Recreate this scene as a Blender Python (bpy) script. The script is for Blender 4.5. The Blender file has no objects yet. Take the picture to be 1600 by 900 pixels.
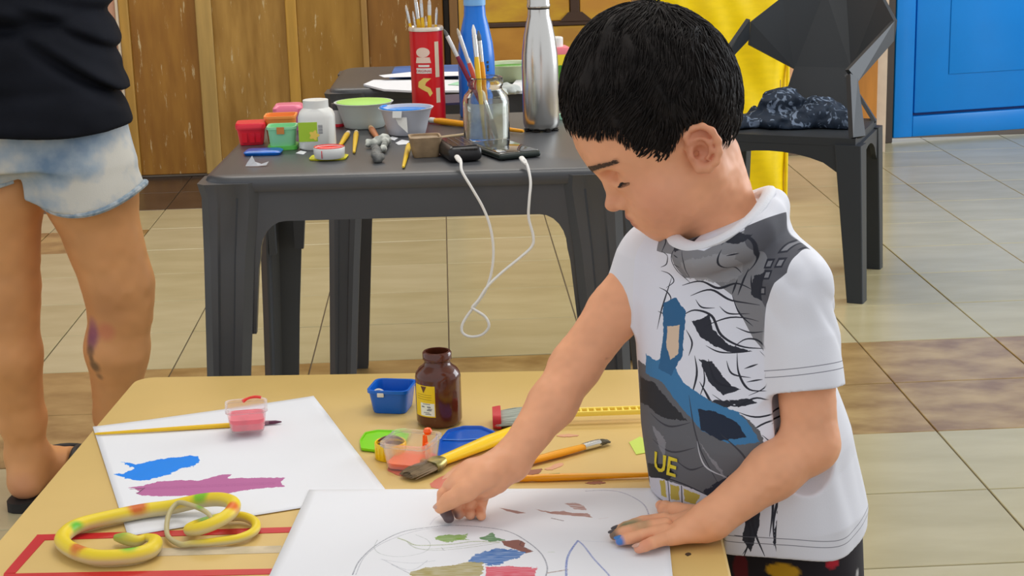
import bpy, bmesh, math, random
import numpy as np
from mathutils import Vector, Matrix

random.seed(7)
rng = np.random.default_rng(7)
SC = bpy.context.scene
COL = SC.collection

# ------------------------------------------------------------------ camera
cam_data = bpy.data.cameras.new('camera')
cam_data.sensor_width = 36.0
cam_data.lens = 36.0 * 2611.0 / 1600.0
cam_data.clip_start = 0.05
cam = bpy.data.objects.new('camera', cam_data)
cam.matrix_world = Matrix(((0.99872121, 0.03691855, -0.03453943, 0.0),
                           (-0.04249286, 0.24283448, -0.96913661, 0.0),
                           (-0.02739175, 0.96936497, 0.24409272, 1.15),
                           (0, 0, 0, 1)))
COL.objects.link(cam)
SC.camera = cam

# ------------------------------------------------------------------ daylight, lamps, exposure
world = bpy.data.worlds.new('daylight')
SC.world = world
world.use_nodes = True
bg = world.node_tree.nodes['Background']
bg.inputs['Color'].default_value = (0.92, 0.95, 1.0, 1)
bg.inputs['Strength'].default_value = 0.88

def area_light(name, loc, target, size, size_y, power, color):
    d = bpy.data.lights.new(name, 'AREA')
    d.shape = 'RECTANGLE'
    d.size = size
    d.size_y = size_y
    d.energy = power
    d.color = color
    o = bpy.data.objects.new(name, d)
    o.location = loc
    o.rotation_euler = (Vector(target) - Vector(loc)).to_track_quat('-Z', 'Y').to_euler()
    COL.objects.link(o)
    return o

area_light('ceiling_lamp_light', (0.35, 2.4, 2.85), (0.35, 2.4, 0), 1.6, 1.2, 24, (1.0, 0.98, 0.95))
area_light('ceiling_lamp_light', (-0.6, 5.0, 2.85), (-0.6, 5.2, 0), 2.4, 1.2, 44, (1.0, 0.97, 0.92))
area_light('doorway_daylight', (4.2, 4.2, 1.7), (0.6, 3.4, 0.4), 2.6, 2.2, 110, (0.88, 0.94, 1.0))
SC.view_settings.view_transform = 'Standard'
SC.view_settings.look = 'None'
SC.view_settings.exposure = 0.0
SC.view_settings.gamma = 1.0
SC.view_settings.use_curve_mapping = False

# ------------------------------------------------------------------ materials
def srgb(r, g, b):
    f = lambda c: (c / 255 / 12.92) if c / 255 <= 0.04045 else ((c / 255 + 0.055) / 1.055) ** 2.4
    return (f(r), f(g), f(b))

def mat(name, color, rough=0.5, metal=0.0, var=0.0, vscale=20.0, bump=0.0, bscale=60.0, trans=0.0, ior=1.45,
        color2=None, stretch=None, sss=0.0, coat=0.0, attr=None, alpha=1.0, spec=0.5, fleck=None):
    m = bpy.data.materials.new(name)
    m.use_nodes = True
    nt = m.node_tree
    p = nt.nodes['Principled BSDF']
    p.inputs['Base Color'].default_value = (*color, 1)
    p.inputs['Roughness'].default_value = rough
    p.inputs['Metallic'].default_value = metal
    p.inputs['IOR'].default_value = ior
    p.inputs['Transmission Weight'].default_value = trans
    p.inputs['Coat Weight'].default_value = coat
    p.inputs['Specular IOR Level'].default_value = spec
    p.inputs['Alpha'].default_value = alpha
    if sss:
        p.inputs['Subsurface Weight'].default_value = sss
        p.inputs['Subsurface Radius'].default_value = (1.0, 0.35, 0.2)
        p.inputs['Subsurface Scale'].default_value = 0.006
    src = None
    tc = nt.nodes.new('ShaderNodeTexCoord')
    mp = nt.nodes.new('ShaderNodeMapping')
    nt.links.new(tc.outputs['Object'], mp.inputs['Vector'])
    if stretch:
        mp.inputs['Scale'].default_value = stretch
    if attr:
        a = nt.nodes.new('ShaderNodeAttribute')
        a.attribute_name = attr
        src = a.outputs['Color']
    if var or color2:
        n = nt.nodes.new('ShaderNodeTexNoise')
        n.inputs['Scale'].default_value = vscale
        n.inputs['Detail'].default_value = 4.0
        nt.links.new(mp.outputs['Vector'], n.inputs['Vector'])
        r = nt.nodes.new('ShaderNodeValToRGB')
        if color2:
            r.color_ramp.elements[0].color = (*color, 1)
            r.color_ramp.elements[1].color = (*color2, 1)
        else:
            r.color_ramp.elements[0].color = (*[c * (1 - var) for c in color], 1)
            r.color_ramp.elements[1].color = (*[min(1, c * (1 + var)) for c in color], 1)
        r.color_ramp.elements[0].position = 0.35
        r.color_ramp.elements[1].position = 0.65
        nt.links.new(n.outputs['Fac'], r.inputs['Fac'])
        src = r.outputs['Color']
    if fleck:
        n3 = nt.nodes.new('ShaderNodeTexNoise')
        n3.inputs['Scale'].default_value = fleck[0]
        n3.inputs['Detail'].default_value = 6.0
        n3.inputs['Roughness'].default_value = 0.7
        nt.links.new(mp.outputs['Vector'], n3.inputs['Vector'])
        r3 = nt.nodes.new('ShaderNodeValToRGB')
        r3.color_ramp.elements[0].position = fleck[1]
        r3.color_ramp.elements[1].position = fleck[1] + 0.06
        nt.links.new(n3.outputs['Fac'], r3.inputs['Fac'])
        x3 = nt.nodes.new('ShaderNodeMix')
        x3.data_type = 'RGBA'
        nt.links.new(r3.outputs['Color'], x3.inputs[0])
        if src is not None:
            nt.links.new(src, x3.inputs[6])
        else:
            x3.inputs[6].default_value = (*color, 1)
        x3.inputs[7].default_value = (*fleck[2], 1)
        src = x3.outputs[2]
    if src is not None:
        nt.links.new(src, p.inputs['Base Color'])
    if bump:
        n2 = nt.nodes.new('ShaderNodeTexNoise')
        n2.inputs['Scale'].default_value = bscale
        n2.inputs['Detail'].default_value = 3.0
        nt.links.new(mp.outputs['Vector'], n2.inputs['Vector'])
        b = nt.nodes.new('ShaderNodeBump')
        b.inputs['Strength'].default_value = bump
        b.inputs['Distance'].default_value = 0.002
        nt.links.new(n2.outputs['Fac'], b.inputs['Height'])
        nt.links.new(b.outputs['Normal'], p.inputs['Normal'])
    return m

# ------------------------------------------------------------------ mesh building
def link(o, parent=None):
    COL.objects.link(o)
    if parent is not None:
        o.parent = parent
    return o

def thing(name, label, cat, loc=(0, 0, 0), rot=0.0, group=None):
    o = bpy.data.objects.new(name, None)
    o.empty_display_size = 0.05
    o.location = loc
    o.rotation_euler = (0, 0, rot)
    o['label'] = label
    o['category'] = cat
    if group:
        o['group'] = group
    COL.objects.link(o)
    return o

def tag(o, label, cat, group=None):
    o['label'] = label
    o['category'] = cat
    if group:
        o['group'] = group
    return o

def mesh_data(name, verts, faces, m=None, smooth=True, angle=40):
    me = bpy.data.meshes.new(name)
    me.from_pydata([tuple(map(float, v)) for v in verts], [], [tuple(map(int, f)) for f in faces])
    me.validate()
    bm = bmesh.new()
    bm.from_mesh(me)
    bmesh.ops.recalc_face_normals(bm, faces=bm.faces)
    bm.to_mesh(me)
    bm.free()
    if m is not None:
        me.materials.append(m)
    if smooth:
        me.shade_smooth()
        if angle < 179:
            me.set_sharp_from_angle(angle=math.radians(angle))
    return me

def to_local(parent, verts):
    """world coordinates -> the frame of a thing's empty"""
    v = np.asarray(verts, float).reshape(-1, 3) - np.array(parent.location)
    a = -parent.rotation_euler[2]
    c, s = math.cos(a), math.sin(a)
    return np.stack([v[:, 0] * c - v[:, 1] * s, v[:, 0] * s + v[:, 1] * c, v[:, 2]], 1)

def obj(name, vf, m, parent=None, world=False, smooth=True, angle=40, label=None):
    v, f = vf
    root = parent
    while root is not None and root.parent is not None:
        root = root.parent
    if world and root is not None:
        v = to_local(root, v)
    o = bpy.data.objects.new(name, mesh_data(name, v, f, m, smooth, angle))
    if label:
        o['label'] = label
    return link(o, parent)

def struct(name, vf, m, smooth=False):
    o = obj(name, vf, m, smooth=smooth)
    o['kind'] = 'structure'
    return o

def join(*vfs):
    V, F, n = [], [], 0
    for v, f in vfs:
        v = [tuple(p) for p in v]
        V += v
        F += [tuple(i + n for i in q) for q in f]
        n += len(v)
    return V, F

def move(vf, loc=(0, 0, 0), rz=0.0, rx=0.0, ry=0.0, sc=1.0):
    M = Matrix.Translation(loc) @ Matrix.Rotation(rz, 4, 'Z') @ Matrix.Rotation(ry, 4, 'Y') @ Matrix.Rotation(rx, 4, 'X') @ Matrix.Scale(sc, 4)
    return [tuple(M @ Vector(p)) for p in vf[0]], vf[1]

def box(c, s, bev=0.0, seg=2, rz=0.0):
    bm = bmesh.new()
    bmesh.ops.create_cube(bm, size=1.0)
    bmesh.ops.scale(bm, vec=s, verts=bm.verts)
    if bev:
        bmesh.ops.bevel(bm, geom=bm.edges[:], offset=bev, segments=seg, profile=0.5, affect='EDGES')
    v = [tuple(q.co) for q in bm.verts]
    bm.verts.index_update()
    f = [tuple(q.index for q in fc.verts) for fc in bm.faces]
    bm.free()
    return move((v, f), c, rz)

def lathe(prof, n=32, loc=(0, 0, 0), squash=1.0):
    V, F, rings = [], [], []
    for r, z in prof:
        if r < 1e-6:
            rings.append([len(V)])
            V.append((0, 0, z))
        else:
            rings.append(list(range(len(V), len(V) + n)))
            V += [(r * math.cos(2 * math.pi * i / n), r * squash * math.sin(2 * math.pi * i / n), z) for i in range(n)]
    for a, b in zip(rings, rings[1:]):
        for i in range(n):
            j = (i + 1) % n
            if len(a) == 1 and len(b) == 1:
                continue
            if len(a) == 1:
                F.append((a[0], b[i], b[j]))
            elif len(b) == 1:
                F.append((a[i], a[j], b[0]))
            else:
                F.append((a[i], a[j], b[j], b[i]))
    return [(x + loc[0], y + loc[1], z + loc[2]) for x, y, z in V], F

def rrect(hx, hy, r, n=4):
    r = min(r, hx - 1e-5, hy - 1e-5)
    out = []
    for k, (sx, sy) in enumerate(((1, 1), (-1, 1), (-1, -1), (1, -1))):
        for i in range(n + 1):
            a = math.pi / 2 * (k + i / n)
            out.append((sx * (hx - r) + r * math.cos(a), sy * (hy - r) + r * math.sin(a)))
    return out

def loft(rings, cap0=True, cap1=True):
    """rings: lists of 3D points with equal counts, closed loops"""
    n = len(rings[0])
    V = [tuple(p) for r in rings for p in r]
    F = []
    for a in range(len(rings) - 1):
        for i in range(n):
            j = (i + 1) % n
            F.append((a * n + i, a * n + j, (a + 1) * n + j, (a + 1) * n + i))
    if cap0:
        F.append(tuple(range(n - 1, -1, -1)))
    if cap1:
        F.append(tuple(range((len(rings) - 1) * n, len(rings) * n)))
    return V, F

def rloft(secs, n=4, cap0=True, cap1=True):
    """secs: (z, hx, hy, corner radius[, cx, cy])"""
    rings = []
    for s in secs:
        z, hx, hy, r = s[:4]
        cx, cy = (s[4], s[5]) if len(s) > 4 else (0, 0)
        rings.append([(x + cx, y + cy, z) for x, y in rrect(hx, hy, r, n)])
    return loft(rings, cap0, cap1)

def smooth_path(pts, per=8, closed=False):
    P = [Vector(p) for p in pts]
    n = len(P)
    out = []
    rngk = range(n if closed else n - 1)
    for i in rngk:
        if closed:
            p0, p1, p2, p3 = P[(i - 1) % n], P[i], P[(i + 1) % n], P[(i + 2) % n]
        else:
            p0, p1, p2, p3 = P[max(i - 1, 0)], P[i], P[i + 1], P[min(i + 2, n - 1)]
        for k in range(per):
            t = k / per
            out.append(0.5 * ((2 * p1) + (p2 - p0) * t + (2 * p0 - 5 * p1 + 4 * p2 - p3) * t * t + (3 * p1 - p0 - 3 * p2 + p3) * t ** 3))
    if not closed:
        out.append(P[-1])
    return out

def tube(path, rad, n=10, closed=False, flat=1.0, caps=True, up=None):
    P = [Vector(p) for p in path]
    N = len(P)
    R = rad if isinstance(rad, (list, tuple)) else [rad] * N
    if len(R) != N:
        R = [R[min(int(i * (len(R) - 1) / (N - 1)), len(R) - 2)] * (1 - (i * (len(R) - 1) / (N - 1)) % 1.0) +
             R[min(int(i * (len(R) - 1) / (N - 1)) + 1, len(R) - 1)] * ((i * (len(R) - 1) / (N - 1)) % 1.0) if i < N - 1 else R[-1] for i in range(N)]
    tang = []
    for i in range(N):
        a = P[(i - 1) % N] if closed else P[max(i - 1, 0)]
        b = P[(i + 1) % N] if closed else P[min(i + 1, N - 1)]
        tang.append((b - a).normalized())
    ref = Vector(up) if up else (Vector((0, 0, 1)) if abs(tang[0].z) < 0.9 else Vector((1, 0, 0)))
    nrm = (ref - tang[0] * ref.dot(tang[0])).normalized()
    rings = []
    for i in range(N):
        if not up:
            nrm = (nrm - tang[i] * nrm.dot(tang[i])).normalized()
        else:
            nrm = (ref - tang[i] * ref.dot(tang[i])).normalized()
        bi = tang[i].cross(nrm)
        rings.append([P[i] + (nrm * math.cos(2 * math.pi * k / n) * flat + bi * math.sin(2 * math.pi * k / n)) * R[i] for k in range(n)])
    V, F = loft(rings, caps and not closed, caps and not closed)
    if closed:
        o = (N - 1) * n
        # close with the best matching offset
        best = min(range(n), key=lambda s: (rings[-1][0] - rings[0][s]).length)
        for i in range(n):
            F.append((o + i, o + (i + 1) % n, (i + 1 + best) % n, (i + best) % n))
    return V, F

def slab(poly, z0, z1):
    n = len(poly)
    return [(x, y, z0) for x, y in poly] + [(x, y, z1) for x, y in poly], \
        [tuple(range(n - 1, -1, -1)), tuple(range(n, 2 * n))] + [(i, (i + 1) % n, n + (i + 1) % n, n + i) for i in range(n)]

def wobble(poly, amp=0.001, per=6):
    """rounded, slightly ragged outline through the points"""
    out = []
    for p in smooth_path([(x, y, 0) for x, y in poly], per, True):
        out.append((p.x + random.uniform(-amp, amp), p.y + random.uniform(-amp, amp)))
    return out

# ------------------------------------------------------------------ numpy noise, signed distance modelling
def vnoise(p, scale, seed=0):
    q = np.asarray(p) * scale + seed * 17.31
    i = np.floor(q).astype(np.int64)
    f = q - i
    f = f * f * (3 - 2 * f)
    def h(a, b, c):
        n = (a * 374761393 + b * 668265263 + c * 2147483647 + seed * 1013) & 0x7fffffff
        n = ((n ^ (n >> 13)) * 1274126177) & 0x7fffffff
        return ((n ^ (n >> 16)) & 0xffff) / 65535.0
    x, y, z = i[:, 0], i[:, 1], i[:, 2]
    fx, fy, fz = f[:, 0], f[:, 1], f[:, 2]
    r = 0
    for dx in (0, 1):
        for dy in (0, 1):
            for dz in (0, 1):
                w = (fx if dx else 1 - fx) * (fy if dy else 1 - fy) * (fz if dz else 1 - fz)
                r = r + w * h(x + dx, y + dy, z + dz)
    return r * 2 - 1

def smin(a, b, k):
    if k <= 0:
        return np.minimum(a, b)
    h = np.maximum(k - np.abs(a - b), 0) / k
    return np.minimum(a, b) - h * h * k * 0.25

class Prim:
    def __init__(s, fn, c, R, k, op):
        s.fn, s.c, s.R, s.k, s.op = fn, np.array(c, float), R, k, op

def cap_fn(a, b, ra, rb):
    a, b = np.array(a, float), np.array(b, float)
    ab = b - a
    l2 = max(ab @ ab, 1e-12)
    def fn(p):
        t = np.clip(((p - a) @ ab) / l2, 0, 1)
        d = p - a - t[:, None] * ab
        return np.sqrt((d * d).sum(1)) - (ra + (rb - ra) * t)
    return fn

def cap(a, b, ra, rb=None, k=0.01, op='add'):
    rb = ra if rb is None else rb
    a, b = np.array(a, float), np.array(b, float)
    return Prim(cap_fn(a, b, ra, rb), (a + b) / 2, np.linalg.norm(b - a) / 2 + max(ra, rb), k, op)

def chain(pts, rads, k=0.01, op='add'):
    return [cap(pts[i], pts[i + 1], rads[i], rads[i + 1], k, op) for i in range(len(pts) - 1)]

def ell(c, r, k=0.01, op='add', M=None):
    c, r = np.array(c, float), np.array(r, float)
    M = np.eye(3) if M is None else np.array(M)       # rows: local axes
    def fn(p):
        q = (p - c) @ M.T
        k0 = np.sqrt(((q / r) ** 2).sum(1)) + 1e-9
        k1 = np.sqrt(((q / r ** 2) ** 2).sum(1)) + 1e-9
        return k0 * (k0 - 1) / k1
    return Prim(fn, c, r.max(), k, op)

def column(secs, la, na, k=0.01, op='add', power=2.0):
    """elliptic column: secs (z, cx, cy, half width along la, half depth along na)"""
    S = np.array(secs, float)
    la, na = np.array(la), np.array(na)
    def fn(p):
        z = np.clip(p[:, 2], S[0, 0], S[-1, 0])
        cx, cy, w, d = [np.interp(z, S[:, 0], S[:, i]) for i in (1, 2, 3, 4)]
        x, y = p[:, 0] - cx, p[:, 1] - cy
        a = np.abs(x * la[0] + y * la[1]) / w
        b = np.abs(x * na[0] + y * na[1]) / d
        e = (a ** power + b ** power) ** (1 / power)
        dr = (e - 1) * np.minimum(w, d)
        dz = np.abs(p[:, 2] - (S[0, 0] + S[-1, 0]) / 2) - (S[-1, 0] - S[0, 0]) / 2
        return np.where(dz > 0, np.sqrt(np.maximum(dr, 0) ** 2 + dz * dz), np.maximum(dr, dz))
    c = np.array([S[:, 1].mean(), S[:, 2].mean(), S[:, 0].mean()])
    return Prim(fn, c, (S[-1, 0] - S[0, 0]) / 2 + S[:, 3:].max() + 0.05, k, op)

def field(prims, p, active=None):
    d = np.full(len(p), 1.0)
    for i, q in enumerate(prims):
        if active is not None and not active[i]:
            continue
        v = q.fn(p)
        if q.op == 'add':
            d = smin(d, v, q.k)
        elif q.op == 'sub':
            d = -smin(-d, v, q.k)
        elif q.op == 'clip':
            d = -smin(-d, -v, q.k)
        else:                                           # 'disp': a displacement of the field itself
            d = d + v
    return d

def sdf_mesh(prims, lo, hi, h, B=16):
    lo = np.array(lo, float)
    nb = np.ceil((np.array(hi) - lo) / (h * B)).astype(int)
    dims = nb * B + 1
    F = np.ones(dims, np.float32)
    bi = np.stack(np.meshgrid(*[np.arange(n) for n in nb], indexing='ij'), -1).reshape(-1, 3)
    cent = lo + (bi + 0.5) * B * h
    hd = B * h * math.sqrt(3) / 2
    dc = np.concatenate([field(prims, c) for c in np.array_split(cent, max(1, len(cent) // 20000 + 1))])
    g = np.arange(B + 1) * h
    loc = np.stack(np.meshgrid(g, g, g, indexing='ij'), -1).reshape(-1, 3)
    C = np.array([q.c for q in prims])
    R = np.array([q.R for q in prims])
    K = np.array([q.k for q in prims])
    for j in range(len(bi)):
        x, y, z = bi[j] * B
        if abs(dc[j]) > hd * 1.9 + 0.004:
            if dc[j] < 0:
                F[x:x + B + 1, y:y + B + 1, z:z + B + 1] = -1
            continue
        act = np.linalg.norm(C - cent[j], axis=1) < R + K + hd + 0.012
        if not act.any():
            continue
        F[x:x + B + 1, y:y + B + 1, z:z + B + 1] = field(prims, lo + bi[j] * B * h + loc, act).reshape(B + 1, B + 1, B + 1)
    return surface_nets(F, lo, h)

def surface_nets(F, lo, h):
    s = F < 0
    n = F.shape
    cnt = np.zeros([k - 1 for k in n], np.int8)
    off = [(a, b, c) for a in (0, 1) for b in (0, 1) for c in (0, 1)]
    sl = lambda o: tuple(slice(o[i], n[i] - 1 + o[i]) for i in range(3))
    for o in off:
        cnt += s[sl(o)]
    act = (cnt > 0) & (cnt < 8)
    idx = np.argwhere(act)
    num = np.full(act.shape, -1, np.int32)
    num[act] = np.arange(len(idx))
    acc = np.zeros((len(idx), 3))
    wt = np.zeros(len(idx))
    for o in off:
        for ax in range(3):
            if o[ax]:
                continue
            o2 = list(o)
            o2[ax] = 1
            a = F[tuple((idx + o).T)]
            b = F[tuple((idx + o2).T)]
            c = (a < 0) != (b < 0)
            t = np.where(c, a / np.where(c, a - b, 1), 0)
            pt = np.array(o, float) + 0 * acc
            pt[:, ax] = t
            acc += pt * c[:, None]
            wt += c
    V = lo + (idx + acc / wt[:, None]) * h
    Q = []
    for ax in range(3):
        u, v = (ax + 1) % 3, (ax + 2) % 3
        a = [slice(None)] * 3
        b = [slice(None)] * 3
        a[ax] = slice(0, -1)
        b[ax] = slice(1, None)
        ch = s[tuple(a)] != s[tuple(b)]
        e = np.argwhere(ch)
        ok = (e[:, u] > 0) & (e[:, v] > 0) & (e[:, u] < n[u] - 1) & (e[:, v] < n[v] - 1)
        e = e[ok]
        inside = s[tuple(e.T)]
        q = []
        for du, dv in ((-1, -1), (0, -1), (0, 0), (-1, 0)):
            c = e.copy()
            c[:, u] += du
            c[:, v] += dv
            q.append(num[tuple(c.T)])
        q = np.stack(q, 1)
        q[~inside] = q[~inside][:, ::-1]
        Q.append(q)
    Q = np.concatenate(Q)
    return V, Q[(Q >= 0).all(1)]

def sdf_obj(name, vq, m, parent, colors=None, attrs=None, uv=None):
    V, Q = vq
    root = parent
    while root is not None and root.parent is not None:
        root = root.parent
    if root is not None:
        V = to_local(root, V)
    me = bpy.data.meshes.new(name)
    me.vertices.add(len(V))
    me.vertices.foreach_set('co', np.asarray(V, np.float32).ravel())
    me.loops.add(len(Q) * 4)
    me.loops.foreach_set('vertex_index', Q.astype(np.int32).ravel())
    me.polygons.add(len(Q))
    me.polygons.foreach_set('loop_start', np.arange(0, len(Q) * 4, 4, dtype=np.int32))
    me.update(calc_edges=True)
    me.validate()
    if colors is not None:
        a = me.color_attributes.new('tint', 'FLOAT_COLOR', 'POINT')
        a.data.foreach_set('color', np.concatenate([colors, np.ones((len(V), 1))], 1).astype(np.float32).ravel())
    for k, val in (attrs or {}).items():
        a = me.attributes.new(k, 'FLOAT', 'POINT')
        a.data.foreach_set('value', np.asarray(val, np.float32))
    if uv is not None:
        l = me.uv_layers.new(name='print')
        l.data.foreach_set('uv', np.asarray(uv, np.float32)[Q.ravel()].ravel())
    me.materials.append(m)
    me.shade_smooth()
    o = bpy.data.objects.new(name, me)
    return link(o, parent)

# ------------------------------------------------------------------ small painter for flat print and brushwork
class Canvas:
    def __init__(s, w, h, color=(0, 0, 0), a=0.0):
        s.w, s.h = w, h
        s.px = np.zeros((h, w, 4), np.float32)
        s.px[..., :3] = color
        s.px[..., 3] = a
        s.n1 = None

    def _mix(s, sl, m, color):
        t = s.px[sl]
        t[..., :3] = t[..., :3] * (1 - m[..., None]) + np.array(color, np.float32) * m[..., None]
        t[..., 3] = np.maximum(t[..., 3], m)

    def _win(s, P, pad):
        x0, y0 = np.floor(P.min(0) - pad).astype(int)
        x1, y1 = np.ceil(P.max(0) + pad).astype(int)
        x0, y0, x1, y1 = max(x0, 0), max(y0, 0), min(x1, s.w), min(y1, s.h)
        if x1 <= x0 or y1 <= y0:
            return None
        Y, X = np.mgrid[y0:y1, x0:x1]
        return (slice(y0, y1), slice(x0, x1)), X + 0.5, Y + 0.5

    def poly(s, pts, color, alpha=1.0, rag=0.0, dry=0.0, ang=0.0, soft=1.0):
        P = np.array(pts, float)
        w = s._win(P, rag + 3)
        if w is None:
            return
        sl, X, Y = w
        Xn, Yn = X, Y
        if rag:
            q = np.stack([X.ravel(), Y.ravel(), 0 * X.ravel()], 1)
            Xn = X + rag * vnoise(q, 0.06, 3).reshape(X.shape) + rag * .5 * vnoise(q, 0.2, 5).reshape(X.shape)
            Yn = Y + rag * vnoise(q, 0.06, 4).reshape(X.shape) + rag * .5 * vnoise(q, 0.2, 6).reshape(X.shape)
        ins = np.zeros(X.shape, bool)
        dist = np.full(X.shape, 1e9)
        for i in range(len(P)):
            a, b = P[i], P[(i + 1) % len(P)]
            c = ((a[1] > Yn) != (b[1] > Yn))
            dy = b[1] - a[1]
            xi = (b[0] - a[0]) * (Yn - a[1]) / (dy if abs(dy) > 1e-9 else 1e-9) + a[0]
            ins ^= c & (Xn < xi)
            ab = b - a
            t = np.clip(((Xn - a[0]) * ab[0] + (Yn - a[1]) * ab[1]) / max(ab @ ab, 1e-9), 0, 1)
            dist = np.minimum(dist, np.hypot(Xn - a[0] - t * ab[0], Yn - a[1] - t * ab[1]))
        m = np.clip(np.where(ins, dist, -dist) / soft + 0.5, 0, 1) * alpha
        if dry:
            c, sn = math.cos(ang), math.sin(ang)
            q = np.stack([(X * c + Y * sn).ravel() * 0.03, (-X * sn + Y * c).ravel() * 0.35, 0 * X.ravel()], 1)
            m = m * np.clip(1 - dry * (0.5 + vnoise(q, 1.0, 9).reshape(X.shape)), 0, 1)
        s._mix(sl, m.astype(np.float32), color)

    def line(s, pts, width, color, alpha=1.0, rough=0.0, taper=False):
        P = np.array(pts, float)
        w = s._win(P, width + 2)
        if w is None:
            return
        sl, X, Y = w
        m = np.zeros(X.shape)
        nseg = len(P) - 1
        for i in range(nseg):
            a, b = P[i], P[i + 1]
            ab = b - a
            t = np.clip(((X - a[0]) * ab[0] + (Y - a[1]) * ab[1]) / max(ab @ ab, 1e-9), 0, 1)
            d = np.hypot(X - a[0] - t * ab[0], Y - a[1] - t * ab[1])
            wd = width
            if taper:
                wd = width * np.clip(1.15 - np.abs((i + t) / nseg * 2 - 1), 0.15, 1)
            m = np.maximum(m, np.clip(wd / 2 - d + 0.5, 0, 1))
        m = m * alpha
        if rough:
            q = np.stack([X.ravel(), Y.ravel(), 0 * X.ravel()], 1)
            m = m * np.clip(1 - rough * (0.5 + vnoise(q, 0.45, 2).reshape(X.shape)), 0, 1)
        s._mix(sl, m.astype(np.float32), color)

    def image(s, name):
        im = bpy.data.images.new(name, s.w, s.h, alpha=True)
        im.pixels.foreach_set(np.clip(s.px, 0, 1).ravel())
        im.update()
        im.pack()
        return im

def c255(r, g, b):
    return (r / 255, g / 255, b / 255)

def painted(m, im, uvname):
    """put a flat print, with its alpha, over a material's base colour"""
    nt = m.node_tree
    p = nt.nodes['Principled BSDF']
    t = nt.nodes.new('ShaderNodeTexImage')
    t.image = im
    t.extension = 'CLIP'
    u = nt.nodes.new('ShaderNodeUVMap')
    u.uv_map = uvname
    nt.links.new(u.outputs['UV'], t.inputs['Vector'])
    mx = nt.nodes.new('ShaderNodeMix')
    mx.data_type = 'RGBA'
    base = p.inputs['Base Color']
    if base.links:
        nt.links.new(base.links[0].from_socket, mx.inputs[6])
    else:
        mx.inputs[6].default_value = base.default_value
    nt.links.new(t.outputs['Color'], mx.inputs[7])
    nt.links.new(t.outputs['Alpha'], mx.inputs[0])
    nt.links.new(mx.outputs[2], base)
    return mx

def text_mesh(body, size, m, name, parent, place, extrude=0.0002, align='CENTER'):
    """lettering as a thin mesh; place maps a flat (x, y, z) to its position"""
    cu = bpy.data.curves.new(name, 'FONT')
    cu.body = body
    cu.size = size
    cu.align_x = align
    cu.extrude = extrude
    cu.resolution_u = 3
    cu.offset = 0.02 * size if size > 0.02 else 0.0
    t = bpy.data.objects.new(name, cu)
    COL.objects.link(t)
    bpy.context.view_layer.update()
    dg = bpy.context.evaluated_depsgraph_get()
    me = bpy.data.meshes.new_from_object(t.evaluated_get(dg))
    bpy.data.objects.remove(t)
    for v in me.vertices:
        v.co = place(v.co.x, v.co.y, v.co.z)
    me.materials.clear()
    me.materials.append(m)
    o = bpy.data.objects.new(name, me)
    return link(o, parent)

# ------------------------------------------------------------------ the room
M_grout = mat('grout', (0.20, 0.15, 0.10), 0.8)
M_cream = [mat('cream_tile', c, 0.22, var=0.10, vscale=3.5, stretch=(1, 3, 1), bump=0.03, bscale=8, color2=c2) for c, c2 in
           (((0.41, 0.36, 0.205), (0.47, 0.415, 0.25)), ((0.39, 0.34, 0.19), (0.45, 0.395, 0.235)), ((0.43, 0.38, 0.225), (0.485, 0.43, 0.27)))]
M_brown = [mat('brown_tile', c, 0.25, vscale=7, color2=c2, stretch=(1, 1.6, 1)) for c, c2 in
           (((0.25, 0.15, 0.055), (0.43, 0.30, 0.125)), ((0.28, 0.175, 0.065), (0.40, 0.27, 0.11)))]
M_dark = mat('dark_tile', (0.055, 0.036, 0.026), 0.25, var=0.25, vscale=5)

struct('floor', box((0.3, 3.6, -0.03), (9.0, 10.0, 0.05)), M_grout)
floor = bpy.data.objects['floor']
S_TILE = 0.3335
tile_mesh = {}
def tile_data(key, m):
    if key not in tile_mesh:
        g = 0.0032
        tile_mesh[key] = mesh_data('tile', *box((0, 0, -0.0025), (S_TILE - g, S_TILE - g, 0.005), 0.0012, 1), m, False)
    return tile_mesh[key]
for j in range(-3, 13):
    for k in range(-7, 10):
        x, y = -0.0183 + (k + 0.5) * S_TILE, 2.5615 + (j + 0.5) * S_TILE
        if k > 7 and j < 3:
            continue
        if j in (2, 3):
            key = 10 + random.randrange(2)
            m = M_brown[key - 10]
        elif j >= 10 and x < 0.6:
            key, m = 20, M_dark
        elif j == 8 and k in (-4, -5):
            key, m = 10, M_brown[0]
        else:
            key = random.randrange(3)
            m = M_cream[key]
        o = bpy.data.objects.new('tile', tile_data(key, m))
        o.location = (x, y, random.uniform(-0.0004, 0.0004))
        o.rotation_euler = (0, 0, random.choice((0, math.pi)))
        link(o, floor)

M_wall = mat('wall_paint', (0.62, 0.50, 0.38), 0.8, var=0.05)
M_ceil = mat('ceiling_paint', (0.72, 0.71, 0.68), 0.9)
struct('wall_back', box((-0.525, 6.66, 1.5), (4.55, 0.16, 3.0)), M_wall)
struct('wall_left', box((-2.85, 5.5, 1.5), (0.12, 2.6, 3.0)), M_wall)
struct('ceiling', box((0.3, 4.3, 3.06), (6.6, 6.0, 0.1)), M_ceil)
wall = bpy.data.objects['wall_back']

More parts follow.
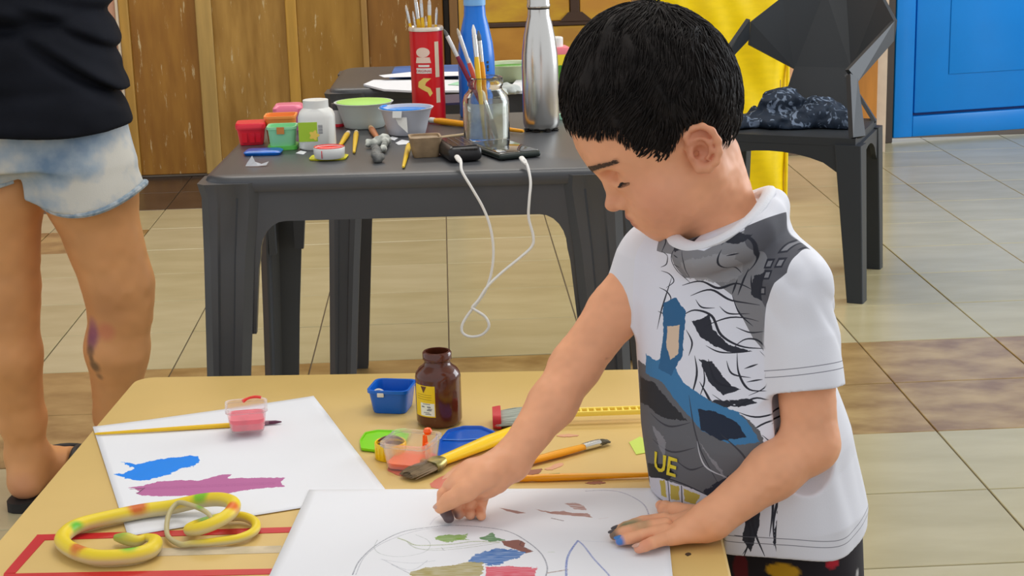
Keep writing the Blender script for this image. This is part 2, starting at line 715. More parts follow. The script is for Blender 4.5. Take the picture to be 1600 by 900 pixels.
M_ply = [mat('plywood', c, 0.42, vscale=9, color2=c2, stretch=(2.2, 1, 0.35), bump=0.05, bscale=25, fleck=(24, 0.615, (0.50, 0.38, 0.20))) for c, c2 in
         (((0.23, 0.095, 0.011), (0.33, 0.155, 0.022)), ((0.25, 0.125, 0.019), (0.40, 0.225, 0.05)),
          ((0.27, 0.135, 0.017), (0.36, 0.195, 0.033)), ((0.19, 0.08, 0.012), (0.25, 0.11, 0.017)))]
M_bat = [mat('batten_wood', c, 0.45, vscale=8, var=0.12, stretch=(4, 1, 0.4)) for c in
         ((0.42, 0.235, 0.045), (0.40, 0.255, 0.075), (0.44, 0.245, 0.04), (0.34, 0.19, 0.05), (0.20, 0.10, 0.03))]
def board(name, x0, x1, z0, z1, y0, d, m):
    return obj(name, box(((x0 + x1) / 2, y0 - d / 2, (z0 + z1) / 2), (x1 - x0, d, z1 - z0), 0.003, 1), m, wall, smooth=False)
YW = 6.58
for i, (x0, x1) in enumerate(((-1.212, -0.954), (-0.896, -0.61), (-0.57, -0.32), (-0.297, -0.004))):
    board('wood_panel', x0, x1, 0.012, 2.3, YW, 0.03, M_ply[i])
for x0, x1, k in ((-1.247, -1.211, 0), (-0.955, -0.894, 1), (-0.611, -0.569, 2), (-0.321, -0.297, 3), (0.02, 0.052, 4), (0.056, 0.104, 2)):
    board('batten', x0, x1, 0.012, 2.3, YW, 0.05, M_bat[k])
M_black = mat('dark_gap', (0.02, 0.015, 0.012), 0.8)
board('gap_strip', -0.004, 0.02, 0.012, 2.3, YW, 0.012, M_black)
M_white = mat('white_edge', (0.75, 0.66, 0.52), 0.6)
board('edge_strip', -1.262, -1.248, 0.012, 2.3, YW, 0.04, M_white)
# painted mural at the far left: pink ground, an orange shape, a dark curl
M_pink = mat('mural_pink', (0.46, 0.24, 0.16), 0.6, vscale=4, color2=(0.56, 0.32, 0.22))
mural = board('mural_board', -2.75, -1.263, 0.012, 2.3, YW, 0.022, M_pink)
M_orange = mat('mural_orange', (0.66, 0.33, 0.10), 0.6, var=0.12, vscale=6)
obj('orange_patch', move(slab([(0.085 * math.cos(a) * 0.75, 0.13 * math.sin(a)) for a in np.linspace(0, 6.28, 28)[:-1]], 0, 0.0015), (-1.37, 6.5575, 0.635), rx=math.pi / 2), M_orange, mural)
obj('curl_stroke', tube(smooth_path([(-1.385, 6.5575, 0.552), (-1.345, 6.5575, 0.536), (-1.305, 6.5575, 0.545), (-1.285, 6.5575, 0.572)], 6), [0.006, 0.013, 0.017, 0.007], 8), mat('mural_dark', (0.07, 0.045, 0.04), 0.7), mural)

# painted boards behind the bottles
M_gold = [mat('painted_board', c, 0.5, vscale=5, color2=c2, stretch=(1, 1, 2.5)) for c, c2 in
          (((0.40, 0.19, 0.025), (0.58, 0.36, 0.02)), ((0.46, 0.22, 0.035), (0.52, 0.29, 0.03)), ((0.34, 0.14, 0.018), (0.46, 0.22, 0.03)), ((0.38, 0.19, 0.03), (0.56, 0.37, 0.03)))]
board('painted_board', 0.108, 0.488, 0.565, 1.25, YW, 0.03, M_gold[0])
board('painted_board', 0.528, 1.05, 0.565, 1.25, YW, 0.03, M_gold[1])
board('painted_board', 0.108, 0.40, 0.012, 0.545, YW, 0.03, M_gold[2])
board('painted_board', 0.402, 1.05, 0.012, 0.545, YW, 0.03, M_gold[3])
M_line = mat('painted_line', (0.05, 0.025, 0.014), 0.6)
board('dark_bar', 0.108, 1.05, 0.546, 0.564, YW, 0.034, M_line)
board('dark_bar', 0.49, 0.526, 0.564, 1.25, YW, 0.034, M_line)
obj('dark_bar_foot', move(slab([(-0.06, 0), (0.07, 0), (0.028, 0.035), (-0.026, 0.035)], 0, 0.003), (0.508, 6.546, 0.563), rx=math.pi / 2), M_line, wall)
M_peach = mat('peach_board', (0.66, 0.36, 0.19), 0.6, var=0.05)
M_owood = mat('orange_wood', (0.40, 0.16, 0.025), 0.45, vscale=6, var=0.2, stretch=(3, 1, 0.4))
board('peach_board', 1.05, 1.56, 0.012, 2.3, YW, 0.025, M_peach)
board('orange_post', 1.56, 1.70, 0.012, 2.3, YW, 0.05, M_owood)
board('plinth_block', 1.56, 1.72, 0.0, 0.10, YW, 0.055, mat('plinth', (0.40, 0.33, 0.22), 0.6))

# blue panelled door, set at an angle to the wall
M_blue = mat('blue_door_paint', (0.0, 0.21, 0.66), 0.32, var=0.06, vscale=3)
M_dfr = mat('dark_door_frame', (0.05, 0.035, 0.025), 0.6)
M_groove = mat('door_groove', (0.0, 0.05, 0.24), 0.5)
DA = math.atan2(0.128, 0.604)
door = bpy.data.objects.new('door_1', mesh_data('door_1', *move(box((0.45, 0.028, 1.055), (0.90, 0.02, 2.08)), (1.834, 6.80, 0), DA), M_groove, False))
link(door)
door['kind'] = 'structure'
def dpart(name, x0, x1, z0, z1, d, m, y=0.018, bev=0.004):
    return obj(name, move(box(((x0 + x1) / 2, y - d / 2, (z0 + z1) / 2), (x1 - x0, d, z1 - z0), bev, 2), (1.834, 6.80, 0), DA), m, door)
dpart('stile', 0, 0.085, 0.02, 2.09, 0.036, M_blue)
dpart('stile', 0.815, 0.90, 0.02, 2.09, 0.036, M_blue)
dpart('bottom_rail', 0.0855, 0.8145, 0.02, 0.105, 0.036, M_blue)
dpart('top_rail', 0.0855, 0.8145, 2.0, 2.09, 0.036, M_blue)
pn = dpart('panel', 0.094, 0.806, 0.116, 1.99, 0.028, M_blue, bev=0.006)
dpart('raised_panel', 0.245, 0.66, 0.27, 1.83, 0.006, M_blue, y=-0.009, bev=0.0028)
struct('trim_1', move(box((-0.028, 0.03, 1.06), (0.05, 0.09, 2.12), 0.003, 1), (1.834, 6.80, 0), DA), M_dfr)
struct('trim_2', move(box((0.93, 0.03, 1.06), (0.055, 0.09, 2.12), 0.003, 1), (1.834, 6.80, 0), DA), M_dfr)
struct('wall_right', move(box((1.75, 0.08, 1.5), (1.6, 0.08, 3.0)), (1.834, 6.80, 0), DA), M_wall)

# ceiling lamps that carry the room's light
M_lamp = bpy.data.materials.new('lamp_diffuser')
M_lamp.use_nodes = True
_p = M_lamp.node_tree.nodes['Principled BSDF']
_p.inputs['Emission Color'].default_value = (1, 0.97, 0.92, 1)
_p.inputs['Emission Strength'].default_value = 4.0
for x, y in ((0.35, 2.4), (-0.6, 5.0)):
    t = thing('ceiling_lamp', 'long white ceiling lamp with a glowing diffuser over ' + ('the paper covered table' if y < 3 else 'the far end near the wood wall'), 'lamp', (x, y, 3.01))
    obj('housing', box((0, 0, -0.03), (1.25, 0.22, 0.06), 0.006, 2), M_ceil, t)
    obj('diffuser', box((0, 0, -0.067), (1.2, 0.17, 0.014), 0.004, 2), M_lamp, t)

# yellow plastic sheet hung behind the chair
M_yellow = mat('yellow_sheet', (0.86, 0.61, 0.0), 0.38, bump=0.35, bscale=14, stretch=(1, 1, 3), var=0.04)
ysh = thing('yellow_sheet', 'bright yellow plastic sheet hanging down to the floor behind the black chair', 'sheet', (0.95, 5.60, 0))
nx, nz = 46, 40
V, F = [], []
for side in (0, 1):
    for a in range(nx + 1):
        for b in range(nz + 1):
            x = -0.30 + 0.51 * a / nx
            z = 0.002 + 1.05 * b / nz
            w = 0.006 * math.sin(x * 31 + 2.2 * math.sin(z * 5)) + 0.004 * math.sin(z * 17 + x * 9) + 0.003 * math.sin(x * 60 + z * 22)
            if a >= nx - 4:
                w += 0.010 * (a - nx + 4)
            V.append((x, w + 0.004 * side, z))
n1 = (nx + 1) * (nz + 1)
for a in range(nx):
    for b in range(nz):
        i = a * (nz + 1) + b
        q = (i, i + 1, i + nz + 2, i + nz + 1)
        F += [q, tuple(k + n1 for k in reversed(q))]
edge = [a * (nz + 1) for a in range(nx + 1)] + [nx * (nz + 1) + b for b in range(1, nz + 1)] + [a * (nz + 1) + nz for a in range(nx - 1, -1, -1)] + [b for b in range(nz - 1, 0, -1)]
for p, q in zip(edge, edge[1:] + edge[:1]):
    F.append((p, q, q + n1, p + n1))
obj('sheet_cloth', (V, F), M_yellow, ysh, angle=180)
obj('folded_edge', tube([(0.205, 0.03, 0.003), (0.208, 0.03, 0.5), (0.205, 0.03, 1.052)], 0.006, 8), M_yellow, ysh)
obj('top_rail', tube([(-0.33, 0.002, 1.06), (0.23, 0.002, 1.06)], 0.012, 10), mat('rail_wood', (0.3, 0.17, 0.07), 0.6), ysh)
for x in (-0.31, 0.17):
    obj('rail_post', box((x, 0.035, 0.53), (0.025, 0.025, 1.06), 0.003, 1), bpy.data.materials['rail_wood'], ysh)
# ------------------------------------------------------------------ black plastic tables
M_plast = mat('charcoal_plastic', (0.060, 0.062, 0.067), 0.36, var=0.06, vscale=8, bump=0.04, bscale=350)
def leg_ring(z, w, d, notch):
    """L-shaped plan of a moulded table leg, open to the inside; corner at the origin, arms along +x and +y"""
    t = 0.016
    r = 0.012
    pts = [(r, 0), (w * 0.30, 0), (w * 0.34, notch), (w * 0.62, notch), (w * 0.66, 0), (w - r, 0), (w, r), (w, t), (t + r, t), (t, t + r), (t, d), (r, d), (0, d - r), (0, d * 0.66), (notch, d * 0.62), (notch, d * 0.34), (0, d * 0.30), (0, r)]
    return [(x, y, z) for x, y in pts]
def plastic_table(label, loc, rot, hx, hy, group):
    t = thing('plastic_table', label, 'table', loc, rot, group)
    H = 0.72
    top = rloft([(H - 0.022, hx - 0.004, hy - 0.004, 0.04), (H - 0.010, hx, hy, 0.045), (H - 0.003, hx - 0.003, hy - 0.003, 0.043), (H, hx - 0.012, hy - 0.012, 0.036)], 6)
    obj('tabletop', top, M_plast, t, angle=50)
    # apron with rounded lower corners, one board per side
    for rz, half, dist in ((0, hx, hy), (math.pi, hx, hy), (math.pi / 2, hy, hx), (-math.pi / 2, hy, hx)):
        prof = [(-half + 0.05, H - 0.012), (-half + 0.05, H - 0.24), (-half + 0.066, H - 0.24), (-half + 0.076, H - 0.14)]
        for k in range(7):
            a = math.pi / 2 * k / 6
            prof.append((-half + 0.080 + 0.040 - 0.040 * math.cos(a), H - 0.12 + 0.052 * math.sin(a)))
        prof += [(-x, z) for x, z in reversed(prof)]
        v, f = slab(prof, 0, 0.012)
        v = [(x, -dist + 0.010 + zz, z) for x, z, zz in v]
        obj('apron', move((v, f), (0, 0, 0), rz), M_plast, t)
    for sx, sy in ((1, 1), (-1, 1), (-1, -1), (1, -1)):
        rings = []
        for z, w, d, fl, nt in ((0.0, 0.052, 0.052, 0.030, 0.003), (0.012, 0.053, 0.053, 0.029, 0.003), (0.35, 0.063, 0.063, 0.014, 0.004), (0.60, 0.075, 0.075, 0.004, 0.005), (0.69, 0.085, 0.085, 0.0015, 0.003), (0.712, 0.088, 0.088, 0.006, 0.0)):
            r = leg_ring(z, w, d, nt)
            rings.append([(sx * (hx + fl - x), sy * (hy + fl - y), zz) for x, y, zz in r])
        obj('leg', loft(rings), M_plast, t, angle=35)
    return t
plastic_table('black plastic table crowded with paint pots and bottles', (-0.045, 2.72, 0), math.radians(-2.5), 0.308, 0.305, 'black plastic tables')
plastic_table('black plastic table behind, under papers and a dark blue cloth', (0.085, 3.61, 0), math.radians(-1.5), 0.325, 0.20, 'black plastic tables')

# ------------------------------------------------------------------ low kids' table
M_ochre = mat('ochre_laminate', (0.665, 0.455, 0.155), 0.42, var=0.035, vscale=5, bump=0.02, bscale=200)
M_edge = mat('table_edge', (0.50, 0.33, 0.12), 0.5)
TA = math.radians(-4.4)
kt = thing('kids_table', "low ochre children's table strewn with paint things and paper sheets", 'table', (-0.106, 1.74, 0), TA)
TZ = 0.47
kw, kd = 0.384, 0.500
obj('tabletop', rloft([(TZ - 0.022, kw - 0.003, kd - 0.003, 0.026), (TZ - 0.019, kw, kd, 0.028), (TZ - 0.003, kw, kd, 0.028), (TZ, kw - 0.003, kd - 0.003, 0.026)], 8), M_ochre, kt, angle=30)
for rz, half, dist in ((0, kw, kd), (math.pi, kw, kd), (math.pi / 2, kd, kw), (-math.pi / 2, kd, kw)):
    obj('apron', move(box((0, -dist + 0.05, TZ - 0.055), (2 * half - 0.16, 0.018, 0.065), 0.002, 1), (0, 0, 0), rz), M_edge, kt)
for sx in (-1, 1):
    for sy in (-1, 1):
        obj('leg', rloft([(0, 0.018, 0.018, 0.006, sx * (kw - 0.06), sy * (kd - 0.06)), (TZ - 0.0225, 0.024, 0.024, 0.006, sx * (kw - 0.07), sy * (kd - 0.07))], 3), M_edge, kt)
def flat(name, poly, z0, z1, m, parent, **k):
    return obj(name, slab(poly, z0, z1), m, parent, world=True, **k)
M_red = mat('red_tape', (0.56, 0.012, 0.018), 0.4)
Z0, Z1 = TZ + 0.0001, TZ + 0.0007
flat('red_tape', [(-0.4559, 1.6915), (-0.4435, 1.6849), (-0.4549, 1.5924), (-0.4663, 1.5920)], Z0, Z1, M_red, kt)
flat('red_tape', [(-0.4563, 1.6933), (-0.1793, 1.6845), (-0.1781, 1.6701), (-0.4553, 1.6774)], Z0, Z1 - 0.0001, M_red, kt)
flat('red_tape', [(-0.4663, 1.5920), (-0.1831, 1.5750), (-0.1820, 1.5622), (-0.4628, 1.5728)], Z0, Z1 - 0.0001, M_red, kt)
M_tape = mat('clear_tape', (0.62, 0.52, 0.36), 0.15, var=0.12, vscale=40)
flat('clear_tape', [(-0.3961, 1.6384), (-0.3171, 1.6418), (-0.1898, 1.6349), (-0.1881, 1.6162), (-0.3138, 1.6213), (-0.3905, 1.6179)], Z0, Z1 - 0.0003, M_tape, kt, label='strip of clear tape')
SZ = Z0 + 0.0002
def stain(pts, m, amp=0.0012):
    global SZ
    SZ += 0.00006
    return obj('paint_stain', slab(wobble(pts, amp), Z0, SZ), m, kt, world=True, smooth=False)
M_stred = mat('red_paint_stain', (0.62, 0.16, 0.10), 0.5)
M_stwine = mat('wine_paint_stain', (0.30, 0.11, 0.06), 0.6)
M_stdark = mat('dark_paint_stain', (0.06, 0.04, 0.025), 0.6)
M_stpink = mat('pink_paint_stain', (0.66, 0.33, 0.19), 0.5)
stain([(-0.0358, 1.7949), (-0.0226, 1.8203), (-0.0107, 1.8273), (-0.0124, 1.8045), (-0.0227, 1.7812)], M_stred)
stain([(-0.0226, 1.8140), (0.0002, 1.8670), (0.0218, 1.8867), (0.0184, 1.8693), (-0.0063, 1.8247)], M_stpink)
stain([(0.0675, 1.8161), (0.0755, 1.8279), (0.0929, 1.8323), (0.0898, 1.8177), (0.0777, 1.8128)], M_stwine)
stain([(0.0981, 1.8317), (0.1164, 1.8489), (0.1197, 1.8420), (0.1068, 1.8285)], M_stpink)
stain([(0.1408, 1.7807), (0.1557, 1.7851), (0.1624, 1.7782), (0.1476, 1.7759)], M_stwine)
stain([(0.2242, 1.5688), (0.2278, 1.5717), (0.2299, 1.5682), (0.2260, 1.5638)], M_stdark, 0.0006)
stain([(0.1192, 1.9445), (0.1315, 1.9503), (0.1468, 1.9436), (0.1308, 1.9408)], M_stpink)
stain([(-0.0597, 1.8330), (-0.0707, 1.8280), (-0.0854, 1.8488), (-0.0812, 1.8569)], M_stred, 0.0006)

# ------------------------------------------------------------------ faceted black armchair
M_chair = mat('black_chair_plastic', (0.021, 0.025, 0.030), 0.48, bump=0.03, bscale=300)
ch = thing('plastic_armchair', 'faceted black plastic armchair with a crumpled cloth on its seat', 'chair', (1.025, 4.73, 0), math.atan2(-0.885, -0.466))
# local: x forward (the way the chair faces), +y to the chair's own left (right in the picture)
def prism(bot, top):
    """frustum between two rectangles (cx, cy, hx, hy, z)"""
    return rloft([(bot[4], bot[2], bot[3], 0.004, bot[0], bot[1]), (top[4], top[2], top[3], 0.004, top[0], top[1])], 2)
def facets(name, pts, faces, th=0.012):
    bm = bmesh.new()
    vs = [bm.verts.new(p) for p in pts]
    for f in faces:
        bm.faces.new([vs[i] for i in f])
    bmesh.ops.recalc_face_normals(bm, faces=bm.faces)
    bmesh.ops.solidify(bm, geom=bm.faces[:], thickness=th)
    me = bpy.data.meshes.new(name)
    bm.to_mesh(me)
    bm.free()
    me.materials.append(M_chair)
    return link(bpy.data.objects.new(name, me), ch)
S0 = 0.435
v, f = slab([(0.36, -0.235), (0.36, 0.235), (0.0, 0.205), (0.0, -0.205)], S0 - 0.022, S0)
obj('seat', (v, f), M_chair, ch, smooth=False)
def rail(half, dep, arch=0.05):
    pr = [(-half, S0 - 0.021), (half, S0 - 0.021), (half, S0 - 0.125)]
    pr += [(half - 0.045 - (2 * half - 0.09) * k / 10, S0 - 0.092 + arch * math.sin(math.pi * k / 10) ** 0.6) for k in range(11)] + [(-half, S0 - 0.125)]
    return slab(pr, 0, dep)
v, f = rail(0.232, 0.014)
obj('front_rail', ([(0.346 + zz, x, z) for x, z, zz in v], f), M_chair, ch, smooth=False)
v, f = rail(0.200, 0.014)
obj('back_rail', ([(0.004 + zz, x, z) for x, z, zz in v], f), M_chair, ch, smooth=False)
for sy in (-1, 1):
    v, f = rail(0.165, 0.014)
    obj('side_rail', ([(0.18 + x, sy * (0.222 + 0.015 * x / 0.18) + zz - 0.007, z) for x, z, zz in v], f), M_chair, ch, smooth=False)
    obj('leg', prism((0.375, sy * 0.252, 0.024, 0.022, 0), (0.338, sy * 0.216, 0.030, 0.036, S0 - 0.018)), M_chair, ch, smooth=False)
    obj('leg', prism((-0.015, sy * 0.205, 0.018, 0.022, 0), (0.022, sy * 0.190, 0.026, 0.032, S0 - 0.018)), M_chair, ch, smooth=False)
    # support from the front leg up and back to the backrest, and the side facet behind it
    facets('arm_support', [(0.356, sy * 0.216, S0 - 0.004), (0.320, sy * 0.240, S0 - 0.004), (0.240, sy * 0.196, 0.572), (0.258, sy * 0.180, 0.586)], [(0, 1, 2, 3)], 0.018)
    if sy > 0:
        facets('side_facet', [(0.040, sy * 0.214, S0 - 0.003), (-0.015, sy * 0.200, S0 - 0.003), (-0.050, 0.105, 0.555)], [(0, 1, 2)], 0.010)
facets('lower_back', [(-0.004, 0.130, S0 - 0.012), (-0.004, -0.085, S0 - 0.012), (-0.055, -0.050, 0.57), (-0.055, 0.115, 0.57)], [(0, 1, 2, 3)])
P = [(-0.055, 0.115, 0.562), (-0.055, -0.050, 0.562), (-0.135, 0.075, 0.785), (-0.115, 0.020, 0.785), (-0.065, 0.190, 0.775), (-0.070, -0.095, 0.765), (0.005, 0.245, 0.712), (-0.010, -0.168, 0.700), (0.010, 0.240, 0.655), (-0.005, -0.172, 0.635)]
FC = [(0, 1, 3, 2), (1, 9, 7, 5), (1, 5, 3), (0, 2, 4), (0, 4, 6, 8)]
facets('backrest', P, FC, 0.014)
for sy in (-1, 1):
    bk = 0.238 if sy > 0 else 0.166
    facets('arm_wing', [(0.004, sy * bk, 0.708), (0.008, sy * bk, 0.652), (0.238, sy * 0.198, 0.568), (0.262, sy * 0.178, 0.602)], [(0, 1, 2, 3)], 0.012)

# crumpled navy cloth on the seat
M_navy = mat('navy_print_cloth', (0.006, 0.014, 0.030), 0.8, vscale=26, color2=(0.010, 0.022, 0.045))
nt = M_navy.node_tree
wv = nt.nodes.new('ShaderNodeTexNoise'); wv.inputs['Scale'].default_value = 34; wv.inputs['Detail'].default_value = 2; wv.inputs['Distortion'].default_value = 1.4
tcn = nt.nodes.new('ShaderNodeTexCoord'); nt.links.new(tcn.outputs['Object'], wv.inputs['Vector'])
rp = nt.nodes.new('ShaderNodeValToRGB')
rp.color_ramp.elements[0].position = 0.56; rp.color_ramp.elements[0].color = (0, 0, 0, 1)
rp.color_ramp.elements[1].position = 0.64; rp.color_ramp.elements[1].color = (1, 1, 1, 1)
nt.links.new(wv.outputs['Fac'], rp.inputs['Fac'])
mx = nt.nodes.new('ShaderNodeMix'); mx.data_type = 'RGBA'
pb = nt.nodes['Principled BSDF']
nt.links.new(pb.inputs['Base Color'].links[0].from_socket, mx.inputs[6])
mx.inputs[7].default_value = (0.16, 0.21, 0.30, 1)
nt.links.new(rp.outputs['Color'], mx.inputs[0])
nt.links.new(mx.outputs[2], pb.inputs['Base Color'])
def crumple(p):
    return (0.016 * np.abs(vnoise(p, 20, 1)) + 0.009 * np.abs(vnoise(p, 45, 2)) - 0.012 * np.abs(vnoise(p, 30, 5)) - 0.003)
c0 = np.array([1.025, 4.73, S0])
fx, fy = np.array([-0.466, -0.885, 0]), np.array([0.885, -0.466, 0])
def cp(a, b, z):
    return c0 + a * fx + b * fy + np.array([0, 0, z])
prims = [ell(cp(0.17, -0.02, 0.010), (0.11, 0.11, 0.040), 0.03), ell(cp(0.15, -0.02, 0.055), (0.055, 0.055, 0.045), 0.03), ell(cp(0.16, 0.08, 0.030), (0.075, 0.07, 0.042), 0.03), ell(cp(0.17, 0.15, 0.018), (0.05, 0.06, 0.036), 0.03),
         ell(cp(0.24, -0.13, 0.006), (0.07, 0.07, 0.026), 0.02), cap(cp(0.24, -0.165, 0.01), cp(0.24, -0.172, 0.062), 0.016, 0.011, 0.02), cap(cp(0.20, -0.06, 0.06), cp(0.19, 0.03, 0.070), 0.016, 0.014, 0.02),
         Prim(crumple, c0, 1.0, 0, 'disp'),
         Prim(lambda p: p[:, 2] - (S0 + 0.0015), c0, 1.0, 0.002, 'sub')]
ct = sdf_obj('crumpled_cloth', sdf_mesh(prims, (0.70, 4.30, 0.43), (1.30, 4.88, 0.57), 0.004), M_navy, None)
tag(ct, 'crumpled navy blue patterned cloth lying on the black chair seat', 'cloth')
# ------------------------------------------------------------------ what lies on the black tables
TT = 0.7204
def M(name, r, g, b, rough=0.35, **k):
    return mat(name, srgb(r, g, b), rough, **k)
M_whiteplas = mat('white_plastic', (0.74, 0.74, 0.70), 0.4)
M_clear = mat('clear_plastic', (0.90, 0.90, 0.90), 0.12, trans=0.85, ior=1.2)
M_steel = mat('brushed_steel', (0.62, 0.60, 0.56), 0.24, metal=1.0, bump=0.02, bscale=180, stretch=(1, 1, 0.02))
M_silver = mat('silver_ferrule', (0.72, 0.72, 0.70), 0.25, metal=1.0)
M_yelwood = mat('yellow_lacquer', (0.82, 0.50, 0.012), 0.28)
M_orgwood = mat('orange_lacquer', (0.86, 0.36, 0.008), 0.28)
M_palewood = mat('pale_wood', (0.58, 0.44, 0.26), 0.6)
M_bristle = mat('bristle', (0.55, 0.48, 0.38), 0.8)
M_grimy = mat('grey_paint_crust', (0.16, 0.16, 0.15), 0.8, var=0.4, vscale=80)
M_paper = mat('paper', (0.76, 0.77, 0.80), 0.75)

def tub(name, label, cat, loc, rz, w, h, m, m_in=None, rim=True, fill=0.6, group=None, lid=None):
    t = thing(name, label, cat, loc, rz, group)
    hw = w / 2
    secs = [(0, hw * 0.80, hw * 0.80, hw * 0.3), (0.003, hw * 0.84, hw * 0.84, hw * 0.32), (h - 0.004, hw * 0.97, hw * 0.97, hw * 0.36), (h - 0.004, hw * 1.04, hw * 1.04, hw * 0.38), (h, hw * 1.04, hw * 1.04, hw * 0.38),
            (h, hw * 0.92, hw * 0.92, hw * 0.34), (0.004, hw * 0.78, hw * 0.78, hw * 0.28)]
    obj('tub_wall', rloft(secs, 5), m, t, angle=35)
    if m_in is not None:
        z = h * fill
        k = 0.79 + (0.91 - 0.79) * fill
        obj('paint', rloft([(0.0045, hw * 0.775, hw * 0.775, hw * 0.27), (z, hw * k, hw * k, hw * 0.33)], 5), m_in, t)
    return t

M_redtub = M('red_tub_plastic', 232, 40, 60, 0.3)
M_redpaint = M('red_paint', 225, 20, 40, 0.2)
t = tub('paint_tub', 'small red paint tub with a lid, leftmost on the black table', 'tub', (-0.3239, 2.7462, 0.7204), 0.05, 0.046, 0.030, M_redtub)
obj('lid', rloft([(0.028, 0.0246, 0.0246, 0.009), (0.034, 0.0246, 0.0246, 0.009), (0.036, 0.023, 0.023, 0.008)], 5), M_redtub, t)
for dx in (-0.010, 0.002, 0.012):
    obj('red_streak', slab([(dx - .004, -0.0205), (dx + .004, -0.0205), (dx + .004, -0.0225), (dx - .004, -0.0225)], 0.005, 0.020), M_redpaint, t)
t = tub('paint_tub', 'mint green open paint tub with a brighter green foot and an orange drip', 'tub', (-0.2672, 2.6885, 0.7204), 0.0, 0.046, 0.037, M('mint_plastic', 150, 220, 165), M('mint_paint', 110, 205, 120), fill=0.8)
obj('green_base', rloft([(0.0, 0.024, 0.024, 0.008), (0.006, 0.0235, 0.0235, 0.008)], 4), M('green_base_plastic', 95, 195, 80), t)
obj('orange_drip', slab([(-.007, -0.0228), (.005, -0.0228), (.005, -0.0246), (-.007, -0.0246)], 0.026, 0.037), M('orange_drip_paint', 205, 130, 60), t)
tub('paint_tub', 'orange rimmed paint tub behind the mint green one', 'tub', (-0.2760, 2.7627, 0.7204), 0.0, 0.051, 0.044, M('orange_plastic', 245, 150, 70), M('orange_in', 235, 140, 40))
t = thing('paint_tub', 'pink paint tub with a mauve lid behind the orange rimmed tub', 'tub', (-0.2741, 2.8891, 0.7204), 0.0)
obj('tub_wall', rloft([(0, 0.022, 0.022, 0.007), (0.035, 0.025, 0.025, 0.008)], 5), M('mauve_plastic', 190, 100, 170), t)
obj('lid', rloft([(0.030, 0.026, 0.026, 0.009), (0.039, 0.026, 0.026, 0.009), (0.044, 0.022, 0.022, 0.012)], 5), M('pink_lid_plastic', 235, 120, 150), t)

# white paint bottle with a green label
t = thing('paint_bottle', 'white plastic paint bottle with a green and yellow label', 'bottle', (-0.2107, 2.6766, 0.7204), 0.0)
obj('bottle_body', rloft([(0, 0.026, 0.024, 0.014), (0.003, 0.029, 0.026, 0.015), (0.052, 0.029, 0.026, 0.015), (0.060, 0.026, 0.024, 0.015), (0.066, 0.020, 0.020, 0.0195), (0.078, 0.020, 0.020, 0.0195)], 6), M_whiteplas, t)
obj('cap', lathe([(0, 0.078), (0.0205, 0.0775), (0.0205, 0.0655), (0.0198, 0.065)], 28), M_whiteplas, t)
obj('label_sticker', box((-0.0125, -0.0262, 0.030), (0.030, 0.0008, 0.031), 0.0002, 1), M('lime_label', 165, 200, 50, 0.5), t)
o = obj('label_flower', slab([(0.004 + 0.007 * math.cos(a) * (1 + .25 * math.cos(5 * a)), 0.007 * math.sin(a) * (1 + .25 * math.cos(5 * a))) for a in np.linspace(0, 6.28, 26)[:-1]], 0, 0.0003), M('label_yellow', 240, 205, 90, 0.5), t)
o.rotation_euler = (math.pi / 2, 0, 0); o.location = (-0.007, -0.0266, 0.0245)
M_ink = mat('black_ink', (0.03, 0.03, 0.035), 0.6)
M_greyink = mat('grey_ink', (0.22, 0.22, 0.24), 0.6)
for k in range(8):
    obj('barcode_bar', box((0.0075 + 0.0, -0.02625, 0.0275 + k * 0.0018), (0.0068, 0.0005, 0.0009 if k % 3 else 0.0012)), M_greyink, t, smooth=False)

# bowls
def bowl(name, label, loc, r, h, m, m_paint, lid=None):
    t = thing(name, label, 'bowl', loc)
    b = r * 0.70
    obj('bowl_wall', lathe([(0, 0), (b * 0.96, 0), (b, 0.002), (b * 1.12, h * 0.35), (r * 0.93, h * 0.88), (r, h * 0.955), (r * 1.03, h), (r * 0.96, h), (r * 0.90, h * 0.86), (b * 1.05, h * 0.3), (0, 0.003)], 44), m, t, angle=60)
    return t
t = bowl('plastic_bowl', 'white plastic bowl capped with light green paint', (-0.1446, 2.8896, 0.7204), 0.050, 0.044, mat('white_bowl', (0.62, 0.68, 0.62), 0.4), None)
obj('green_paint', lathe([(0, 0.0475), (0.030, 0.0470), (0.046, 0.0447), (0.0475, 0.042), (0.046, 0.040), (0, 0.040)], 36), M('lime_paint', 172, 225, 105, 0.4), t)
t = bowl('plastic_bowl', 'white plastic bowl smeared with bright blue paint', (-0.0696, 2.7935, 0.7204), 0.045, 0.045, mat('grey_white_bowl', (0.60, 0.61, 0.66), 0.4), None)
M_bluep = M('blue_paint', 25, 140, 235, 0.25)
obj('blue_paint', lathe([(0, 0.041), (0.036, 0.0405), (0.0405, 0.039), (0.038, 0.036), (0, 0.034)], 36), M_bluep, t)
sm = []
for k in range(15):
    a = math.pi * (0.78 + 0.92 * k / 14)
    sm.append((0.0425 * math.cos(a), 0.0425 * math.sin(a), 0.0455))
obj('blue_rim_smear', tube(sm, [0.0012, 0.0024, 0.0028, 0.0016, 0.0026, 0.0022, 0.001], 8), M_bluep, t)
obj('rim_tab', move(box((0, 0, 0), (0.016, 0.001, 0.011), 0.0003, 1), (-0.014, -0.0455, 0.039), rz=-0.3, rx=-0.2), M_whiteplas, t)
obj('paper_scrap', move(slab([(-0.010, 0), (0.010, 0.0), (0.012, -0.026), (-0.004, -0.012)], 0, 0.0006), (-0.008, -0.0425, 0.034), rx=math.pi / 2 - 0.22, rz=-0.2), mat('scrap_paper', (0.72, 0.71, 0.66), 0.7), t)

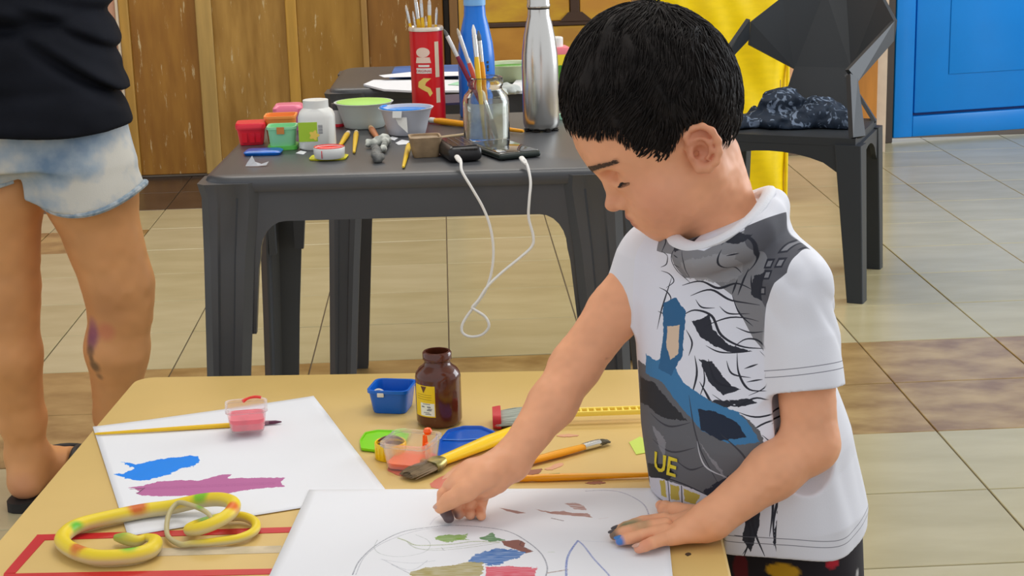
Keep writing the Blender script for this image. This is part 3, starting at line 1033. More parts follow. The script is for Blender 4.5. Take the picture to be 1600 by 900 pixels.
# tall red crisps can full of brushes
CAN = (-0.0329, 2.9637, 0.7204)
t = thing('crisps_can', 'tall red crisps can holding thin brushes', 'can', CAN)
rc, hc = 0.0295, 0.163
M_can = M('can_red', 215, 15, 22, 0.3)
obj('can_wall', lathe([(0, 0), (rc, 0), (rc, hc - 0.006), (rc * 0.95, hc - 0.006), (rc * 0.93, 0.004), (0, 0.004)], 48), M_can, t)
obj('can_rim', lathe([(rc - .003, hc - 0.007), (rc + 0.0012, hc - 0.007), (rc + 0.0016, hc - 0.003), (rc, hc), (rc - 0.0022, hc), (rc - 0.003, hc - 0.004)], 48), mat('can_rim_metal', (0.72, 0.62, 0.50), 0.3, metal=0.4), t)
A0 = -math.pi / 2 - 0.24
def on_can(x, y, z=0.0, zc=0.0, a0=A0):
    a = a0 + x / rc
    r = rc + 0.00025 + z
    return ((r) * math.cos(a), r * math.sin(a), zc + y)
def can_patch(name, poly, m, zc, lift=0.0, a0=A0):
    bm = bmesh.new()
    fs = bm.faces.new([bm.verts.new((x, y, 0)) for x, y in poly])
    bmesh.ops.triangulate(bm, faces=[fs])
    bmesh.ops.subdivide_edges(bm, edges=bm.edges[:], cuts=3, use_grid_fill=True)
    v = [on_can(q.co.x, q.co.y, lift, zc, a0) for q in bm.verts]
    bm.verts.index_update()
    f = [tuple(q.index for q in fc.verts) for fc in bm.faces]
    bm.free()
    return obj(name, (v, f), m, t)
M_cream2 = M('can_cream', 240, 205, 185, 0.5)
M_canw = M('can_white', 235, 225, 215, 0.5)
can_patch('badge', [(0.0125 * math.cos(a), 0.0085 * math.sin(a)) for a in np.linspace(0, 6.28, 24)[:-1]], M_cream2, 0.120)
can_patch('badge', [(-0.014, -0.005), (0.014, -0.005), (0.012, 0.005), (-0.012, 0.005)], M_cream2, 0.1065)
can_patch('title_band', [(-0.0135, -0.0052), (0.0145, -0.0052), (0.0145, 0.004), (-0.0135, 0.004)], M_canw, 0.0885)
can_patch('title_band', [(-0.009, -0.0018), (0.011, -0.0018), (0.011, 0.0018), (-0.009, 0.0018)], M_canw, 0.0965)
text_mesh('ORIGINAL', 0.0062, M('can_letter', 190, 60, 60, 0.5), 'lettering', t, lambda x, y, z: on_can(x + 0.0005, y - 0.0022, 0.0003 + z, 0.0878), 0.0001)
chip = [(-0.010, 0.010), (0.000, 0.017), (0.013, 0.016), (0.004, 0.009), (0.002, 0.004), (0.011, -0.001), (0.015, -0.010), (0.010, -0.016), (0.006, -0.008), (-0.004, -0.003), (-0.011, 0.001)]
can_patch('crisp_print', chip, M('crisp_yellow', 240, 205, 105, 0.5), 0.0585)
can_patch('side_panel', [(-0.004, -0.030), (0.0045, -0.030), (0.0045, 0.032), (-0.004, 0.032)], M('panel_beige', 225, 205, 175, 0.5), 0.106, 0, A0 + 0.0255 / rc)
can_patch('side_panel', [(-0.004, -0.016), (0.0045, -0.016), (0.0045, 0.010), (-0.004, 0.010)], M('panel_beige2', 225, 205, 175, 0.5), 0.047, 0, A0 + 0.0255 / rc)

def brush(label, p0, p1, r, m_handle, ferr=0.05, hair=0.02, m_hair=None, group=None, flatk=1.0, name='paintbrush', m_ferr=None):
    """p0: handle end, p1: bristle tip, both in the world"""
    p0, p1 = Vector(p0), Vector(p1)
    t = thing(name, label, 'brush', p0, 0, group)
    d = (p1 - p0).normalized()
    L = (p1 - p0).length
    q = lambda s: d * s
    if L - ferr - hair > 0.01:
        Lh = L - ferr - hair
        obj('handle', tube([q(0), q(0.004), q(Lh * 0.6), q(Lh * 0.92), q(Lh)], [r * 0.35, r * 0.55, r * 0.95, r * 1.1, r * 0.85], 12), m_handle, t)
    obj('ferrule', tube([q(L - ferr - hair), q(L - hair - ferr * 0.5), q(L - hair)], [r * 0.88, r * 0.95, r * 0.92], 12, flat=flatk), m_ferr or M_silver, t)
    obj('bristles', tube([q(L - hair), q(L - hair * 0.5), q(L)], [r * 0.85, r * 0.8, r * 0.25], 10, flat=flatk), m_hair or M_bristle, t)
    return t
cx, cy, cz = CAN
pxs = 0.00113
for i, (x0, x1, y1, fer, r, dy, lab) in enumerate((
        (0.000, -30, 8, 0.044, 0.0028, 0.005, 'brush leaning furthest left in the red can'),
        (-0.006, -19, 16, 0.040, 0.0022, -0.012, 'thin short brush second from left in the red can'),
        (0.002, -15, -4, 0.058, 0.0036, 0.012, 'thick brush rising left of centre in the red can'),
        (-0.002, -6, -3, 0.048, 0.0032, -0.004, 'tall brush at the centre of the red can'),
        (0.006, 0, 26, 0.030, 0.0022, 0.014, 'lowest brush, near the middle of the red can'),
        (0.004, 7, 0, 0.036, 0.0036, 0.004, 'flat brush with a wide white ferrule in the red can'),
        (0.010, 18, 12, 0.040, 0.0026, -0.003, 'brush leaning furthest right in the red can'))):
    ztop = TT + hc + (40 - y1) * pxs * 1.03
    brush('yellow handled ' + lab, (cx + x0 * 0.5, cy + dy * 0.5, TT + 0.012), (cx + x1 * pxs, cy + dy, ztop), r, M_yelwood, fer * 0.5, 0.010, mat('pale_bristle', (0.62, 0.55, 0.48), 0.7) if i == 0 else bpy.data.materials['pale_bristle'], 'brushes in the red can', m_ferr=M_whiteplas if i == 5 else None)

# glass jar with brushes
JAR = (0.0619, 2.6834, 0.7204)
t = thing('glass_jar', 'clear glass jar holding dirty paint brushes', 'jar', JAR)
M_glass = mat('jar_glass', (0.93, 0.96, 0.93), 0.03, trans=1.0, ior=1.45)
rj, hj = 0.0375, 0.104
obj('jar_glass', lathe([(0, 0), (rj - 0.004, 0), (rj, 0.004), (rj, 0.066), (rj - 0.003, 0.076), (rj - 0.010, 0.084), (rj - 0.011, 0.089), (rj - 0.009, 0.091), (rj - 0.009, hj), (rj - 0.011, hj + 0.001),
                        (rj - 0.0125, hj), (rj - 0.0135, 0.084), (rj - 0.0055, 0.075), (rj - 0.003, 0.066), (rj - 0.003, 0.007), (rj - 0.008, 0.005), (0, 0.0065)], 48), M_glass, t, angle=60)
M_film = mat('dried_paint_film', (0.62, 0.63, 0.52), 0.6, alpha=0.6, var=0.2, vscale=40)
pv, pf = [], []
for a in range(17):
    for b in range(6):
        an = -3.0 + 4.6 * a / 16
        pv.append((( rj - 0.0034) * math.cos(an), (rj - 0.0034) * math.sin(an), 0.009 + 0.056 * b / 5))
for a in range(16):
    for b in range(5):
        i = a * 6 + b
        pf.append((i, i + 1, i + 7, i + 6))
obj('paint_film', (pv, pf), M_film, t, label='dried film of pale paint inside the jar')
jx, jy, jz = JAR
M_maroon = M('maroon_lacquer', 125, 25, 55, 0.3)
M_coral = M('coral_lacquer', 225, 95, 75, 0.3)
M_wferr = mat('pale_ferrule', (0.72, 0.70, 0.68), 0.3, metal=0.5)
px = 0.00102
brush('maroon brush with a white ferrule, leaning far left out of the glass jar', (jx + 0.016, jy - 0.010, TT + 0.010), (jx - 62 * px, jy - 0.004, TT + 0.183), 0.0036, M_maroon, 0.036, 0.012, M_grimy, 'brushes in the glass jar', m_ferr=M_wferr)
brush('coral red brush with a white ferrule in the glass jar, second from left', (jx + 0.010, jy + 0.004, TT + 0.010), (jx - 41 * px, jy + 0.012, TT + 0.182), 0.0034, M_coral, 0.046, 0.012, M_bristle, 'brushes in the glass jar', m_ferr=M_wferr)
brush('yellow brush with a white tip standing upright in the glass jar', (jx - 0.004, jy - 0.016, TT + 0.010), (jx - 16 * px, jy + 0.002, TT + 0.188), 0.0042, M_yelwood, 0.035, 0.016, mat('white_tip', (0.8, 0.78, 0.74), 0.6), 'brushes in the glass jar')
brush('orange yellow brush with a dark tip, rightmost in the glass jar', (jx + 0.004, jy + 0.010, TT + 0.010), (jx - 8 * px, jy + 0.008, TT + 0.178), 0.0042, M_orgwood, 0.034, 0.016, M_grimy, 'brushes in the glass jar')
brush('long cream handled brush standing bristles down in the glass jar', (jx - 26 * px, jy + 0.018, TT + 0.135), (jx + 0.017, jy - 0.012, TT + 0.010), 0.0048, mat('cream_lacquer', (0.70, 0.62, 0.46), 0.4), 0.03, 0.03, M('rust_bristle', 120, 60, 40, 0.7), 'brushes in the glass jar')

# steel bottle, blue bottle
t = thing('steel_bottle', 'tall brushed steel drinking bottle on the black table', 'bottle', (0.1563, 2.7859, 0.7204))
k = 0.0305
obj('bottle_body', lathe([(0, 0.002), (k * 0.80, 0.0015), (k * 0.93, 0.006), (k, 0.014), (k, 0.110), (k * 0.97, 0.128), (k * 0.86, 0.155), (k * 0.70, 0.180), (k * 0.60, 0.190), (k * 0.585, 0.2015), (0, 0.2015)], 56), M_steel, t, angle=50)
obj('seal_ring', lathe([(0, 0.2015), (k * 0.60, 0.2015), (k * 0.60, 0.2040), (0, 0.2040)], 40), M_black, t)
obj('cap', lathe([(0, 0.2042), (k * 0.62, 0.2042), (k * 0.635, 0.206), (k * 0.635, 0.209), (k * 0.61, 0.210), (k * 0.61, 0.236), (k * 0.55, 0.240), (0, 0.2405)], 48), M_steel, t)
for i in range(8):
    a = 2 * math.pi * (i + .5) / 8
    obj('base_foot', move(rloft([(0, 0.005, 0.004, 0.002), (0.0016, 0.006, 0.005, 0.002)], 2), (k * 0.80 * math.cos(a), k * 0.80 * math.sin(a), 0), a), M_black, t)
t = thing('blue_bottle', 'bright blue plastic drinking bottle with a pale blue cap behind the glass jar', 'bottle', (0.0540, 2.9753, 0.7204))
M_bbot = M('blue_bottle_plastic', 15, 115, 215, 0.2)
k = 0.0325
obj('bottle_body', lathe([(0, 0), (k * 0.95, 0), (k, 0.004), (k, 0.105), (k * 0.93, 0.130), (k * 0.74, 0.160), (k * 0.60, 0.178), (k * 0.57, 0.196), (0, 0.196)], 48), M_bbot, t, angle=50)
obj('cap', lathe([(0, 0.1962), (k * 0.60, 0.1962), (k * 0.60, 0.235), (k * 0.5, 0.238), (0, 0.238)], 40), M('pale_blue_cap', 125, 180, 230, 0.35), t)
for k2, (zz, w) in enumerate(((0.098, 0.004), (0.090, 0.006), (0.084, 0.003))):
    obj('print_mark', move(box((0, 0, 0), (0.004, 0.0006, w)), (0.0195, -0.0264, zz), rz=0.64), M_ink, t, smooth=False)

# small things on the near edge
M_stub = M('yellow_stub', 225, 185, 35, 0.4)
brush('short yellow brush with a dirty bristle end beside the white bottle', (-0.1760, 2.6497, 0.7236), (-0.1683, 2.8157, 0.7236), 0.0045, M_stub, 0.012, 0.014, M_bristle, 'stubs on the black table', m_ferr=M_bristle)
brush('thin short yellow brush with a pale green end, second stub from the white bottle', (-0.1492, 2.6018, 0.7234), (-0.1557, 2.8213, 0.7234), 0.0042, M_stub, 0.010, 0.012, M('green_bristle', 150, 175, 145, 0.7), 'stubs on the black table', m_ferr=M_palewood)
brush('short yellow stub leaning on the brown clay pot', (-0.0689, 2.4521, 0.7234), (-0.0640, 2.6591, 0.7234), 0.0042, M_stub, 0.006, 0.004, M_stub, 'stubs on the black table', m_ferr=M_stub)
brush('stubby wooden brush pointing at the blue paint bowl', (-0.1110, 2.6882, 0.7245), (-0.1344, 2.8601, 0.7245), 0.0052, M('orange_brown_wood', 190, 120, 75, 0.5), 0.010, 0.018, M('tan_bristle', 200, 160, 120, 0.7), 'stubs on the black table', m_ferr=M_palewood)
def lump(name, label, cat, prims_w, m, h=0.0016, group=None):
    c = np.mean([q.c for q in prims_w], 0)
    prims_w = prims_w + [Prim(lambda p: 0.0035 * vnoise(p, 120, 3), c, 1.0, 0, 'disp'), Prim(lambda p: p[:, 2] - 0.7203, c, 1.0, 0.001, 'sub')]
    lo = np.min([q.c - q.R for q in prims_w[:-2]], 0) - 0.006
    hi = np.max([q.c + q.R for q in prims_w[:-2]], 0) + 0.006
    return tag(sdf_obj(name, sdf_mesh(prims_w, lo, hi, h), m, None), label, cat, group)
a, b = np.array((-0.1261, 2.6566, 0.7280)), np.array((-0.1022, 2.6780, 0.7300))
lump('paint_rag', 'small crumpled white and grey paint rag', 'rag', [cap(a, b, 0.007, 0.009, 0.006), cap(b, np.array((-0.1021, 2.6071, 0.7270)), 0.006, 0.005, 0.005)], mat('white_crust', (0.66, 0.68, 0.62), 0.8, color2=(0.10, 0.11, 0.10), vscale=55))
a = np.array((-0.1099, 2.5185, 0.7280))
lump('clay_lump', 'dark grey lump of clay at the front of the black table', 'clay', [ell(a, (0.010, 0.009, 0.008), 0.004), cap(a, np.array((-0.1134, 2.5911, 0.7300)), 0.007, 0.007, 0.006)], M_grimy)
# brown clay pot
t = thing('clay_pot', 'square brown paint pot caked with clay colour', 'pot', (-0.0367, 2.5663, 0.7204), 0.1)
M_clay = mat('brown_clay', (0.33, 0.225, 0.125), 0.6, var=0.15, vscale=50, bump=0.4, bscale=120)
obj('pot_wall', rloft([(0, 0.019, 0.019, 0.006), (0.003, 0.020, 0.020, 0.007), (0.029, 0.0245, 0.0245, 0.008), (0.031, 0.025, 0.025, 0.008), (0.031, 0.022, 0.022, 0.008), (0.024, 0.021, 0.021, 0.007)], 5), M_clay, t)
obj('clay_fill', rloft([(0.018, 0.0195, 0.0195, 0.006), (0.0275, 0.0212, 0.0212, 0.007)], 5), mat('pale_clay', (0.34, 0.25, 0.16), 0.7, var=0.2, vscale=60), t)
# power bank
def frame_box(name, label, cat, pa, pb, length, thick, group=None):
    """thing whose local x runs along its front edge from pa to pb, y away from it"""
    pa, pb = np.array(pa), np.array(pb)
    rz = math.atan2(pb[1] - pa[1], pb[0] - pa[0])
    return thing(name, label, cat, tuple(pa), rz, group), float(np.linalg.norm(pb - pa))
t, w = frame_box('power_bank', 'thick black power bank with a white plug in its end', 'charger', (-0.0015, 2.4837, 0.7204), (0.0507, 2.4902, 0.7204), 0.10, 0.024)
M_pb = mat('power_bank_plastic', (0.020, 0.018, 0.018), 0.3)
M_pbt = mat('power_bank_top', (0.035, 0.026, 0.027), 0.18)
obj('case', move(box((0, 0, 0.0125), (w, 0.10, 0.024), 0.009, 4), (w / 2 - 0.004, 0.052, 0), 0.10), M_pb, t)
obj('top_plate', move(box((0, 0, 0.0246), (w * 0.72, 0.088, 0.0012), 0.0005, 1), (w / 2 - 0.004, 0.052, 0), 0.10), M_pbt, t)
for i in range(3):  # thin paler strips, glints painted onto the top plate
    obj('painted_glint', move(box((0, 0, 0.0254), (0.0012, 0.07, 0.0006)), (w * (0.28 + 0.2 * i), 0.052, 0), 0.10), mat('glint_grey', (0.12, 0.10, 0.10), 0.3) if i == 0 else bpy.data.materials['glint_grey'], t, smooth=False)
for i in range(4):
    obj('port', move(box((0, 0, 0), (0.006, 0.0016, 0.003), 0.0006, 1), (w * (0.42 + 0.13 * i), 0.0030, 0.0195)), M_black, t)
# phone
t, w = frame_box('mobile_phone', 'black mobile phone lying charging on the corner of the black table', 'phone', (0.0729, 2.4913, 0.7204), (0.1406, 2.5063, 0.7204), 0.14, 0.009)
ph = move(box((0, 0, 0.0052), (w, 0.135, 0.0095), 0.0042, 4), (w / 2 - 0.008, 0.072, 0), 0.16)
obj('phone_case', ph, mat('phone_case', (0.018, 0.026, 0.021), 0.4), t)
obj('screen', move(box((0, 0, 0.0102), (w * 0.91, 0.127, 0.0010), 0.0004, 2), (w / 2 - 0.008, 0.072, 0), 0.16), mat('phone_screen', (0.006, 0.006, 0.007), 0.03, coat=1.0), t)
# white charging cable hanging in a loop
M_cable = mat('white_cable', (0.78, 0.76, 0.72), 0.4)
t = thing('charging_cable', 'white charging cable hanging in a loop from phone to power bank', 'cable', (0.0147, 2.4000, 0.7428))
cp_ = [(0.0138, 2.4250, 0.7376), (0.0164, 2.4050, 0.7362), (0.0176, 2.3900, 0.7247), (0.0315, 2.3850, 0.6997), (0.0464, 2.3850, 0.6708), (0.0558, 2.3850, 0.6419), (0.0594, 2.3850, 0.6083), (0.0556, 2.3850, 0.5747), (0.0453, 2.3850, 0.5460), (0.0295, 2.3850, 0.5241), (0.0186, 2.3830, 0.5114), (0.0096, 2.3800, 0.4969), (0.0101, 2.3780, 0.4857), (0.0212, 2.3760, 0.4799), (0.0383, 2.3740, 0.4827), (0.0490, 2.3720, 0.4956), (0.0439, 2.3740, 0.5099), (0.0292, 2.3760, 0.5207), (0.0256, 2.3770, 0.5244), (0.0354, 2.3780, 0.5355), (0.0492, 2.3800, 0.5548), (0.0716, 2.3850, 0.5741), (0.0975, 2.3850, 0.5943), (0.1158, 2.3850, 0.6110), (0.1181, 2.3850, 0.6272), (0.1122, 2.3850, 0.6541), (0.1138, 2.3850, 0.6807), (0.1165, 2.3900, 0.7052), (0.1138, 2.4000, 0.7252), (0.1101, 2.4150, 0.7341)]
obj('cord', tube(smooth_path(cp_, 6), 0.0021, 8), M_cable, t, world=True)
def plug(p, q):
    return obj('plug', tube([p, tuple(np.array(p) * .5 + np.array(q) * .5), q], [0.0042, 0.0044, 0.0026], 10, flat=0.8), M_cable, t, world=True)
plug((0.0112, 2.4450, 0.7372), (0.0163, 2.4030, 0.7356))
plug((0.1064, 2.4350, 0.7337), (0.1114, 2.4050, 0.7301))
# cup on a yellow lid
t = thing('paint_cup', 'low white cup with red paint, standing on a yellow lid', 'cup', (-0.1849, 2.5634, 0.7230))
obj('cup_wall', lathe([(0, 0), (0.022, 0), (0.0235, 0.002), (0.0245, 0.015), (0.0235, 0.0165), (0.0215, 0.0155), (0.0205, 0.004), (0, 0.004)], 36), M_whiteplas, t)
obj('red_paint', lathe([(0, 0.0125), (0.018, 0.0128), (0.0218, 0.0150), (0.0236, 0.0172), (0.0226, 0.0172), (0.0212, 0.0120), (0, 0.010)], 36), M('scarlet_paint', 235, 50, 40, 0.25), t)
obj('paint_drip', box((-0.010, -0.0228, 0.008), (0.0012, 0.0012, 0.012), 0.0004, 1), M_redpaint, t)
yl = obj('pot_lid', move(rloft([(0, 0.028, 0.021, 0.008), (0.0024, 0.029, 0.022, 0.009), (0.0024, 0.026, 0.019, 0.008), (0.0014, 0.0255, 0.0185, 0.008)], 4), (-0.1866, 2.5732, 0.7204), -0.08), M('yellow_lid', 222, 215, 40, 0.35))
tag(yl, 'yellow square lid under the low cup of red paint', 'lid')
bl = obj('pot_lid', move(rloft([(0, 0.028, 0.019, 0.008), (0.004, 0.030, 0.021, 0.009), (0.0065, 0.026, 0.017, 0.008)], 4), (-0.2940, 2.6376, 0.7204), -0.05), M('blue_lid', 10, 95, 185, 0.3, var=0.25, vscale=40))
tag(bl, 'blue lid smeared with paint in front of the red tub', 'lid')
# torn white paper
v = [(-0.018, 0.0, 0), (-0.016, 0.008, 0.004), (-0.008, 0.010, 0.014), (-0.003, 0.002, 0.006), (0.006, 0.004, 0.002), (0.017, 0.007, 0.005), (0.014, -0.004, 0.001), (0.002, -0.006, 0.0005), (-0.010, -0.006, 0.0005)]
f = [(0, 1, 2, 3), (0, 3, 8), (3, 4, 7, 8), (4, 5, 6, 7)]
bm = bmesh.new()
vs = [bm.verts.new(p) for p in v]
for q in f:
    bm.faces.new([vs[i] for i in q])
bmesh.ops.solidify(bm, geom=bm.faces[:], thickness=0.0006)
me = bpy.data.meshes.new('paper_scrap'); bm.to_mesh(me); bm.free(); me.materials.append(M_paper)
o = link(bpy.data.objects.new('paper_scrap', me)); o.location = (-0.2920, 2.5227, 0.7208)
tag(o, 'torn scrap of white paper at the left front corner of the black table', 'paper')
for pts, lab in (([(-0.1005, 2.7476), (-0.0937, 2.7666), (-0.0837, 2.7508), (-0.0894, 2.7251)], 'tiny white paper scrap by the foot of the blue paint bowl'), ([(-0.0866, 2.6980), (-0.0769, 2.7291), (-0.0640, 2.7130), (-0.0676, 2.6810), (-0.0820, 2.6776)], 'small white paper scrap between blue bowl and clay pot'), ([(-0.2427, 2.6294), (-0.2365, 2.6529), (-0.2262, 2.6383), (-0.2294, 2.6144)], 'smear of dried white paint before the white bottle')):
    tag(obj('paper_scrap', slab(pts, 0.7203, 0.7209), M_paper), lab, 'paper')
# long brush, stick
brush('big orange handled brush lying behind the glass jar', (0.1241, 2.7410, 0.7262), (-0.0357, 2.9090, 0.7262), 0.0055, M_orgwood, 0.012, 0.008, M_black, m_ferr=M_whiteplas)
st = obj('wooden_stick', tube([(-0.0304, 2.7090, 0.7237), (0.0904, 2.7789, 0.7237)], 0.0026, 8), M_palewood)
tag(st, 'thin pale wooden stick lying beside the clay pot', 'stick')
t = thing('small_jar', 'tiny clear jar with a dark lid and red foot behind the white bottle', 'jar', (-0.1923, 2.9078, 0.7204))
obj('jar_body', lathe([(0, 0), (0.011, 0), (0.011, 0.026), (0.009, 0.029), (0, 0.029)], 20), mat('clouded_plastic', (0.62, 0.62, 0.58), 0.3), t)
obj('lid', lathe([(0, 0.0291), (0.0095, 0.0291), (0.0095, 0.040), (0, 0.0405)], 20), mat('jar_lid', (0.07, 0.08, 0.08), 0.4), t)
obj('foot_ring', lathe([(0.010, 0), (0.0118, 0), (0.0118, 0.005), (0.010, 0.005)], 20), M_redtub, t)

# ---- second table
def sheet(name, label, cat, poly, z, m, th=0.0008):
    return tag(obj(name, slab(poly, z, z + th), m), label, cat)
M_cloth = M('navy_cloth', 56, 90, 150, 0.7, var=0.2, vscale=14)
dk = rloft([(0, 0.165, 0.075, 0.01), (0.010, 0.160, 0.070, 0.02)], 3)
tag(obj('folded_cloth', move(dk, (0.045, 3.635, TT), -0.03), M_cloth), 'folded dark blue cloth at the back of the second black table', 'cloth')
M_sky = M('blue_print', 75, 110, 160, 0.6)
sheet('paper_sheet', 'white strip of paper on the folded blue cloth', 'paper', [(-0.1424, 3.5433), (-0.0782, 3.5831), (0.0581, 3.5570), (0.0594, 3.4885), (-0.1304, 3.5065)], 0.7308, M_paper)
sheet('paper_sheet', 'white sheet of paper before the folded blue cloth', 'paper', [(-0.1715, 3.4556), (-0.1531, 3.5257), (0.0956, 3.4598), (0.0927, 3.2867), (-0.0744, 3.3291), (-0.1264, 3.3621)], 0.7206, M_paper, 0.004)
sheet('paper_sheet', 'white sheet of paper with a corner curled beside the steel bottle', 'paper', [(0.1272, 3.3272), (0.1527, 3.4880), (0.2577, 3.4599), (0.2450, 3.2289), (0.1269, 3.2587)], 0.7206, M_paper, 0.006)
sheet('paper_sheet', 'pale green strip of paper beside the red can', 'paper', [(0.0027, 3.3936), (0.0294, 3.4501), (0.0627, 3.4629), (0.0813, 3.4150), (0.0284, 3.3765)], 0.7252, M('pale_green_paper', 165, 215, 180, 0.6))
sheet('dark_wrapper', 'dark violet wrapper on the front edge of the second black table', 'wrapper', [(-0.0108, 3.2457), (0.0366, 3.2528), (0.0420, 3.1324), (-0.0038, 3.1259)], 0.7206, M('violet_wrapper', 62, 58, 88, 0.35), 0.004)
t = bowl('plastic_bowl', 'translucent pale bowl with green paint beside the steel bottle', (0.1357, 3.4675, 0.7204), 0.060, 0.036, mat('pale_green_bowl', (0.45, 0.52, 0.33), 0.3), None)
obj('green_paint', lathe([(0, 0.022), (0.045, 0.023), (0.052, 0.029), (0.050, 0.020), (0, 0.016)], 30), M('leaf_green_paint', 100, 155, 65, 0.3), t)
lp = [ell(np.array((0.1208, 3.2585, 0.7290)), (0.022, 0.016, 0.012), 0.004), ell(np.array((0.1035, 3.2301, 0.7270)), (0.013, 0.012, 0.009), 0.006)]
lump('paper_wad', 'grey white wad of paper in front of the pale green bowl', 'paper', lp, mat('wad_paper', (0.50, 0.53, 0.50), 0.8))
# juice carton
t = thing('juice_carton', 'pink and yellow drink carton half hidden behind the steel bottle', 'carton', (0.2184, 3.3510, 0.7204), 0.12)
obj('carton_body', box((0, 0, 0.034), (0.054, 0.05, 0.068), 0.003, 2), M('carton_yellow', 225, 200, 30, 0.45), t)
obj('carton_band', box((0, 0, 0.072), (0.0545, 0.0505, 0.016), 0.003, 2), M('carton_pink', 240, 130, 140, 0.45), t)
obj('carton_foot', box((0, 0, 0.0055), (0.0546, 0.0506, 0.011), 0.002, 1), M('carton_pale', 240, 175, 180, 0.45), t)
obj('cap', lathe([(0, 0.079), (0.017, 0.079), (0.017, 0.097), (0.015, 0.099), (0, 0.099)], 24), M_whiteplas, t)
obj('fruit_print', move(slab([(0.015 * math.cos(a), 0.017 * math.sin(a)) for a in np.linspace(0, 6.28, 24)[:-1]], 0, 0.0006), (0.006, -0.0252, 0.028), rx=math.pi / 2), M('fruit_green', 70, 130, 25, 0.5), t)
for i in range(3):
    obj('print_mark', move(box((0, 0, 0), (0.007, 0.0005, 0.004), 0.0002, 1), (0.0205, -0.0253, 0.040 + 0.0075 * i)), M_ink, t)
lid = obj('bottle_cap', lathe([(0, 0), (0.009, 0), (0.009, 0.007), (0.008, 0.009), (0, 0.009)], 20, (0.1992, 2.9023, 0.7204)), M('mint_cap', 150, 205, 175, 0.4))
tag(lid, 'mint green bottle cap on the black table right of the steel bottle', 'cap')
# ------------------------------------------------------------------ on the low table
KZ = 0.4705
def paper_sheet(name, label, TL, TR, BL, canvas, lift, seed, flatz):
    TL, TR, BL = [np.array(p[:2]) for p in (TL, TR, BL)]
    e1, e2 = TR - TL, BL - TL
    n = 36
    V, F, UV = [], [], []
    for a in range(n + 1):
        for b in range(n + 1):
            u, v = a / n, b / n
            p = TL + u * e1 + v * e2
            V.append((p[0], p[1], flatz + lift(u, v)))
            UV.append((u, 1 - v))
    top = len(V)
    V += [(x, y, z - 0.00028) for x, y, z in V]
    for a in range(n):
        for b in range(n):
            i = a * (n + 1) + b
            q = (i, i + 1, i + n + 2, i + n + 1)
            F += [q, tuple(k + top for k in reversed(q))]
    ed = [a * (n + 1) for a in range(n + 1)] + [n * (n + 1) + b for b in range(1, n + 1)] + [a * (n + 1) + n for a in range(n - 1, -1, -1)] + [b for b in range(n - 1, 0, -1)]
    for p, q in zip(ed, ed[1:] + ed[:1]):
        F.append((p, q, q + top, p + top))
    m = mat(name + '_stock', (0.77, 0.775, 0.80), 0.7)
    me = bpy.data.meshes.new(name)
    me.from_pydata(V, [], F)
    l = me.uv_layers.new(name='print')
    for pl in me.polygons:
        for li in pl.loop_indices:
            vi = me.loops[li].vertex_index
            l.data[li].uv = UV[vi % top]
    painted(m, canvas.image(name + '_brushwork'), 'print')
    me.materials.append(m)
    me.shade_smooth()
    o = link(bpy.data.objects.new(name, me))
    return tag(o, label, 'paper')
class SheetFrame:
    """world (x, y) on the table -> canvas pixels (y up, as images store them)"""
    def __init__(s, TL, TR, BL, w):
        s.TL = np.array(TL[:2]); s.e1 = np.array(TR[:2]) - s.TL; s.e2 = np.array(BL[:2]) - s.TL
        s.w = w; s.h = int(w * np.linalg.norm(s.e2) / np.linalg.norm(s.e1))
        s.inv = np.linalg.inv(np.stack([s.e1, s.e2], 1))
    def __call__(s, pts):
        q = (np.array(pts) - s.TL) @ s.inv.T
        return np.stack([q[:, 0] * s.w, (1 - q[:, 1]) * s.h], 1)

# first sheet: a blue and a mauve brush stroke
A = ((-0.4676, 2.0478, 0.4710), (-0.1931, 2.1409, 0.4710), (-0.3564, 1.6765, 0.4710))
fr = SheetFrame(*A, 1100)
cv = Canvas(fr.w, fr.h, c255(225, 228, 235))
blue = [(-0.4092, 1.8709), (-0.3977, 1.8696), (-0.3863, 1.8856), (-0.3960, 1.8977), (-0.4055, 1.9121), (-0.3891, 1.9013), (-0.3701, 1.9101), (-0.3524, 1.9193), (-0.3387, 1.9199), (-0.3264, 1.9253), (-0.3151, 1.9217), (-0.3115, 1.9010), (-0.3178, 1.8863), (-0.3306, 1.8812), (-0.3414, 1.8631), (-0.3556, 1.8498), (-0.3678, 1.8428), (-0.3828, 1.8488), (-0.3953, 1.8565)]
cv.poly(fr(blue), c255(0, 128, 230), 1.0, rag=9, soft=3)
cv.poly(fr([(-0.3847, 1.8596), (-0.3596, 1.9067), (-0.3228, 1.9158), (-0.3472, 1.8767), (-0.3730, 1.8518)]), c255(12, 128, 225), 0.6, rag=6, dry=0.4, ang=0.3)
mau = [(-0.3813, 1.8237), (-0.3671, 1.8262), (-0.3516, 1.8389), (-0.3313, 1.8407), (-0.3013, 1.8373), (-0.2809, 1.8518), (-0.2671, 1.8544), (-0.2713, 1.8401), (-0.2341, 1.8379), (-0.2042, 1.8344), (-0.2075, 1.8223), (-0.2016, 1.8051), (-0.2304, 1.8023), (-0.2516, 1.7967), (-0.2728, 1.7871), (-0.2947, 1.7895), (-0.3395, 1.7906), (-0.3618, 1.7952), (-0.3714, 1.8043), (-0.3665, 1.8098)]
cv.poly(fr(mau), c255(180, 100, 150), 1.0, rag=6, soft=2)
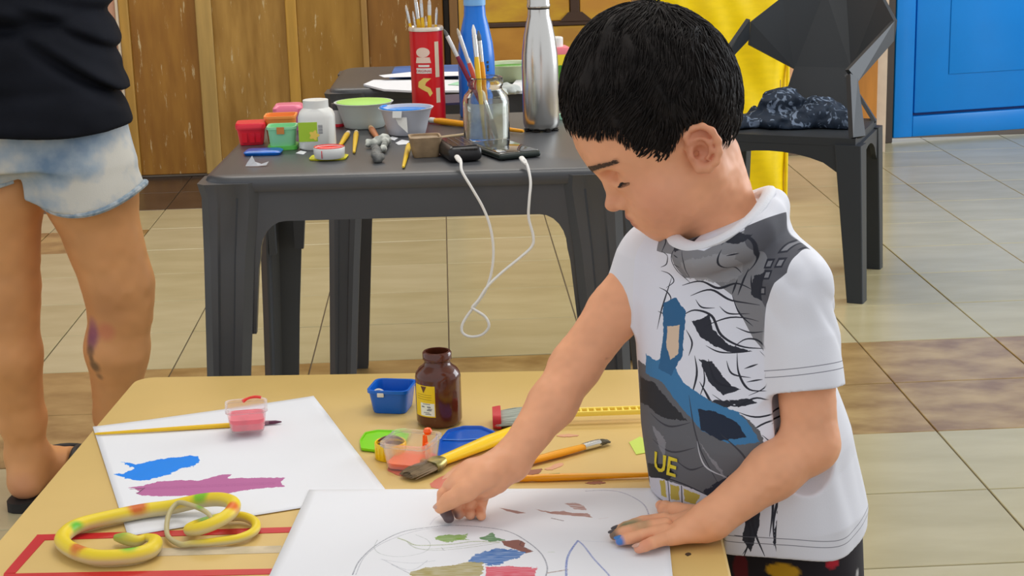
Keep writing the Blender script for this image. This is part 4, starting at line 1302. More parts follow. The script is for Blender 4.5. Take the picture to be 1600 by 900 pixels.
for k, (a, b) in enumerate(((0.15, 2), (0.4, 3), (0.6, 2), (0.8, 3))):
    cv.line(fr([tuple(np.array((-0.3635, 1.8175, 0.4710))[:2] + np.array((0.0, -0.010 * (a - .5)))), tuple(np.array((-0.2871, 1.8190, 0.4710))[:2] + np.array((0, -0.012 * (a - .4)))), tuple(np.array((-0.2138, 1.8189, 0.4710))[:2] + np.array((0, -0.012 * (a - .4))))]), 5, c255(150, 75, 125), 0.55, rough=1.0)
cv.line(fr([(-0.3787, 1.8172), (-0.3657, 1.8178)]), 9, c255(95, 50, 75), 0.9, rough=0.5)
cv.line(fr([(-0.3688, 1.8020), (-0.3631, 1.8195)]), 6, c255(80, 45, 70), 0.9, rough=0.5)
def lift1(u, v):
    return 0.0002 + 0.0012 * math.sin(3.1 * u) * v * 0.3 + (0.006 * max(0, u - 0.55) ** 2 * (1 - v) + 0.004 * max(0, 0.25 - u) * (1 - v)) + 0.0022 * max(0, u - .8) * math.sin(v * 7) ** 2
paper_sheet('paper_sheet', 'white sheet of paper with a blue and a mauve brush stroke', *A, cv, lift1, 1, KZ + 0.0005)

# second sheet: the child's picture
B = ((-0.1727, 1.7897, 0.4710), (0.2258, 1.7502, 0.4710), (-0.2086, 1.4072, 0.4710))
fr = SheetFrame(*B, 1700)
cv = Canvas(fr.w, fr.h, c255(226, 229, 236))
def S(pts, width, col, alpha=0.9, rough=0.8, **k):
    p = [tuple(q)[:2] for q in smooth_path([(x, y, 0) for x, y in pts], 8)]
    cv.line(fr(p), width * 1.7, c255(*col), min(1, alpha * 1.15), rough * 0.6, **k)
INK = (70, 72, 88)
S([(-0.1115, 1.5479), (-0.1060, 1.5822), (-0.0906, 1.6202), (-0.0654, 1.6519), (-0.0357, 1.6627), (-0.0119, 1.6655), (0.0179, 1.6586), (0.0472, 1.6431), (0.0660, 1.6135), (0.0786, 1.5804), (0.0824, 1.5479), (0.0797, 1.5248)], 4, INK, 0.75)
S([(-0.1083, 1.5475), (-0.1013, 1.5914), (-0.0828, 1.6261), (-0.0499, 1.6537), (-0.0160, 1.6624)], 3, INK, 0.55)
S([(-0.0897, 1.6337), (-0.0923, 1.6136), (-0.0845, 1.5962), (-0.0653, 1.5876), (-0.0426, 1.5950), (-0.0348, 1.6108), (-0.0375, 1.6280), (-0.0497, 1.6432)], 2.5, (110, 120, 110), 0.6)
S([(-0.0847, 1.5831), (-0.0682, 1.5749), (-0.0488, 1.5697), (-0.0294, 1.5740)], 2.5, INK, 0.5)
S([(-0.0733, 1.5690), (-0.0548, 1.5450)], 3, INK, 0.6)
S([(-0.0834, 1.5830), (-0.0549, 1.5529), (-0.0372, 1.5749)], 3, (80, 85, 100), 0.5)
S([(-0.0351, 1.6698), (-0.0297, 1.6873), (-0.0214, 1.6974)], 2.5, (120, 115, 140), 0.5)
S([(-0.0684, 1.6365), (-0.0589, 1.6269), (-0.0494, 1.6157), (-0.0295, 1.6136), (-0.0096, 1.6148), (0.0103, 1.6195), (0.0368, 1.6149)], 5, (125, 140, 60), 0.8)
S([(-0.0561, 1.6215), (-0.0460, 1.6053), (-0.0163, 1.6055), (0.0102, 1.6110), (0.0436, 1.6193)], 3, (110, 125, 70), 0.6)
S([(-0.0589, 1.6269), (-0.0527, 1.6127), (-0.0347, 1.6008), (-0.0032, 1.6024), (0.0367, 1.6132)], 3, (90, 100, 60), 0.6)
cv.poly(fr([(-0.0322, 1.6343), (-0.0228, 1.6402), (-0.0081, 1.6386), (0.0054, 1.6407), (0.0012, 1.6290), (0.0071, 1.6232), (-0.0062, 1.6247), (-0.0162, 1.6189), (-0.0242, 1.6249)]), c255(120, 158, 55), 1.0, rag=10, dry=0.2)
cv.poly(fr([(0.0159, 1.6274), (0.0241, 1.6351), (0.0297, 1.6432), (0.0340, 1.6306), (0.0436, 1.6193), (0.0302, 1.6173)]), c255(85, 132, 80), 1.0, rag=8, dry=0.15)
cv.poly(fr([(0.0396, 1.6180), (0.0576, 1.6195), (0.0645, 1.6102), (0.0613, 1.6005), (0.0705, 1.5878), (0.0631, 1.5837), (0.0525, 1.5947), (0.0424, 1.6059)]), c255(125, 65, 50), 0.95, rag=4)
cv.line(fr([(0.0601, 1.6158), (0.0576, 1.6059), (0.0705, 1.5878)]), 4, c255(75, 40, 35), 0.8)
cv.poly(fr([(0.0048, 1.5672), (0.0110, 1.5860), (0.0329, 1.5985), (0.0492, 1.5951), (0.0633, 1.5870), (0.0562, 1.5746), (0.0416, 1.5665), (0.0334, 1.5546), (0.0188, 1.5609)]), c255(40, 100, 170), 1.0, rag=12, dry=0.2, ang=0.1)
cv.poly(fr([(-0.0548, 1.5466), (-0.0409, 1.5577), (-0.0230, 1.5574), (-0.0063, 1.5620), (0.0061, 1.5671), (0.0170, 1.5659), (0.0192, 1.5498), (0.0161, 1.5299), (0.0112, 1.5077), (-0.0169, 1.5002), (-0.0480, 1.5138)]), c255(158, 142, 72), 0.97, rag=10, dry=0.2)
cv.poly(fr([(0.0205, 1.5528), (0.0436, 1.5535), (0.0714, 1.5459), (0.0690, 1.5259), (0.0611, 1.5070), (0.0391, 1.5018), (0.0221, 1.5186)]), c255(212, 50, 75), 0.96, rag=8, dry=0.15)
S([(0.0821, 1.5323), (0.0899, 1.5345), (0.1016, 1.5380)], 6, (130, 95, 75), 0.8)
S([(0.0994, 1.5181), (0.1021, 1.5537), (0.1073, 1.5806), (0.1183, 1.6112)], 6, (70, 95, 175), 0.85)
S([(0.1183, 1.6112), (0.1231, 1.5972), (0.1310, 1.5602), (0.1414, 1.5214), (0.1447, 1.4983)], 5, (80, 100, 175), 0.8)
S([(0.1196, 1.6110), (0.1424, 1.6052), (0.1715, 1.5987)], 2.5, (150, 155, 180), 0.5)
cv.poly(fr([(0.0402, 1.7111), (0.0539, 1.7039), (0.0687, 1.6930), (0.0589, 1.6922), (0.0482, 1.7008)]), c255(150, 95, 80), 0.9, rag=3)
cv.poly(fr([(0.0783, 1.7031), (0.0951, 1.6937), (0.1090, 1.6941), (0.1189, 1.6874), (0.1347, 1.6856), (0.1391, 1.6723), (0.1251, 1.6775), (0.1082, 1.6830), (0.0947, 1.6882)]), c255(160, 105, 88), 0.95, rag=4, dry=0.15)
cv.poly(fr([(0.1120, 1.7163), (0.1247, 1.7168), (0.1323, 1.7065), (0.1340, 1.6931), (0.1219, 1.6982)]), c255(165, 108, 92), 0.9, rag=4, dry=0.3)
S([(0.0953, 1.6753), (0.1070, 1.6668)], 5, (95, 70, 65), 0.8)
S([(0.1382, 1.7503), (0.1632, 1.7494), (0.1813, 1.7375), (0.1969, 1.7068), (0.1998, 1.6729), (0.1986, 1.6301)], 4, (95, 90, 130), 0.7)
S([(0.0671, 1.7604), (0.0489, 1.7545), (0.0346, 1.7561)], 2.5, (150, 150, 180), 0.4)
S([(-0.0229, 1.6062), (-0.0203, 1.5992)], 3, INK, 0.6)
S([(0.0860, 1.5845), (0.0919, 1.5839)], 4, (150, 170, 120), 0.6)
S([(0.1456, 1.6679), (0.1554, 1.6705)], 3, (190, 160, 150), 0.6)
paper_sheet('paper_sheet', "large white sheet with the child's half painted picture under the hands", *B, cv, lambda u, v: 0.0009 + 0.0004 * math.sin(6 * u) * math.sin(5 * v) + 0.0022 * max(0, 0.12 - v) * (1 if u < 0.3 else 0.2), 2, KZ + 0.0009)

# cups, lids, pots
def clear_tub(label, loc, rz, w, h, m_paint, fill, tint):
    t = thing('paint_tub', label, 'tub', loc, rz)
    hw = w / 2
    mc = mat('clear_tub_plastic', tint, 0.12, trans=0.75, ior=1.12, alpha=0.52)
    obj('tub_wall', rloft([(0, hw * 0.80, hw * 0.80, hw * .3), (0.003, hw * .84, hw * .84, hw * .34), (h - .004, hw * .97, hw * .97, hw * .38), (h - .004, hw * 1.05, hw * 1.05, hw * .4), (h, hw * 1.05, hw * 1.05, hw * .4), (h, hw * .92, hw * .92, hw * .36), (.002, hw * .79, hw * .79, hw * .3)], 6), mc, t, angle=40)
    k = .79 + .13 * fill
    obj('paint', rloft([(.0022, hw * .785, hw * .785, hw * .29), (h * fill, hw * k, hw * k, hw * .34)], 6), m_paint, t)
    return t
M_pinkp = M('pink_paint', 238, 75, 95, 0.3, var=0.12, vscale=60)
BR0 = ((-0.4576, 2.0115, 0.4745), (-0.2255, 2.0304, 0.4745))
brush('long thin yellow brush with a purple tip, lying under the pink paint tub', *BR0, 0.0030, M_yelwood, 0.030, 0.016, M('purple_bristle', 95, 45, 70, 0.6), m_ferr=mat('plum_ferrule', (0.30, 0.16, 0.20), 0.4))
t = clear_tub('clear tub of pink paint standing on a long yellow brush', tuple(np.array((-0.2649, 2.0009, 0.4785))), 0.12, 0.050, 0.030, M_pinkp, 0.55, (0.95, 0.86, 0.87))
obj('red_smear', tube(smooth_path([(-0.004, 0.020, 0.0285), (0.003, 0.0235, 0.0310), (0.012, 0.0245, 0.0318), (0.019, 0.0225, 0.0312)], 5), [0.0026, 0.0016, 0.002, 0.0018], 8), M('red_smear_paint', 225, 60, 45, 0.25), t)
M_bluet = M('blue_tub_plastic', 18, 98, 195, 0.25)
t = tub('paint_tub', 'blue paint tub with a blob of white paint on its rim', 'tub', (-0.0855, 2.0796, 0.4705), -0.22, 0.054, 0.032, M_bluet, M('blue_tub_paint', 15, 80, 175, 0.15), fill=0.35)
bo = obj('white_blob', lathe([(0, 0), (0.0075, 0.0), (0.0082, 0.0015), (0.0072, 0.003), (0, 0.0035)], 18), mat('cream_paint', (0.72, 0.68, 0.60), 0.4), t)
bo.location = (-0.012, -0.0225, 0.0262); bo.rotation_euler = (-1.15, 0, 0.15)
obj('white_drip', box((-0.0085, -0.0275, 0.0265), (0.009, 0.002, 0.006), 0.0009, 2), bpy.data.materials['cream_paint'], t)

# brown paint jar
JB = (-0.0247, 2.0148, 0.4705)
t = thing('paint_jar', 'open jar of glossy brown paint with a yellow label', 'jar', JB, -0.10)
rb = 0.0288
M_bjar = mat('brown_paint_jar', (0.090, 0.022, 0.010), 0.14, coat=0.3, var=0.12, vscale=12)
obj('jar_wall', lathe([(0, 0), (rb - .005, 0), (rb - .001, 0.003), (rb, 0.007), (rb, 0.062), (rb - 0.001, 0.067), (rb - .005, 0.073), (rb - .0105, 0.077), (rb - .0125, 0.080), (rb - .0125, 0.083), (rb - .0105, 0.0845), (rb - .0105, 0.093), (rb - .012, 0.0945), (rb - .0145, 0.0945), (rb - .015, 0.083), (rb - .006, 0.070), (rb - .004, 0.062), (rb - .004, 0.058), (0, 0.058)], 56), M_bjar, t, angle=45)
obj('paint', lathe([(0, 0.0582), (rb - .0045, 0.0582), (rb - .0045, 0.0602), (0, 0.0602)], 40), mat('brown_paint', (0.05, 0.013, 0.010), 0.15), t)
def on_jar(x, y, lift=0.0003, a0=-math.pi / 2 - 0.62):
    a = a0 + x / rb
    return ((rb + lift) * math.cos(a), (rb + lift) * math.sin(a), y)
def jar_patch(name, x0, x1, y0, y1, m, lift, n=14):
    V, F = [], []
    for i in range(n + 1):
        for l2 in (lift, lift - 0.0004):
            for y in (y0, y1):
                V.append(on_jar(x0 + (x1 - x0) * i / n, y, l2))
    for i in range(n):
        a, b = i * 4, i * 4 + 4
        F += [(a, b, b + 1, a + 1), (a + 2, a + 3, b + 3, b + 2), (a + 1, b + 1, b + 3, a + 3), (a, a + 2, b + 2, b)]
    F += [(0, 1, 3, 2), (n * 4, n * 4 + 2, n * 4 + 3, n * 4 + 1)]
    return obj(name, (V, F), m, t, angle=50)
jar_patch('label_sticker', -0.0155, 0.0165, 0.016, 0.0565, M('jar_label_yellow', 235, 195, 15, 0.5), 0.0004)
jar_patch('label_box', -0.004, 0.0155, 0.0175, 0.034, M('jar_label_white', 235, 232, 222, 0.5), 0.0007, 8)
tri = [(-0.0030, 0.0555), (0.0055, 0.0555), (0.0012, 0.047)]
obj('label_arrow', ([on_jar(x, y, 0.0008) for x, y in tri], [(0, 1, 2)]), M('arrow_brown', 95, 50, 20, 0.5), t)
for y, x0, x1 in ((0.0325, 0.000, 0.010), (0.0285, -0.002, 0.002), (0.0285, 0.006, 0.0105), (0.0265, 0.007, 0.0125), (0.0245, 0.0055, 0.0115), (0.0215, 0.001, 0.009), (0.0195, 0.003, 0.011)):
    jar_patch('print_mark', x0, x1, y, y + (0.0016 if y in (0.0285, 0.0245) else 0.0008), M_greyink, 0.0010, 3)
for y in (0.0445, 0.0415, 0.0385):
    jar_patch('print_mark', -0.010, 0.012, y, y + 0.0005, M('label_ochre', 175, 135, 15, 0.5) if y > 0.044 else bpy.data.materials['label_ochre'], 0.0007, 6)

# green lid, yellow cap with brown paint, orange tub, blue lid
def plate(name, label, cat, pts, th, m, z=KZ, rimm=None):
    c = np.mean(pts, 0)
    t = thing(name, label, cat, (c[0], c[1], z))
    A_ = np.array(pts)
    B_ = []
    for i in range(len(A_)):
        p_, o_, n_ = A_[i], A_[i - 1], A_[(i + 1) % len(A_)]
        B_ += [p_ + (o_ - p_) * 0.14, p_ + (o_ - p_) * 0.03 + (n_ - p_) * 0.03, p_ + (n_ - p_) * 0.14]
    q = np.array(B_) - c
    rings = [[(x * k, y * k, zz) for x, y in q] for k, zz in ((0.97, 0), (1.0, th * 0.3), (1.0, th), (0.93, th), (0.91, th * 0.55), (0.3, th * 0.5))]
    obj('lid_plate', loft(rings), m, t, angle=50)
    return t
plate('pot_lid', 'lime green pot lid beside the round yellow pot', 'lid', [(-0.1228, 1.9491), (-0.1177, 1.9773), (-0.1021, 1.9851), (-0.0764, 1.9795), (-0.0619, 1.9656), (-0.0704, 1.9194), (-0.0994, 1.9091), (-0.1198, 1.9184)], 0.004, M('lime_lid', 135, 220, 10, 0.3))
t = thing('paint_pot', 'round yellow pot holding brown paint', 'pot', (-0.0829, 1.8932, 0.4705))
obj('pot_wall', lathe([(0, 0), (0.0185, 0), (0.019, 0.001), (0.019, 0.019), (0.0182, 0.020), (0.0168, 0.0195), (0.0165, 0.003), (0, 0.003)], 36), M('cap_yellow', 240, 195, 10, 0.35), t)
obj('brown_paint', lathe([(0, 0.0145), (0.0166, 0.0150), (0.0166, 0.012), (0, 0.010)], 30), mat('dark_brown_paint', (0.09, 0.035, 0.014), 0.3), t)
obj('brown_smear', tube(smooth_path([(-0.015, 0.0075, 0.0185), (-0.006, 0.0165, 0.0193), (0.006, 0.0165, 0.0193), (0.014, 0.009, 0.0185)], 5), [0.0008, 0.002, 0.0018, 0.0008], 8), bpy.data.materials['dark_brown_paint'], t)
for k in range(8):
    a = -2.6 + 0.3 * k
    obj('pot_rib', box((0.0191 * math.cos(a), 0.0191 * math.sin(a), 0.009), (0.0012, 0.0012, 0.014), 0.0003, 1), bpy.data.materials['cap_yellow'], t)
M_orp = M('orange_paint', 252, 95, 15, 0.3, var=0.1, vscale=60)
t = clear_tub('clear tub of orange paint beside the dirty bristle brush', (-0.0572, 1.8614, 0.4705), -0.38, 0.058, 0.034, M_orp, 0.26, (0.95, 0.90, 0.87))
for ang_, zz in ((1.15, 0.018), (-0.2, 0.014)):
    obj('orange_streak', move(rloft([(0.004, 0.0012, 0.004, 0.001), (zz, 0.0012, 0.0045, 0.001), (0.031, 0.0012, 0.003, 0.001)], 2), (0.0225 * math.cos(ang_), 0.0225 * math.sin(ang_), 0.0), ang_), M_orp, t)
ob_ = obj('orange_blob', lathe([(0, 0.005), (0.004, 0.0035), (0.0055, 0), (0.004, -0.0035), (0, -0.005)], 14), M_orp, t)
ob_.location = (0.010, 0.0275, 0.034)
t = plate('pot_lid', 'large blue pot lid under the wide brush handle', 'lid', [(-0.0276, 1.8681), (-0.0246, 1.9315), (-0.0143, 1.9685), (0.0050, 1.9809), (0.0273, 1.9782), (0.0441, 1.9542), (0.0448, 1.9279), (0.0254, 1.9023), (0.0020, 1.8779)], 0.006, M('blue_lid_plastic', 8, 88, 190, 0.3))
obj('crease', tube([(-0.034, 0.004, 0.0042), (-0.006, -0.001, 0.0044), (0.030, 0.003, 0.0042)], 0.0009, 6), M('pale_blue_crease', 40, 120, 210, 0.3), t)

def flat_brush(name, label, tip, neck, hend, bw, bl, ferl, hw, th, m_h, m_b, m_f, z0, hz, tipm=None):
    """brush lying flat: bristle width bw, handle half width list; points in world xy"""
    tip, hend = np.array(tip[:2]), np.array(hend[:2])
    d = hend - tip
    L = np.linalg.norm(d)
    rz = math.atan2(d[1], d[0])
    t = thing(name, label, 'brush', (tip[0], tip[1], z0), rz)
    # bristles as many tapering strands round a solid core
    core = []
    for k in range(9):
        x = bl * k / 8
        s = 0.55 + 0.45 * math.sin(math.pi * (0.12 + 0.6 * k / 8))
        core.append([(x + (0.0 if k else 0.004 * abs(math.cos(a * 2))), bw / 2 * s * (0.80 if k == 0 else 1) * math.cos(a), max(th * 0.5 + th * 0.5 * (0.5 + 0.5 * k / 8) * math.sin(a), 0)) for a in np.linspace(0, 2 * math.pi, 17)[:-1]])
    obj('bristle_core', loft(core), m_b, t)
    sv, sf = [], []
    for k in range(230):
        y = random.uniform(-1, 1)
        up_ = random.uniform(0.1, 1.0)
        x1 = bl
        p0 = Vector((x1, y * bw * 0.47, th * 0.5 + th * 0.46 * up_ * math.sqrt(max(0, 1 - y * y))))
        ln = bl * random.uniform(0.88, 1.06)
        p2 = Vector((x1 - ln, y * bw * random.uniform(0.30, 0.48), max(0.001, th * (0.22 + 0.33 * up_))))
        p1 = (p0 + p2) / 2 + Vector((0, y * bw * 0.08, 0.0012))
        v, f = tube(smooth_path([p0, p1, p2], 3), [0.0008, 0.0007, 0.0002], 4)
        n = len(sv)
        sv += v
        sf += [tuple(i + n for i in q) for q in f]
    hs = obj('bristle_strands', (sv, sf), tipm or m_b, t)
    hs['kind'] = 'stuff'
    fo = obj('ferrule', rloft([(0, th * 0.55, bw / 2 * 1.0, th * 0.5), (ferl * 0.3, th * 0.58, bw / 2 * 1.02, th * 0.5), (ferl, th * 0.5, hw[0] * 1.02, th * 0.45)], 5), m_f, t)
    fo.rotation_euler = (0, math.pi / 2, 0)
    fo.location = (bl - 0.002, 0, th * 0.58)
    pts, rad = [], []
    Lh = L - bl - ferl
    for k, w in enumerate(hw):
        pts.append(Vector((bl + ferl - 0.004 + Lh * k / (len(hw) - 1), 0, th * 0.58 + (hz - th * 0.58) * k / (len(hw) - 1))))
        rad.append(w)
    if m_h is not None:
        v, f = tube(smooth_path(pts, 4), rad, 14, flat=0.62)
        obj('handle', (v, f), m_h, t)
    return t
M_dirty = mat('dirty_bristle', (0.16, 0.11, 0.055), 0.8, var=0.35, vscale=160, stretch=(0.3, 2, 1))
M_dirtyhi = mat('dirty_bristle_strand', (0.24, 0.175, 0.10), 0.8)
M_ygold = mat('smeared_ferrule', (0.55, 0.46, 0.12), 0.3, metal=0.6, color2=(0.10, 0.10, 0.06), vscale=45)
M_yh = M('yellow_handle', 248, 205, 20, 0.3)
flat_brush('wide_brush', 'wide yellow handled brush with dirty brown bristles', (-0.0623, 1.8131, 0.4705), None, (0.0992, 1.9796, 0.4705), 0.030, 0.038, 0.022, [0.0085, 0.0105, 0.012, 0.0105, 0.007], 0.011, M_yh, M_dirty, M_ygold, 0.4708, 0.0075, M_dirtyhi)
flat_brush('round_brush', 'orange handled brush with a silver ferrule and stiff dark tip, behind the arm', (0.1795, 1.9075, 0.4705), None, (0.0486, 1.8254, 0.4705), 0.010, 0.016, 0.024, [0.0052, 0.0068, 0.006, 0.004], 0.008, M_orgwood, mat('dark_bristle', (0.10, 0.085, 0.05), 0.8), M_silver, 0.4708, 0.0045)
t = brush('thin orange brush handle reaching from the fist to the boy in the printed shirt', (0.2300, 1.7878, 0.4743), (0.0563, 1.7934, 0.4743), 0.0042, M_orgwood, 0.014, 0.010, M_palewood, m_ferr=M_orgwood)
obj('green_band', tube([(0.1001, 1.7925, 0.4743), (0.1126, 1.7931, 0.4743)], 0.0044, 12), M('green_band_paint', 120, 130, 40, 0.4), t, world=True)

# wide brush with red tipped grey bristles and a perforated yellow handle
M_greyb = mat('grey_bristle', (0.33, 0.36, 0.30), 0.8, var=0.25, vscale=200, stretch=(0.1, 1.5, 1.5))
t = flat_brush('wall_brush', 'wide brush with grey bristles tipped red and a perforated yellow handle', (0.0461, 1.9960, 0.4705), None, (0.2567, 1.9926, 0.4705), 0.058, 0.050, 0.020, [0.010, 0.010], 0.018, None, M_greyb, mat('brush_ferrule', (0.35, 0.33, 0.30), 0.35, metal=0.8), 0.4708, 0.012, mat('grey_strand', (0.42, 0.45, 0.39), 0.8))
o = obj('red_tip', rloft([(-0.004, 0.009, 0.021, 0.006), (0.004, 0.0095, 0.0235, 0.006), (0.0065, 0.0095, 0.0235, 0.006)], 4), M('red_tip_paint', 200, 45, 50, 0.5), t)
o.rotation_euler = (0, math.pi / 2, 0); o.location = (0.0, 0, 0.0097)
M_ylat = M('yellow_lattice', 250, 222, 95, 0.35)
for y in (-0.0075, 0.0075):
    obj('handle_rail', box((0.130, y, 0.013), (0.122, 0.0032, 0.0065), 0.0012, 2), M_ylat, t)
for k in range(14):
    obj('handle_rung', box((0.072 + 0.0088 * k, 0, 0.013), (0.0030, 0.0125, 0.0055), 0.001, 1), M_ylat, t)
gs = obj('paper_scrap', slab([(0.2047, 1.9106), (0.2202, 1.9299), (0.2275, 1.9125), (0.2211, 1.8720), (0.2083, 1.8668)], 0.4703, 0.4709), M('lime_paper', 195, 215, 90, 0.6))
tag(gs, 'lime green scrap of paper next to the boy on the low table', 'paper')

# rubber snake
P0 = [(-0.3652, 1.6567), (-0.3540, 1.6503), (-0.3415, 1.6472), (-0.3315, 1.6513), (-0.3207, 1.6382), (-0.3196, 1.6195), (-0.3267, 1.6070), (-0.3454, 1.5992), (-0.3748, 1.6007), (-0.4009, 1.6199), (-0.4185, 1.6470), (-0.4187, 1.6730), (-0.4067, 1.6930), (-0.3760, 1.7114), (-0.3473, 1.7249), (-0.3170, 1.7309), (-0.2859, 1.7331), (-0.2613, 1.7209), (-0.2453, 1.6969), (-0.2460, 1.6682), (-0.2590, 1.6486), (-0.2756, 1.6436), (-0.2876, 1.6570), (-0.2862, 1.6762), (-0.2733, 1.6909), (-0.2562, 1.7018), (-0.2369, 1.7015), (-0.2219, 1.6835), (-0.2208, 1.6602), (-0.2356, 1.6427), (-0.2628, 1.6370), (-0.2828, 1.6375), (-0.2956, 1.6389), (-0.3114, 1.6596), (-0.3163, 1.6993), (-0.3092, 1.7206), (-0.2913, 1.7020), (-0.2713, 1.6710), (-0.2628, 1.6578)]
nP = len(P0)
zz = [0.0070, 0.0080, 0.006, 0.0075, 0.0085, 0.009, 0.009, 0.009, 0.009, 0.009, 0.009, 0.009, 0.009, 0.009, 0.009, 0.010, 0.015, 0.020, 0.0235, 0.024, 0.022, 0.018, 0.012, 0.008, 0.007, 0.007, 0.0068, 0.0065, 0.0062, 0.006, 0.0055, 0.0045, 0.0038, 0.006, 0.012, 0.018, 0.022, 0.026, 0.022]
rr = [0.004, 0.0072, 0.0065, 0.0050, 0.0078, 0.0088, 0.0090, 0.0090, 0.009, 0.009, 0.009, 0.009, 0.009, 0.009, 0.009, 0.0088, 0.0086, 0.0084, 0.0082, 0.0080, 0.0076, 0.0074, 0.007, 0.0066, 0.0062, 0.0060, 0.0058, 0.0056, 0.0052, 0.0050, 0.0046, 0.0040, 0.0034, 0.003, 0.003, 0.003, 0.003, 0.0028, 0.002]
zz = zz[:nP] + [zz[-1]] * (nP - len(zz)); rr = rr[:nP] + [rr[-1]] * (nP - len(rr))
path = smooth_path([(x, y, 0.4712 + z) for (x, y), z in zip(P0, zz)], 8)
rad = [p.x * 0.92 for p in smooth_path([(r, 0, 0) for r in rr], 8)]
v, f = tube(path, rad, 16)
sv = np.array(v)
ring = np.repeat(np.arange(len(path)), 16)
cen = np.array([tuple(p) for p in path])[ring]
upn = (sv[:, 2] - cen[:, 2]) / np.maximum(np.array(rad)[ring], 1e-4)
ylw, crm = np.array((0.80, 0.60, 0.02)), np.array((0.62, 0.53, 0.30))
k = np.clip((upn + 0.15) / 0.5, 0, 1)[:, None]
tail = np.clip((ring / 8 - 30) / 2, 0, 1)[:, None]
col = crm * (1 - k) + ylw * k
col = col * (1 - tail) + np.array((0.50, 0.43, 0.22)) * tail
for (cx_, cy_), c3, rs in zip([(-0.3599, 1.6552), (-0.4069, 1.6761), (-0.3932, 1.6130), (-0.3417, 1.6059), (-0.3533, 1.7211), (-0.2852, 1.7304), (-0.2457, 1.6745), (-0.2731, 1.6865)], ((0.16, 0.42, 0.02), (0.12, 0.48, 0.02), (0.62, 0.16, 0.02), (0.12, 0.48, 0.02), (0.60, 0.12, 0.01), (0.2, 0.5, 0.02), (0.72, 0.14, 0.01), (0.2, 0.4, 0.04)), (0.011, 0.009, 0.010, 0.010, 0.011, 0.009, 0.010, 0.011)):
    dd = np.hypot(sv[:, 0] - cx_, sv[:, 1] - cy_) / rs
    w = (np.clip(1.25 - dd, 0, 0.6) / 0.6 * np.clip(upn + 0.5, 0, 1))[:, None]
    col = col * (1 - w) + np.array(c3) * w
hd = np.clip((20 - ring) / 10, 0, 1)[:, None] * 0.6
col = col * (1 - hd) + np.array((0.42, 0.45, 0.08)) * hd
M_snake = mat('rubber_snake_skin', (0.8, 0.6, 0.02), 0.45, attr='tint', bump=0.08, bscale=250)
o = obj('toy_snake', (v, f), M_snake, angle=180)
a = o.data.color_attributes.new('tint', 'FLOAT_COLOR', 'POINT')
a.data.foreach_set('color', np.concatenate([col, np.ones((len(col), 1))], 1).astype(np.float32).ravel())
tag(o, 'coiled yellow rubber toy snake with red and green spots', 'toy')
# ------------------------------------------------------------------ the boy
def nrm(v):
    v = np.array(v, float)
    return v / np.linalg.norm(v)
LA = nrm((0.722, -0.692, 0))          # towards his left
NA = nrm((-0.692, -0.722, 0))         # the way his chest faces
boy = thing('person', 'boy with short black hair in a white printed t-shirt, painting with his fingers', 'person', (0.37, 1.80, 0.0))

HO = np.array((0.2535, 1.735, 0.864))       # between the ears
th_ = math.radians(30)
HF = np.array((-math.cos(th_), -0.02, -math.sin(th_))); HF = nrm(HF)
HL = nrm((0, -1, 0)); HL = nrm(HL - HF * (HL @ HF))
HU = np.cross(HF, HL); HU = HU if HU[2] > 0 else -HU
HM = np.stack([HF, HL, HU])
def hp(f, l, u):
    return HO + f * HF + l * HL + u * HU
def hell(c, r, k=0.01, op='add'):
    return ell(hp(*c), r, k, op, HM)
def hcap(a, b, ra, rb=None, k=0.01, op='add'):
    return cap(hp(*a), hp(*b), ra, rb, k, op)

